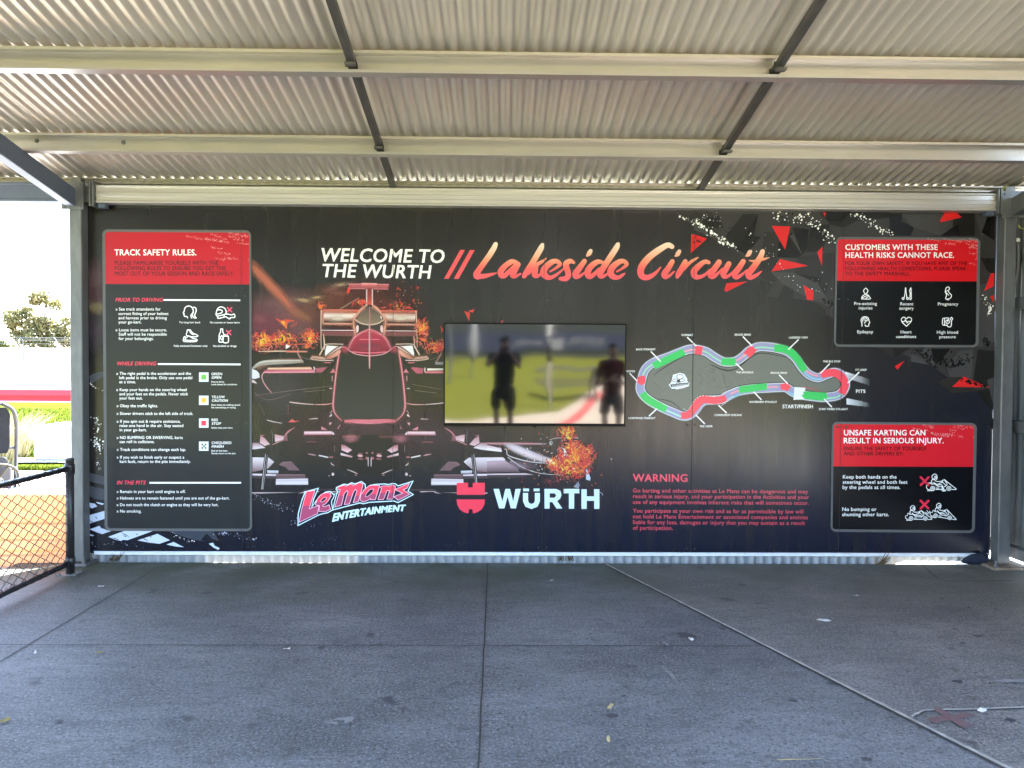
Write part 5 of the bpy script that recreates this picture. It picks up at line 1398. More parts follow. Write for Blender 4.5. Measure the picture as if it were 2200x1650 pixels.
# track safety rules
QL = [(220.5,493),(540.5,495),(542,1141),(226,1140)]
t1 = signboard('rules_sign', QL, 610, 'tall framed rules sign at the left end, red header above long lists of white text', lin((206,34,50),.8), lin((60,62,64),.5))
halftone(t1, 300, 536, 499, 515, 3, 12); halftone(t1, 420, 536, 512, 566, 4, 8)
k6 = Crop(210, 480, 4.854); k7 = Crop(210, 760, 3.929)
SP(k6, SW, .022).line('TRACK SAFETY RULES.', 175, 1027, 332, 60).build('heading_lettering', t1)
SP(k6, DKT, .026).line('PLEASE FAMILIARISE YOURSELF WITH THE', 178, 1257, 432, 41).line('FOLLOWING RULES TO ENSURE YOU GET THE', 178, 1335, 487, 41).line('MOST OUT OF YOUR SESSION AND RACE SAFELY.', 178, 1422, 543, 41).build('subheading_lettering', t1)
s = SP(k6, PKT, .024, 1.06, .22, True).line('PRIOR TO DRIVING', 185, 674, 815, 38).line('WHILE DRIVING', 195, 604, 1480, 38); s.d.cr = k7; s.line('IN THE PITS', 162, 400, 1103, 31); s.build('section_lettering', t1)
for cr, x0, x1, y0, y1, dy in ((k6, 686, 1486, 790, 806, 4), (k6, 628, 1490, 1458, 1475, 4), (k7, 437, 1210, 1082, 1096, 0)):
    d = Dec(0.0006, cr, YS); d.quad([(x0,y0),(x1,y0+dy),(x1,y1+dy),(x0,y1)], SW); d.build('rule_line', M['print'], t1)
s = SP(k6, SW, .010)
for b_, x0, x1, y in (('» See track attendants for',187,655,908),('correct fitting of your helmet',217,737,955),('and harness prior to driving',217,720,1000),('your go-kart.',217,455,1043),('» Loose items must be secure.',187,720,1125),('Staff will not be responsible',219,719,1170),('for your belongings.',219,582,1215)): s.line(b_, x0, x1, y, 30)
s.build('list_lettering', t1)
s = SP(k6, SW, .018, each=True)
for b_, x0, x1, y in (('Tie long hair back',848,1070,1041),('No scarves or loose items',1172,1480,1042),('Fully enclosed footwear only',795,1145,1286),('No alcohol or drugs',1205,1447,1287)): s.line(b_, x0, x1, y, 19)
s.build('caption_lettering', t1)
s = SP(k7, SW, .010)
for b_, x0, x1, y in (('» The right pedal is the accelerator and the',157,787,178),('left pedal is the brake. Only use one pedal',182,797,214),('at a time.',182,322,249),('» Keep your hands on the steering wheel',157,750,315),('and your feet on the pedals. Never stick',183,762,351),('your feet out.',183,378,386),('» Obey the traffic lights.',160,508,451),('» Slower drivers stick to the left side of track.',160,805,516),('» If you spin out & require assistance,',160,698,582),('raise one hand in the air. Stay seated',185,722,618),('in your go-kart.',185,412,654),('» NO BUMPING OR SWERVING, karts',160,717,719),('can roll in collisions.',185,478,754),('» Track conditions can change each lap.',160,744,820),('» If you wish to finish early or suspect a',160,730,885),('kart fault, return to the pits immediately.',187,783,921),('» Remain in your kart until engine is off.',160,740,1175),('» Helmets are to remain fastened until you are out of the go-kart.',160,1112,1230),('» Do not touch the clutch or engine as they will be very hot.',160,1017,1286),('» No smoking.',160,368,1340)): s.line(b_, x0, x1, y, 24)
s.build('list_lettering', t1)
s = SP(k7, SW, .012, each=True)
for b_, x0, x1, y in (('GREEN',960,1050,181),('YELLOW',962,1072,375),('RED',962,1014,569),('CHEQUERED',962,1128,762)): s.line(b_, x0, x1, y, 21)
s.build('flag_lettering', t1)
s = SP(k7, SW, .024, 1.06, .2, True)
for b_, x0, x1, y in (('OPEN',960,1040,211),('CAUTION',962,1095,405),('STOP',962,1038,599),('FINISH',962,1060,793)): s.line(b_, x0, x1, y, 20)
s.build('flag_lettering', t1)
s = SP(k7, SW, .016)
for b_, x0, x1, y in (('Free to drive.',960,1068,243),('Look ahead for accidents.',960,1178,265),('Slow down to walking speed.',960,1205,438),('No overtaking or racing.',960,1168,460),('Safely stop your kart.',960,1140,631),('End of the heat.',960,1096,825),('Slowly return to the pits.',960,1167,847)): s.line(b_, x0, x1, y, 13)
s.build('flag_lettering', t1)
for y, c in ((158,(112,186,76)),(354,(222,178,70)),(546,(226,62,86)),(741,None)):
    d = Dec(0.0006, k7, YS); d.rect(855,y,935,y+78, lin((222,232,238)))
    if c: d.rect(874,y+19,915,y+60, lin(c))
    else:
        for i in range(3):
            for j in range(3):
                if (i+j) % 2 == 0: d.rect(875+i*14,y+19+j*14,889+i*14,y+33+j*14, lin((50,56,66)))
    d.build('flag_square', M['print'], t1)
# icons
ki = Crop(370, 640, 13.75)
def icon(t, cr, strokes, wd=30, col=SW, fills=(), name='icon'):
    d = Dec(0.0006, cr, YS)
    for q in strokes: d.stroke(q if isinstance(q, list) else list(q), wd, col, 5)
    for q, c in fills: d.poly(q, c)
    return d
def cross(d, x, y, r, col, wd):
    d.stroke([(x-r,y-r),(x+r,y+r)], wd, col, 0); d.stroke([(x+r,y-r),(x-r,y+r)], wd, col, 0)
XR_ = lin((240,90,116))
icon(t1, ki, [[(455,590),(430,550),(370,545),(345,500),(350,460),(325,440),(355,390),(365,330),(400,270),(480,240),(560,260),(600,310),(625,380),(600,450),(555,510),(560,560),(580,595)],[(600,300),(640,275),(700,310),(705,400),(665,500),(680,560),(710,590),(650,590),(610,540),(600,480),(630,420)]]).build('icon', M['print'], t1)
d = icon(t1, ki, [[(1330,540),(1295,490),(1310,400),(1350,310),(1440,265),(1540,300),(1590,380),(1580,470),(1500,500),(1330,540)],[(1320,355),(1440,355),(1480,400),(1440,450),(1310,480)],[(1345,545),(1360,605),(1540,565),(1580,555),(1620,580),(1700,625),(1710,590),(1760,580),(1850,570),(1830,475),(1760,500),(1640,480),(1560,480)],[(1530,510),(1540,560)]]); cross(d, 1695, 350, 65, XR_, 34); d.build('icon', M['print'], t1)
icon(t1, ki, [[(440,950),(530,945),(600,1030),(700,1080),(755,1110),(740,1140),(600,1150),(430,1110),(420,1060),(440,1000),(440,950)],[(500,960),(560,1050),(640,1090)],[(360,1140),(335,1200),(340,1280),(500,1295),(680,1290),(740,1250),(700,1215),(600,1190),(480,1120),(430,1170),(360,1140)],[(340,1240),(520,1255),(720,1260)],[(400,1220),(380,1190)]], 26).build('icon', M['print'], t1)
d = icon(t1, ki, [[(1430,920),(1490,920),(1490,990),(1530,1080),(1530,1100)],[(1430,920),(1430,1000),(1390,1090),(1385,1200),(1390,1300),(1500,1300)],[(1460,1110),(1500,1170),(1460,1240),(1425,1170),(1460,1110)],[(1510,1140),(1510,1310),(1650,1310),(1660,1150),(1640,1130),(1520,1130)],[(1520,1085),(1520,1125)],[(1540,1090),(1630,1090)]], 28); cross(d, 1668, 1025, 65, XR_, 34); d.build('icon', M['print'], t1)
mb = MB(); p0 = onwall(518.6, 495); p1 = onwall(519.4, 1141)
mb.box((p0.x-.0014, YS-0.0010, p1.z), (p0.x+.0014, YS-0.0004, p0.z)); mb.build('panel_joint', M['darkvoid'], t1)
for x, y in ((508,635),(527,636),(509,908),(529,908)):
    p = onwall(x, y); mb = MB(); bolt(mb, (p.x, YS-0.0012, p.z), (0,-1,0), 0.006, 0.005); mb.build('screw', M['screw'], t1)

# health risks sign
Q2 = [(1795,509),(2105,511),(2101,746.5),(1790.5,745)]
t2 = signboard('health_sign', Q2, 603.5, 'upper right framed health warning sign with six white icons on black', lin((220,22,30),.9), lin((20,20,20),.5))
halftone(t2, 1940, 2101, 513, 528, 6, 12); halftone(t2, 2060, 2101, 525, 568, 7, 8)
kh = Crop(1780, 500, 6.667)
SP(kh, SW, .024).line('CUSTOMERS WITH THESE', 243, 1562, 245, 76).line('HEALTH RISKS CANNOT RACE.', 243, 1795, 358, 76).build('heading_lettering', t2)
SP(kh, lin((46,6,10)), .028).line('FOR YOUR OWN SAFETY, IF YOU HAVE ANY OF THE', 240, 1987, 462, 50).line('FOLLOWING HEALTH CONDITIONS, PLEASE SPEAK', 240, 1975, 537, 50).line('TO THE SAFETY MARSHALL.', 240, 1173, 610, 50).build('subheading_lettering', t2)
kk = Crop(1800, 600, 7.333)
s = SP(kk, SW, .014)
for b_, x0, x1, y in (('Pre-existing',260,615,405),('injuries',330,545,475),('Recent',985,1190,410),('surgery',970,1195,478),('Pregnancy',1577,1897,412),('Epilepsy',307,555,850),('Heart',990,1163,853),('conditions',918,1232,925),('High blood',1562,1893,857),('pressure',1598,1855,928)): s.line(b_, x0, x1, y, 46)
s.build('caption_lettering', t2)
for st in ([[(440,138),(475,180),(440,232),(405,180),(440,138)],[(375,310),(385,270),(440,235),(490,270),(508,310),(375,310)],[(375,300),(440,265),(480,250)],[(440,305),(490,260)]],
           [[(1065,135),(1060,200),(1050,280)],[(1070,135),(1075,200),(1085,280)],[(1030,285),(1045,302),(1030,320),(1012,302),(1030,285)],[(1098,285),(1115,302),(1098,320),(1082,302),(1098,285)],[(1150,135),(1130,180),(1140,220),(1135,310),(1155,310),(1155,220),(1152,135)]],
           [[(1690,205),(1705,140),(1740,120),(1760,150),(1740,180),(1760,220),(1790,250),(1770,300),(1700,310),(1712,250),(1700,200),(1730,178)],[(1710,215),(1745,250)],[(1725,312),(1725,326)],[(1745,312),(1745,326)]],
           [[(380,740),(380,690),(365,650),(385,605),(425,590),(475,605),(490,650),(503,685),(488,700),(485,735),(440,738),(430,718)],[(390,665),(400,620),(440,610),(468,640),(440,665),(420,690)],[(415,640),(440,645)]],
           [[(1080,740),(1010,670),(1005,620),(1045,598),(1080,622),(1115,598),(1158,620),(1150,670),(1080,740)],[(1010,665),(1050,665),(1065,635),(1090,690),(1105,665),(1150,665)]],
           [[(1655,615),(1740,610),(1745,640)],[(1655,615),(1650,715),(1720,720)],[(1680,615),(1680,715)],[(1730,635),(1762,668),(1730,702),(1698,668),(1730,635)],[(1715,725),(1750,752),(1785,735),(1790,650)],[(1790,598),(1808,622),(1790,648),(1772,622),(1790,598)],[(1730,650),(1730,670)]]):
    icon(t2, kk, st, 13).build('icon', M['print'], t2)
p0 = onwall(1811.5, 511); p1 = onwall(1807.5, 745)
mb = MB(); mb.box((6.0-.0014, YS-0.0010, p1.z), (6.0+.0014, YS-0.0004, p0.z)); mb.build('panel_joint', M['darkvoid'], t2)
for x, y in ((1801,643),(1821,644)):
    p = onwall(x, y); mb = MB(); bolt(mb, (p.x, YS-0.0012, p.z), (0,-1,0), 0.006, 0.005); mb.build('screw', M['screw'], t2)

# unsafe karting sign
Q3 = [(1786.7,906),(2097.7,908.6),(2093,1144.7),(1783.5,1142)]
t3 = signboard('karting_sign', Q3, 1002, 'lower right framed sign with red header and crossed out kart drawings', lin((224,34,48),.9), lin((18,20,26),.5))
halftone(t3, 1950, 2093, 912, 940, 9, 14)
ku = Crop(1760, 880, 4.125)
SP(ku, SW, .024).line('UNSAFE KARTING CAN', 220, 940, 228, 47).line('RESULT IN SERIOUS INJURY.', 218, 1102, 298, 47).build('heading_lettering', t3)
SP(ku, lin((46,8,14)), .028).line('ENSURE THE SAFETY OF YOURSELF', 217, 950, 360, 31).line('AND OTHER DRIVERS BY:', 217, 743, 405, 31).build('subheading_lettering', t3)
s = SP(ku, SW, .012)
for b_, x0, x1, y in (('Keep both hands on the',210,685,611),('steering wheel and both feet',210,782,657),('by the pedals at all times.',208,718,703),('No bumping or',205,507,898),('shunting other karts.',204,617,944)): s.line(b_, x0, x1, y, 31)
s.build('list_lettering', t3)
kt = Crop(1930, 1000, 12.69)
def kart(d, ox, oy, k, rot, foot):
    c_, s_ = math.cos(rot), math.sin(rot)
    def tf(q): return [(ox+k*(x*c_-y*s_), oy+k*(x*s_+y*c_)) for x, y in q]
    def st(q, wd=20, sm=4): d.stroke(tf(q), wd*k, SW, sm)
    # helmet, body, arms, seat, nose, chassis (coordinates round the rear wheel)
    st([(20,-235),(-20,-320),(30,-385),(90,-380),(120,-330),(110,-245),(70,-270),(20,-235)]); st([(110,-320),(60,-330),(60,-300),(110,-290)], 20)
    st([(20,-270),(-30,-210),(-20,-140)]); st([(50,-240),(110,-190),(230,-195),(290,-220)]); st([(30,-165),(110,-110),(220,-150),(260,-190)])
    st([(280,-225),(250,-160)], 26); st([(270,-170),(370,-80)]); st([(310,-245),(395,-110),(310,-40)]); st([(310,-245),(650,20),(640,30),(520,30)], 20, 0)
    st([(-100,-150),(-60,-155),(-40,-120),(60,-120),(140,-60),(250,-50)]); st([(-100,-150),(-110,-80),(-165,-80),(-170,-20),(-130,30),(-80,30)], 20, 0)
    st([(120,-80),(240,-100),(300,20)] if foot else [(120,-80),(240,-100),(330,-50)]); st([(250,-50),(300,60),(350,55)] if foot else [(250,-50),(330,-40)])
    if foot: st([(250,10),(265,70),(360,62),(300,20)])
    st([(90,28),(370 if not foot else 250,28)]); st([(100,-10),(170,-10)]); st([(-140,60),(20,60)])
    for x in (0, 440):
        for r in (58, 24):
            q = [(x+r*math.cos(a*.4488), r*math.sin(a*.4488)) for a in range(14)]; d.stroke(tf(q), 18*k, SW, 0, True)
d = Dec(0.0006, kt, YS); kart(d, 935, 625, 1.0, 0, True); cross(d, 718, 428, 105, lin((224,50,76)), 62); d.build('icon', M['print'], t3)
d = Dec(0.0006, kt, YS); kart(d, 345, 1442, .89, 0, False); kart(d, 1012, 1368, .89, .15, False); cross(d, 710, 1065, 105, lin((224,50,76)), 62)
for q in ([(775,1222),(825,1305)],[(738,1275),(800,1325)],[(855,1240),(845,1290)]): d.stroke(q, 18, SW, 0)
d.build('icon', M['print'], t3)
mb = MB(); p0 = onwall(1806, 908); p1 = onwall(1804, 1142)
mb.box((6.0-.0014, YS-0.0010, p1.z), (6.0+.0014, YS-0.0004, p0.z)); mb.build('panel_joint', M['darkvoid'], t3)
for x, y in ((1797.5,917),(1816,917.5)):
    p = onwall(x, y); mb = MB(); bolt(mb, (p.x, YS-0.0012, p.z), (0,-1,0), 0.006, 0.005); mb.build('screw', M['screw'], t3)

# stamped numbers on the steel
d = Dec(0.0008, FULL, -0.7045); d.text('5098_27_02', 36, 304, 80, 6, lin((60,58,54)), y1=304.5, off=0); d.build('stamp', M['print'], stamp_parent)
d = Dec(0.0012, FULL, -0.066)
vs, fs = textmesh('C15019V x  7500mm #890', 0.0, 1.05)
d.add([(132-150*u, 401.5+1.5*(1-u)+(v/CAPH)*9) for u, v in vs], fs, lin((96,104,128))); d.build('stencil_lettering', M['print'], nextbeam)

# ================================================================ television
def tvscreen():
    m, nt, b = newmat('dark_glass_screen')
    v = pos(nt)
    b.inputs['Base Color'].default_value = (0.004,0.004,0.005,1)
    b.inputs['Roughness'].default_value = 0.047; b.inputs['IOR'].default_value = 1.82
    n = N(nt, 'ShaderNodeTexNoise'); n.inputs['Scale'].default_value = 2.4; n.inputs['Detail'].default_value = 1.0; nt.links.new(v, n.inputs['Vector'])
    bn = N(nt, 'ShaderNodeBump'); bn.inputs['Strength'].default_value = 0.35; bn.inputs['Distance'].default_value = 0.004
    nt.links.new(n.outputs[0], bn.inputs['Height']); nt.links.new(bn.outputs[0], b.inputs['Normal'])
    return m
M['screen'] = tvscreen()
tl, br_ = onwall(953.5, 693, -0.07), onwall(1343.5, 916.5, -0.07)
cx, cz = (tl.x+br_.x)/2, (tl.z+br_.z)/2; hw, hh = (br_.x-tl.x)/2, (tl.z-br_.z)/2
tv = thing('television', (cx, -0.045, cz), 'large black flat television on the wall reflecting two people and a lawn', 'television')
Rm = Matrix.Translation((cx, -0.072, cz)) @ Matrix.Rotation(rad(-0.25), 4, 'Z') @ Matrix.Rotation(rad(1.354), 4, 'X')
mb = MB(); mb.box((-hw, 0, -hh), (hw, 0.030, hh), Rm); mb.build('body', M['tvblack'], tv, bevel=0.004)
mb = MB()
bz = 0.011
for a, b in (((-hw,-0.004,hh-bz),(hw,0,hh)),((-hw,-0.004,-hh),(hw,0,-hh+bz*2.0)),((-hw,-0.004,-hh+bz*2.0),(-hw+bz,0,hh-bz)),((hw-bz,-0.004,-hh+bz*2.0),(hw,0,hh-bz))): mb.box(a, b, Rm)
mb.build('bezel', M['tvblack'], tv, bevel=0.0015)
mb = MB(); nx, nz = 24, 14
for j in range(nz+1):
    for i in range(nx+1):
        mb.v.append(Rm @ Vector((-hw+bz+(2*hw-2*bz)*i/nx, -0.0012, -hh+2*bz+(2*hh-3*bz)*j/nz)))
for j in range(nz):
    for i in range(nx): mb.f.append([j*(nx+1)+i, j*(nx+1)+i+1, (j+1)*(nx+1)+i+1, (j+1)*(nx+1)+i])
mb.build('screen', M['screen'], tv, smooth=True)
mb = MB(); mb.box((-0.25,0.030,-0.2),(0.25,0.052,0.2), Rm); mb.box((-0.2,0.05,-0.15),(0.2,0.058,0.15), Rm); mb.build('wall_bracket', M['bridging'], tv)
mb = MB(); mb.box((-0.012,-0.003,-hh-0.010),(0.012,0.012,-hh), Rm); mb.build('sensor', M['tvblack'], tv, bevel=0.002)

# ================================================================ mesh fence at the left opening
fx = 0.035
fence = thing('mesh_fence', (fx, -0.35, 0), 'low black chain link fence with round rails at the left opening', 'fence')
def fpost(y):
    mb = MB(); mb.tube([(fx, y, 0.008), (fx, y, 0.855)], 0.030, 16); mb.lathe((fx, y, 0.853), [(0.032,0),(0.032,0.012),(0.024,0.02),(0.0,0.024)], 16)
    for z in (0.80, 0.78, 0.10): mb.lathe((fx, y, z), [(0.030,-0.03),(0.036,-0.026),(0.036,0.026),(0.030,0.03)], 16)
    p = mb.build('post', M['black'], fence, smooth=False, bevel=0)
    for po in p.data.polygons: po.use_smooth = True
    mb = MB(); mb.box((fx-0.075, y-0.06, 0.0), (fx+0.075, y+0.06, 0.008)); b = mb.build('base_plate', M['galv'], fence, bevel=0.002)
    for sx in (-0.055, 0.055):
        for sy in (-0.042, 0.042):
            mb = MB(); bolt(mb, (fx+sx, y+sy, 0.008), (0,0,1), 0.008, 0.01); mb.build('bolt', M['galv'], b)
FY0, FY1 = -0.36, -2.75
fpost(FY0); fpost(FY1)
for z in (0.795, 0.085):
    mb = MB(); mb.tube([(fx, FY0-0.02, z), (fx, (FY0+FY1)/2, z-0.004), (fx, FY1+0.02, z)], 0.0205, 14); mb.build('rail', M['black'], fence, smooth=True)
mb = MB(); wv = 0.0040; cell = 0.062; L_ = FY0-FY1-0.07; H0, H1 = 0.06, 0.81
n = int(L_/cell)
# woven zig-zag wires: each wire goes up in zig-zags and hooks its neighbour
for i in range(n+1):
    y = FY0-0.035-i*cell; pts = []; k = 0; z = H1
    while z > H0-0.001:
        s_ = 1 if k % 2 else -1
        pts.append((fx+0.004*s_*(1 if i % 2 else -1), y+s_*cell*0.53*(1 if i % 2 == 0 else -1)*1.0, z)); z -= cell*0.56; k += 1
    if len(pts) > 2: mb.tube(pts, wv, 5)
# rail ties
for i in range(26):
    y = FY0-0.06-i*0.085
    for z in (0.795, 0.085): mb.tube([(fx+0.0225*math.cos(a*math.pi/4), y, z+0.0225*math.sin(a*math.pi/4)) for a in range(8)], 0.0018, 4, closed=True)
mb.build('mesh', M['wire'], fence)

# ================================================================ yard beyond the left opening
# cream and orange plastic barrier, light shining through it
def barriermat():
    m, nt, b = newmat('translucent_orange_plastic')
    g = N(nt, 'ShaderNodeNewGeometry'); sp = N(nt, 'ShaderNodeSeparateXYZ'); nt.links.new(g.outputs['Position'], sp.inputs[0])
    col = mixc(nt, noisef(nt, pos(nt, (1,1,6)), 2.5, 4), (0.72,0.44,0.24), (0.66,0.37,0.18))
    tr = N(nt, 'ShaderNodeBsdfTranslucent'); nt.links.new(col, tr.inputs[0]); nt.links.new(col, b.inputs['Base Color'])
    b.inputs['Roughness'].default_value = 0.5
    mx = N(nt, 'ShaderNodeMixShader'); mx.inputs[0].default_value = 0.35
    nt.links.new(b.outputs[0], mx.inputs[1]); nt.links.new(tr.outputs[0], mx.inputs[2])
    nt.links.new(mx.outputs[0], nt.nodes['Material Output'].inputs[0]); return m
M['barrier'] = barriermat()
t = thing('plastic_barrier', (-1.3, 0.2, -0.03), 'peach orange ribbed barrier standing behind the mesh fence', 'barrier')
mb = MB(); prof = []
zs = [0.0,0.08,0.09,0.115,0.125,0.20,0.21,0.235,0.245,0.33,0.34,0.36,0.37,0.47,0.53,0.56]
for i, z in enumerate(zs):
    inn = 0.018 if i in (2,3,6,7,10,11) else 0.0
    prof.append((-(0.17-0.10*z)+inn, z))
prof = prof+[(-0.085, 0.575), (0.085, 0.575)]+[(-a, b) for a, b in prof[::-1]]
mb.prism(prof, (-2.6, 0.08, -0.03), (-0.13, 0.14, -0.03), (0,1,0), (0,0,1)); mb.build('shell', M['barrier'], t, bevel=0.004)
mb = MB(); mb.box((-0.128, 0.02, 0.02), (-0.108, 0.22, 0.46)); mb.build('end_lug', M['barrier'], t, bevel=0.01)

# go-kart parked behind the barrier
M['kartgrey'] = mat('grey_kart_padding', (0.016,0.017,0.020), (0.011,0.012,0.014), 0.7, 0, 0.08)
M['kartyellow'] = mat('yellow_kart_fairing', (0.72,0.58,0.05), (0.62,0.5,0.04), 0.4)
M['kartblue'] = mat('blue_kart_fairing', (0.06,0.14,0.42), (0.05,0.11,0.35), 0.4)
M['tyre'] = mat('tyre_rubber', (0.02,0.02,0.02), (0.03,0.03,0.03), 0.8)
kx, ky = -1.62, 1.30
k = thing('go_kart', (kx, ky, -0.03), 'go-kart with a tall roll hoop and padded seat parked behind the orange barrier', 'go-kart')
def T(pts): return [(kx+x, ky+y, z-0.03) for x, y, z in pts]
mb = MB()
for s_ in (-0.28, 0.28): mb.tube(T([(-0.75,s_,0.16),(0.0,s_,0.14),(0.8,s_*0.8,0.15)]), 0.018, 10)
for x in (-0.75, -0.1, 0.8): mb.tube(T([(x,-0.28,0.15),(x,0.28,0.15)]), 0.016, 10)
mb.build('chassis', M['black'], k, smooth=True)
for s_ in (-0.26, 0.26):
    mb = MB(); mb.tube(catmull(T([(-0.62,s_,0.16),(-0.52,s_,0.55),(-0.42,s_*0.98,0.95),(-0.38,s_*0.85,1.13),(-0.40,s_*0.5,1.20)]), 5), 0.019, 10)
    mb.tube(T([(-0.52,s_,0.55),(0.0,s_,0.15)]), 0.015, 10); mb.build('roll_tube', M['black'], k, smooth=True)
mb = MB(); mb.tube(T([(-0.40,-0.14,1.20),(-0.40,0.14,1.20)]), 0.019, 10); mb.tube(T([(-0.47,-0.26,0.74),(-0.47,0.26,0.74)]), 0.013, 8); mb.build('cross_tube', M['black'], k, smooth=True)
mb = MB(); mb.prism([(a*0.2*(1 if abs(a) < 1 else 1), b) for a, b in [(-1,0.06),(-.9,0),(.9,0),(1,.06),(1,.40),(.85,.47),(-.85,.47),(-1,.40)]], (kx-0.50, ky, 0.66), (kx-0.44, ky, 0.66), (0,1,0), (0.12,0,1)); mb.build('headrest', M['kartgrey'], k, bevel=0.012)
mb = MB(); mb.prism([(-.2,0),(.2,0),(.22,.3),(.17,.42),(-.17,.42),(-.22,.3)], (kx-0.42, ky, 0.20), (kx-0.36, ky, 0.20), (0,1,0), (-0.25,0,1)); mb.box((kx-0.4, ky-0.2, 0.15), (kx+0.02, ky+0.2, 0.21)); mb.build('seat', M['tyre'], k, bevel=0.02)
st = MB(); c = Vector((kx+0.42, ky, 0.53)); ux, uy = Vector((0.35,0,0.94)), Vector((0,1,0))
st.tube([c+ux*0.13*math.cos(a*math.pi/8)+uy*0.15*math.sin(a*math.pi/8) for a in range(16)], 0.012, 8, closed=True)
for a in (0.5, 2.6, 4.7): st.tube([c, c+ux*0.13*math.cos(a)+uy*0.15*math.sin(a)], 0.009, 6)
st.tube([c, c+Vector((0.3,0,-0.28))], 0.012, 8); st.build('steering_wheel', M['tyre'], k, smooth=True)
for nm, x0, x1, mt in (('nose_fairing', 0.62, 0.98, 'kartyellow'), ('dash_fairing', 0.42, 0.62, 'kartblue')):
    mb = MB(); mb.prism([(x0,0.12),(x1,0.10),(x1-0.03,0.2),((x0+x1)/2,0.40),(x0,0.46 if nm[0] == 'd' else 0.38)], (kx, ky-0.27, -0.03), (kx, ky+0.27, -0.03), (1,0,0), (0,0,1)); mb.build(nm, M[mt], k, bevel=0.025)
for s_ in (-1, 1):
    mb = MB(); mb.prism([(-0.35,0.08),(0.35,0.08),(0.33,0.24),(-0.33,0.24)], (kx, ky+s_*0.36, -0.03), (kx, ky+s_*0.52, -0.03), (1,0,0), (0,0,1)); mb.build('side_pod', M['kartblue'], k, bevel=0.03)
for x in (-0.55, 0.62):
    for s_ in (-1, 1):
        mb = MB(); c = Vector((kx+x, ky+s_*0.48, 0.10)); pts = []
        prof = [(0.065,-0.075),(0.10,-0.08),(0.13,-0.06),(0.135,0),(0.13,0.06),(0.10,0.08),(0.065,0.075)]
        base_ = len(mb.v)
        for r, a in prof:
            for q in range(18): mb.v.append(c+Vector((r*math.cos(q*math.pi/9), a, r*math.sin(q*math.pi/9))))
        for i in range(len(prof)-1):
            for q in range(18): mb.f.append([i*18+q, i*18+(q+1) % 18, (i+1)*18+(q+1) % 18, (i+1)*18+q])
        wq = mb.build('wheel', M['tyre'], k, smooth=True)
        m2 = MB(); m2.prism([(0.066*math.cos(q*math.pi/8), 0.066*math.sin(q*math.pi/8)) for q in range(16)], c-Vector((0,0.05,0)), c+Vector((0,0.05,0)), (1,0,0), (0,0,1)); m2.build('rim', M['galv'], wq)

k.rotation_euler.z = rad(-50)

# white tank on the grass, red barrier, fence, trees
t = thing('water_tank', (-4.05, 6.9, -0.02), 'bleached white plastic block standing on the grass beside the post', 'tank')
mb = MB(); mb.prism([(-0.36,0),(0.36,0),(0.38,0.06),(0.38,0.50),(0.30,0.58),(-0.30,0.58),(-0.38,0.50),(-0.38,0.06)], (-4.05, 6.6, -0.02), (-4.05, 7.2, -0.02), (1,0,0), (0,0,1)); mb.build('shell', M['white'], t, bevel=0.05)
mb = MB(); mb.lathe((-4.05, 6.9, 0.555), [(0.07,0),(0.07,0.03),(0.06,0.04)], 16); mb.build('cap', M['white'], t)
t = thing('red_barrier', (-15, 26.5, -0.05), 'long low red track barrier crossing behind the grass', 'barrier')
mb = MB(); mb.prism([(0,0.0),(0.10,0.0),(0.12,0.28),(0.08,0.50),(0,0.53),(-0.08,0.50),(-0.12,0.28),(-0.10,0.0)], (-34, 26.5, -0.05), (12, 26.5, -0.05), (0,1,0), (0,0,1)); mb.build('red_rail', M['redpaint'], t, bevel=0.01)
mb = MB(); mb.box((-34, 26.2, -0.06), (12, 26.37, -0.015)); mb.build('white_kerb', M['white'], t, bevel=0.01)
# pale tufted reeds
M['reed'] = mat('bleached_reed', (0.42,0.37,0.24), (0.30,0.27,0.13), 0.8, 0, 0.2, 8)
def tuft(x, y, n, h, lab, seed):
    random.seed(seed); mb = MB()
    for i in range(n):
        a = random.random()*6.28; r = random.random()*0.16; l = h*random.uniform(.5, 1.1); ln = random.uniform(.1, .55)
        b = Vector((x+r*math.cos(a), y+r*math.sin(a), -0.05)); dv = Vector((math.cos(a)*ln, math.sin(a)*ln, 1)).normalized()
        sd = dv.cross(Vector((random.uniform(-1,1), random.uniform(-1,1), .2))).normalized()*random.uniform(.006, .012)
        m1 = b+dv*l*.6; tp = b+dv*l+Vector((math.cos(a)*ln*l*.35, math.sin(a)*ln*l*.35, -l*.12))
        mb.add([b-sd, b+sd, m1+sd, m1-sd, tp], [(0,1,2,3),(3,2,4)])
    o = mb.build('reed_tuft', M['reed']); tag(o, lab, 'reeds', 'pale reed tufts on the grass')
tuft(-4.75, 6.3, 150, 1.0, 'tall pale reed tuft at the left picture edge above the kart', 1)
tuft(-4.30, 6.9, 160, 0.75, 'shorter pale reed tuft nearer to the white tank', 2)
tuft(-5.05, 7.2, 200, 0.95, 'pale reed tuft mostly cut off by the left edge', 3)
# grass blades between the path and the red barrier
M['blade'] = mat('sunlit_grass_blade', (0.045,0.060,0.008), (0.03,0.042,0.006), 0.9, 0, 0.0, 2)
random.seed(9); mb = MB()
for _ in range(9000):
    y = 5.5+random.random()**2*16; cxv = 3.25-0.615*(y+6.15); x = cxv+random.uniform(-.06, .06)*(y+6.15)
    if 5.7 < y < 6.9 and random.random() < .93: continue
    h = random.uniform(.03, .09); a = random.random()*6.28
    mb.add([(x-.008*math.cos(a), y-.008*math.sin(a), -.05), (x+.008*math.cos(a), y+.008*math.sin(a), -.05), (x+random.uniform(-.03,.03), y+random.uniform(-.03,.03), -.05+h)], [(0,1,2)])
o = mb.build('grass', M['blade']); o['kind'] = 'stuff'
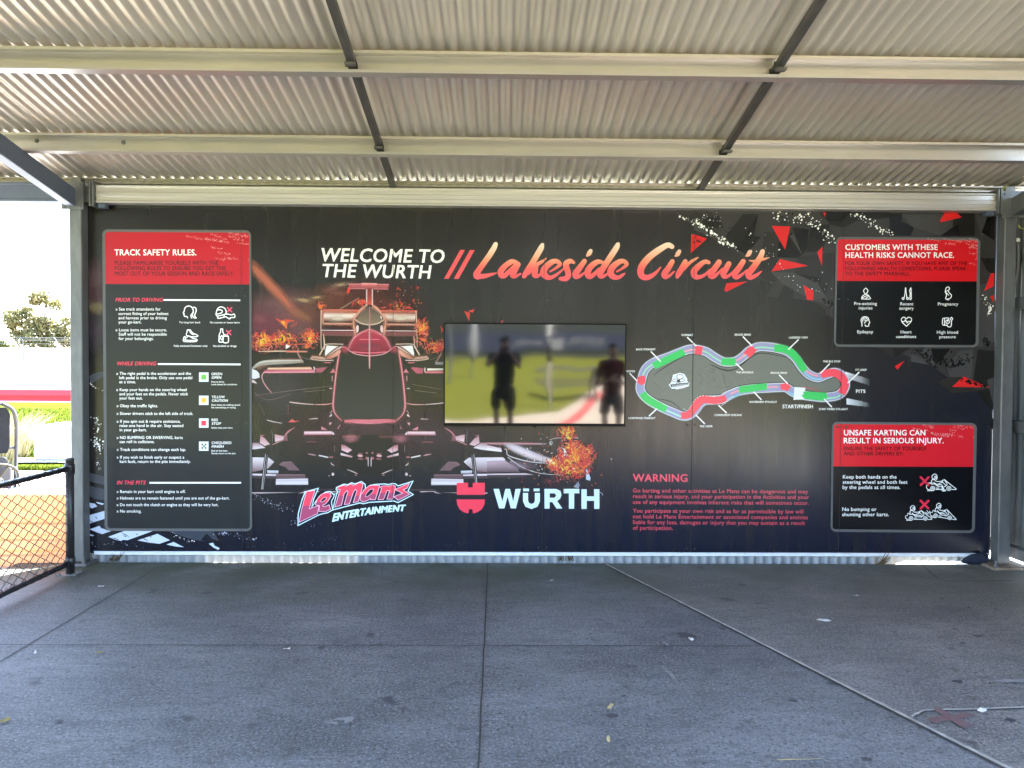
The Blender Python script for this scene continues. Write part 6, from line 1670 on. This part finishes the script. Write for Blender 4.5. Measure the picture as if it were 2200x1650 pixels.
# far wire fence with posts and pale screen
t = thing('wire_fence', (-52, 92, 1.7), 'far pale wire fence with thin posts below the gum tree', 'fence')
mb = MB()
for i in range(14):
    x = -78+i*4.2; mb = MB(); mb.tube([(x, 92, 1.6), (x, 92, 4.4), (x-0.5, 92.2, 4.9)], 0.05, 6); mb.build('post', M['galv'], t)
for z in (3.2, 4.0, 4.4, 4.6, 4.8): mb = MB(); mb.tube([(-80, 92, z), (-22, 92, z)], 0.022, 4); mb.build('wire', M['galv'], t)
M['screenfab'] = mat('pale_shade_screen', (0.66,0.66,0.62), (0.5,0.5,0.48), 0.8, 0, 0.2, 1.5, (1,1,.3))
mb = MB(); n = 40
for i in range(n+1):
    x = -80+58*i/n; mb.v += [Vector((x, 92.08+.05*math.sin(i*1.7), 1.7)), Vector((x, 92.08+.05*math.sin(i*1.3), 3.5+.15*noise.noise((i*.5, 0, 0))))]
mb.f = [[2*i, 2*i+2, 2*i+3, 2*i+1] for i in range(n)]; mb.build('screen', M['screenfab'], t, solid=.01)
# trees
def leafmat(name, a, b):
    m, nt, p = newmat(name)
    c = mixc(nt, noisef(nt, pos(nt), 0.5, 4, .6, .35, .65), a, b); nt.links.new(c, p.inputs['Base Color']); p.inputs['Roughness'].default_value = .7; p.inputs['Specular IOR Level'].default_value = .2
    tr = N(nt, 'ShaderNodeBsdfTranslucent'); nt.links.new(c, tr.inputs[0]); mx = N(nt, 'ShaderNodeMixShader'); mx.inputs[0].default_value = .35
    nt.links.new(p.outputs[0], mx.inputs[1]); nt.links.new(tr.outputs[0], mx.inputs[2]); nt.links.new(mx.outputs[0], nt.nodes['Material Output'].inputs[0]); return m
M['leafA'] = leafmat('gum_foliage', (0.10,0.105,0.04), (0.15,0.125,0.05)); M['leafB'] = leafmat('dusty_foliage', (0.045,0.06,0.018), (0.06,0.07,0.022))
def tree(base, lumps, trunk, lab, mt, seed, dens=330, ls=.24):
    random.seed(seed); t = thing('tree', base, lab, 'tree', 'trees beyond the far fence'); mb = MB(); b0 = Vector(base)
    for (dx, dz, r) in lumps:
        c = b0+Vector((dx, random.uniform(-1.2, 1.2), dz))
        for _ in range(int(dens*r*r)):
            v = Vector((random.gauss(0, 1), random.gauss(0, 1), random.gauss(0, 1))).normalized()*r*(random.random()**.45)
            v.z *= .75
            if noise.noise((c+v)*1.1) < -.22: continue
            p = c+v; s_ = ls*random.uniform(.6, 1.3); a = Vector((random.gauss(0,1), random.gauss(0,1), random.gauss(0,1))).normalized(); q = a.cross(Vector((random.gauss(0,1), random.gauss(0,1), random.gauss(0,1)))).normalized()
            mb.add([p-a*s_, p+q*s_*.45, p+a*s_, p-q*s_*.45], [(0,1,2,3)])
    mb.build('crown', M[mt], t)
    mb = MB(); top = b0+Vector(trunk); mid = b0.lerp(top, .5)+Vector((.25,0,0))
    mb.tube(catmull([tuple(b0-Vector((0,0,.3))), tuple(mid), tuple(top)], 5), [.34-.02*i for i in range(11)], 9)
    for (dx, dz, r) in lumps[:6]:
        e = b0+Vector((dx, 0, dz)); s0 = b0.lerp(top, random.uniform(.45, .95)); mb.tube(catmull([tuple(s0), tuple(s0.lerp(e, .5)+Vector((0,0,.25))), tuple(e)], 4), [.13-.012*i for i in range(9)], 6)
    mb.build('trunk', M['bark'], t, smooth=True)
z0_ = 1.8
tree((-56.2, 95, z0_), [(0.2,8.4,1.3),(-.6,7.9,1.1),(1.0,7.4,1.1),(-3.4,5.6,1.5),(-2.4,6.4,1.2),(-1.2,4.8,1.7),(.4,4.6,1.6),(1.9,3.9,1.5),(3.0,5.3,.9),(-3.2,3.6,1.4),(-1.0,2.8,1.8),(1.2,2.6,1.7),(3.2,2.7,1.6),(4.6,3.2,1.4),(5.6,2.4,1.5),(-4.4,4.6,.9),(4.3,2.0,1.2)], (.3,0,5.6), 'sunlit gum tree with open layered crown seen left of the post', 'leafA', 3)
tree((-49.6, 97, z0_), [(0,3.2,1.6),(-1.6,2.6,1.4),(1.6,2.8,1.5),(3.2,2.4,1.4),(.5,4.2,1.0)], (0,0,2.6), 'small yellowish tree half hidden behind the left post', 'leafA', 4)
tree((-62.6, 96, z0_), [(0,1.9,1.2),(-1.6,1.7,1.2),(1.2,1.5,1.0),(-3,2.2,1.3)], (0,0,1.5), 'low bush at the left picture edge beside the gum tree', 'leafB', 5)

# ================================================================ behind the photographer: seen in the television
M['skin'] = mat('skin', (0.42,0.25,0.18), (0.38,0.22,0.16), .55, 0, .4, 6)
M['darkshirt'] = mat('dark_shirt_fabric', (0.018,0.018,0.022), (0.026,0.026,0.03), .9, 0, .2, 30)
M['redshirt'] = mat('red_shirt_fabric', (0.10,0.008,0.012), (0.07,0.006,0.01), .9, 0, .2, 30)
M['shorts'] = mat('dark_shorts_fabric', (0.03,0.03,0.035), (0.04,0.04,0.045), .9, 0, .2, 30)
M['hair'] = mat('dark_hair', (0.02,0.014,0.01), (0.035,0.025,0.018), .6, 0, .3, 60)
M['shoe'] = mat('dark_shoe', (0.03,0.03,0.03), (0.05,0.05,0.05), .6)
def skinned(name, J, E_, mt, parent, root, sub=2):
    me = bpy.data.meshes.new(name); names = list(J); off = ORG[parent.name]
    me.from_pydata([Vector(J[n_][:3])-off for n_ in names], [(names.index(a), names.index(b)) for a, b in E_], [])
    me.materials.append(mt); o = link(name, me, parent)
    o.modifiers.new('skin', 'SKIN').use_smooth_shade = True
    sv = me.skin_vertices[0].data
    for i, n_ in enumerate(names):
        r = J[n_][3]; sv[i].radius = r if isinstance(r, tuple) else (r, r); sv[i].use_root = (n_ == root)
    s_ = o.modifiers.new('sub', 'SUBSURF'); s_.levels = sub; s_.render_levels = sub
    return o
def chainE(*ns): return list(zip(ns, ns[1:]))
def person(base, H, label, shirt, elbows, hands, facing=1):
    x, y, z = base; k = H/1.78
    t = thing('person', base, label, 'person', 'people mirrored in the television')
    def q(dx, dy, dz, r): return (x+dx*k, y+dy*k, z+dz*k, tuple(v*k for v in r) if isinstance(r, tuple) else r*k)
    J = {'pelvis': q(0,0,.96,(.15,.11)), 'waist': q(0,0,1.10,(.135,.10)), 'chest': q(0,0,1.30,(.16,.11)), 'shoulders': q(0,0,1.44,(.11,.08)), 'neck': q(0,0,1.53,.055), 'jaw': q(0,.03,1.60,(.06,.07)), 'head': q(0,.015,1.68,(.078,.095)), 'crown': q(0,0,1.735,(.045,.055)), 'nose': q(0,.105,1.655,.014)}
    E_ = chainE('pelvis','waist','chest','shoulders','neck','jaw','head','crown')+[('head','nose')]
    for s_, n_ in ((-1,'l'),(1,'r')):
        J['sh'+n_] = q(s_*.185,0,1.43,.062); el = elbows[n_]; hd = hands[n_]
        J['el'+n_] = (el[0], el[1], el[2], .042*k); J['wr'+n_] = (hd[0], hd[1], hd[2], .028*k)
        J['ear'+n_] = q(s_*.082,0,1.665,.016)
        J['hip'+n_] = q(s_*.095,0,.90,.085); J['kn'+n_] = q(s_*.115,.02,.50,.056); J['ca'+n_] = q(s_*.12,-.01,.34,.052); J['an'+n_] = q(s_*.125,-.02,.09,.036); J['toe'+n_] = q(s_*.14,.14,.035,.03)
        E_ += chainE('shoulders','sh'+n_,'el'+n_,'wr'+n_)+chainE('pelvis','hip'+n_,'kn'+n_,'ca'+n_,'an'+n_,'toe'+n_)+[('head','ear'+n_)]
        # palm, four fingers and a thumb
        wv_ = Vector(hd); dirv = Vector(hd)-Vector(el); dirv.normalize(); side = Vector((-s_*.5,.5,.2)).normalized(); ax = dirv.cross(side).normalized()
        pm = wv_+dirv*.055*k; J['pm'+n_] = (pm.x, pm.y, pm.z, (.034*k, .018*k)); E_.append(('wr'+n_, 'pm'+n_))
        for fi in range(4):
            b1 = pm+dirv*.035*k+ax*(fi-1.5)*.021*k; l = (.062,.072,.067,.05)[fi]*k; b2 = b1+(dirv*.75+side*.55)*l*.55; b3 = b2+(dirv*.25+side*.95)*l*.5
            for nm, p_, r in (('a',b1,.010),('b',b2,.009),('c',b3,.0075)): J[f'f{fi}{nm}{n_}'] = (p_.x, p_.y, p_.z, r*k)
            E_ += chainE('pm'+n_, f'f{fi}a{n_}', f'f{fi}b{n_}', f'f{fi}c{n_}')
        b1 = wv_+dirv*.02*k-ax*.032*k+side*.01; b2 = b1+dirv*.03*k-ax*.018*k+side*.02*k
        J['th1'+n_] = (b1.x,b1.y,b1.z,.012*k); J['th2'+n_] = (b2.x,b2.y,b2.z,.009*k); E_ += chainE('pm'+n_, 'th1'+n_, 'th2'+n_)
    skinned('body', J, E_, M['skin'], t, 'pelvis')
    C = {'hem': q(0,0,.84,(.185,.145)), 'waist': J['waist'][:3]+((.17*k,.13*k),), 'chest': J['chest'][:3]+((.195*k,.14*k),), 'sh': q(0,0,1.46,(.13,.095)), 'collar': q(0,0,1.51,(.075,.07))}
    E2 = chainE('hem','waist','chest','sh','collar')
    for n_ in 'lr':
        a, b = Vector(J['sh'+n_][:3]), Vector(J['el'+n_][:3]); m_ = a.lerp(b, .75)
        C['s'+n_] = J['sh'+n_][:3]+(.085*k,); C['m'+n_] = tuple(m_)+(.068*k,); E2 += chainE('sh', 's'+n_, 'm'+n_)
    skinned('shirt', C, E2, shirt, t, 'chest')
    C = {'w': q(0,0,.98,(.165,.125)), 'c': q(0,0,.88,(.17,.125))}; E2 = [('w','c')]
    for s_, n_ in ((-1,'l'),(1,'r')):
        C['h'+n_] = q(s_*.10,0,.80,.112); C['k'+n_] = q(s_*.122,.01,.53,.098); E2 += chainE('c', 'h'+n_, 'k'+n_)
    skinned('shorts', C, E2, M['shorts'], t, 'w')
    hm = MB(); c = q(0,-.012,1.655,0)[:3]; prof = [(.072,-.05),(.083,0),(.088,.04),(.082,.075),(.062,.103),(.034,.119),(.008,.124)]
    for r_, z_ in prof:
        for i_ in range(18):
            a_ = i_*math.pi/9; fr = 1.12 if math.sin(a_) < 0 else (1.0 if z_ > .05 else .62)
            hm.v.append(Vector((c[0]+r_*k*math.cos(a_), c[1]+r_*k*fr*math.sin(a_), c[2]+z_*k)))
    for a_ in range(len(prof)-1):
        for i_ in range(18): hm.f.append([a_*18+i_, a_*18+(i_+1) % 18, (a_+1)*18+(i_+1) % 18, (a_+1)*18+i_])
    hm.f.append([(len(prof)-1)*18+i_ for i_ in range(18)]); hm.build('hair', M['hair'], t, smooth=True)
    for s_, n_ in ((-1,'l'),(1,'r')):
        C = {'a': q(s_*.125,-.045,.05,.048), 'b': q(s_*.132,.06,.04,.045), 'c': q(s_*.142,.17,.033,.036), 'd': q(s_*.125,-.02,.10,.045)}
        skinned('shoe', C, chainE('d','a','b','c'), M['shoe'], t, 'a')
    e = MB()
    for s_ in (-1, 1): 
        c = Vector(q(s_*.032,.098,1.685,0)[:3]); e.lathe((c.x, c.y, c.z), [(0.002,-.010),(.010,-.005),(.012,0),(.010,.005),(.002,.010)], 10)
    e.build('eyes', M['hair'], t, smooth=True)
    return t
HX, HY, HZ_ = CAM.x, CAM.y, CAM.z
person((3.25, -6.56, 0), 1.78, 'person in dark shirt and shorts raising a phone, mirrored left in the television', M['darkshirt'], {'l': (2.98,-6.47,1.27), 'r': (3.53,-6.47,1.27)}, {'l': (3.155,-6.255,1.50), 'r': (3.353,-6.255,1.50)})
person((5.02, -6.45, 0), 1.64, 'person in a red shirt with folded arms, mirrored at the right of the television', M['redshirt'], {'l': (4.77,-6.38,.98), 'r': (5.27,-6.38,.98)}, {'l': (4.97,-6.24,1.08), 'r': (5.07,-6.24,1.04)})
t = thing('phone', (HX, HY-.018, HZ_-.06), 'dark phone held up by the mirrored photographer', 'phone')
mb = MB(); mb.box((HX-.075, HY-.016, HZ_-.045), (HX+.075, HY-.008, HZ_+.028)); mb.build('case', M['tvblack'], t, bevel=.003)

# slim pole, table, tent, building with its signs
t = thing('steel_pole', (4.35, -12.4, -.05), 'slim pale pole mirrored down the middle of the television', 'pole')
mb = MB(); mb.tube([(4.35,-12.4,-.05),(4.35,-12.4,5.2)], .04, 12); mb.build('shaft', M['white'], t, smooth=True)
mb = MB(); mb.tube([(4.35,-12.4,1.05),(4.35,-12.4,1.75)], .06, 12); mb.build('sleeve', M['black'], t, smooth=True)
M['dullwhite'] = mat('dull_white_lettering', (0.22,0.22,0.23), (0.18,0.18,0.19), .7)
M['timber'] = mat('weathered_timber', (0.09,0.085,0.08), (0.06,0.055,0.05), .8, 0, .3, 6, (.3,3,3))
t = thing('picnic_table', (5.2, -15.9, -.05), 'dark picnic table on the lawn, mirrored in the television', 'table')
for i in range(5):
    mb = MB(); mb.box((4.2, -16.3+i*.17, .70), (6.2, -16.15+i*.17, .74)); mb.build('plank', M['timber'], t)
for yy in (-16.75, -15.15):
    mb = MB(); mb.box((4.2, yy, .40), (6.2, yy+.26, .44)); mb.build('bench', M['timber'], t)
for xx in (4.55, 5.8):
    mb = MB(); mb.tube([(xx,-16.7,-.05),(xx,-16.05,.70)], .035, 6); mb.tube([(xx,-15.0,-.05),(xx,-15.65,.70)], .035, 6); mb.tube([(xx,-16.75,.38),(xx,-14.9,.38)], .03, 6); mb.build('leg_frame', M['timber'], t)
M['sail'] = mat('grey_sail_cloth', (0.17,0.17,0.18), (0.13,0.13,0.14), .8, 0, .2, 2)
t = thing('folded_umbrella', (2.0, -24, -.05), 'closed pale umbrella on a thin mast, mirrored at the left of the television', 'umbrella')
mb = MB(); mb.lathe((2.0,-24,0), [(.02,2.6),(.10,2.4),(.22,1.6),(.25,1.1),(.16,.75),(.05,.55)], 14); mb.build('canopy', M['dullwhite'], t, smooth=True)
mb = MB(); mb.tube([(2.0,-24,-.05),(2.0,-24,2.7)], .03, 8); mb.build('mast', M['galv'], t)
t = thing('shade_sail', (0, -20, 2.2), 'slack grey shade cloth mirrored in the upper left of the television', 'shade cloth')
mb = MB(); n = 10
for j in range(n+1):
    for i in range(n+1):
        u, v = i/n, j/n; mb.v.append(Vector((-3.2+u*4.6, -20-1.6*v, 3.0-1.7*v*(1-.45*u)-u*(1-u)*.5-.15*math.sin(v*3.1)+u*.0)))
for j in range(n):
    for i in range(n): mb.f.append([j*(n+1)+i, j*(n+1)+i+1, (j+1)*(n+1)+i+1, (j+1)*(n+1)+i])
mb.build('cloth', M['sail'], t, smooth=True, solid=.01)
for x in (-3.2, 1.4):
    mb = MB(); mb.tube([(x,-20,-.05),(x,-20,3.05)], .05, 8); mb.build('mast', M['galv'], t)
M['navy'] = mat('navy_painted_wall', (0.022,0.028,0.055), (0.03,0.036,0.065), .6, 0, .3, 3); M['charcoal'] = mat('charcoal_wall', (0.035,0.04,0.035), (0.05,0.055,0.05), .8, 0, .2, 2)
t = thing('arcade_building', (6, -46, -.05), 'long dark navy building with white lettering, mirrored at the back of the lawn', 'building')
mb = MB(); mb.box((-32,-52,-.05),(34,-46,.42)); mb.build('plinth', M['charcoal'], t)
mb = MB(); mb.box((-32,-52,.42),(34,-45.9,1.75)); mb.build('fascia', M['navy'], t)
mb = MB(); mb.box((-32,-52,1.75),(34,-46,13.0)); mb.build('wall', M['charcoal'], t)  # upper wall, mostly unseen, made tall and wide to darken the print's reflections
mb = MB(); mb.prism([(-.5,0),(6.6,0),(3,1.2)], (-32.5,-45.6,13.0), (34.5,-45.6,13.0), (0,-1,0), (0,0,1)); mb.build('roof', M['roof'], t)
for x in range(-12, 22, 9):
    mb = MB(); mb.box((x,-46.04,2.4),(x+2.0,-45.99,3.0)); f_ = mb.build('window', M['galv'], t); mb = MB(); mb.box((x+.12,-46.02,2.5),(x+1.88,-45.97,2.9)); mb.build('pane', M['tvblack'], f_)
def btext(body, xr, xl, z, cap):
    vs, fs = textmesh(body, .02); mb = MB(); mb.add([(xl-(xl-xr)*u, -45.88, z+v/CAPH*cap) for u, v in vs], fs)
    o = mb.build('lettering', M['dullwhite'], t)
    o.data.flip_normals() if o.data.polygons[0].normal.y < 0 else None
btext('ARCADE', 3.7, 5.9, .80, .34); btext('ARCADE ARENA', 7.3, 9.8, .78, .22); btext('ARCADE ARENA', 7.5, 9.8, 1.08, .22)
mb = MB(); mb.box((6.35,-45.9,.5),(7.05,-45.87,1.3)); mb.build('plaque', M['dullwhite'], t)
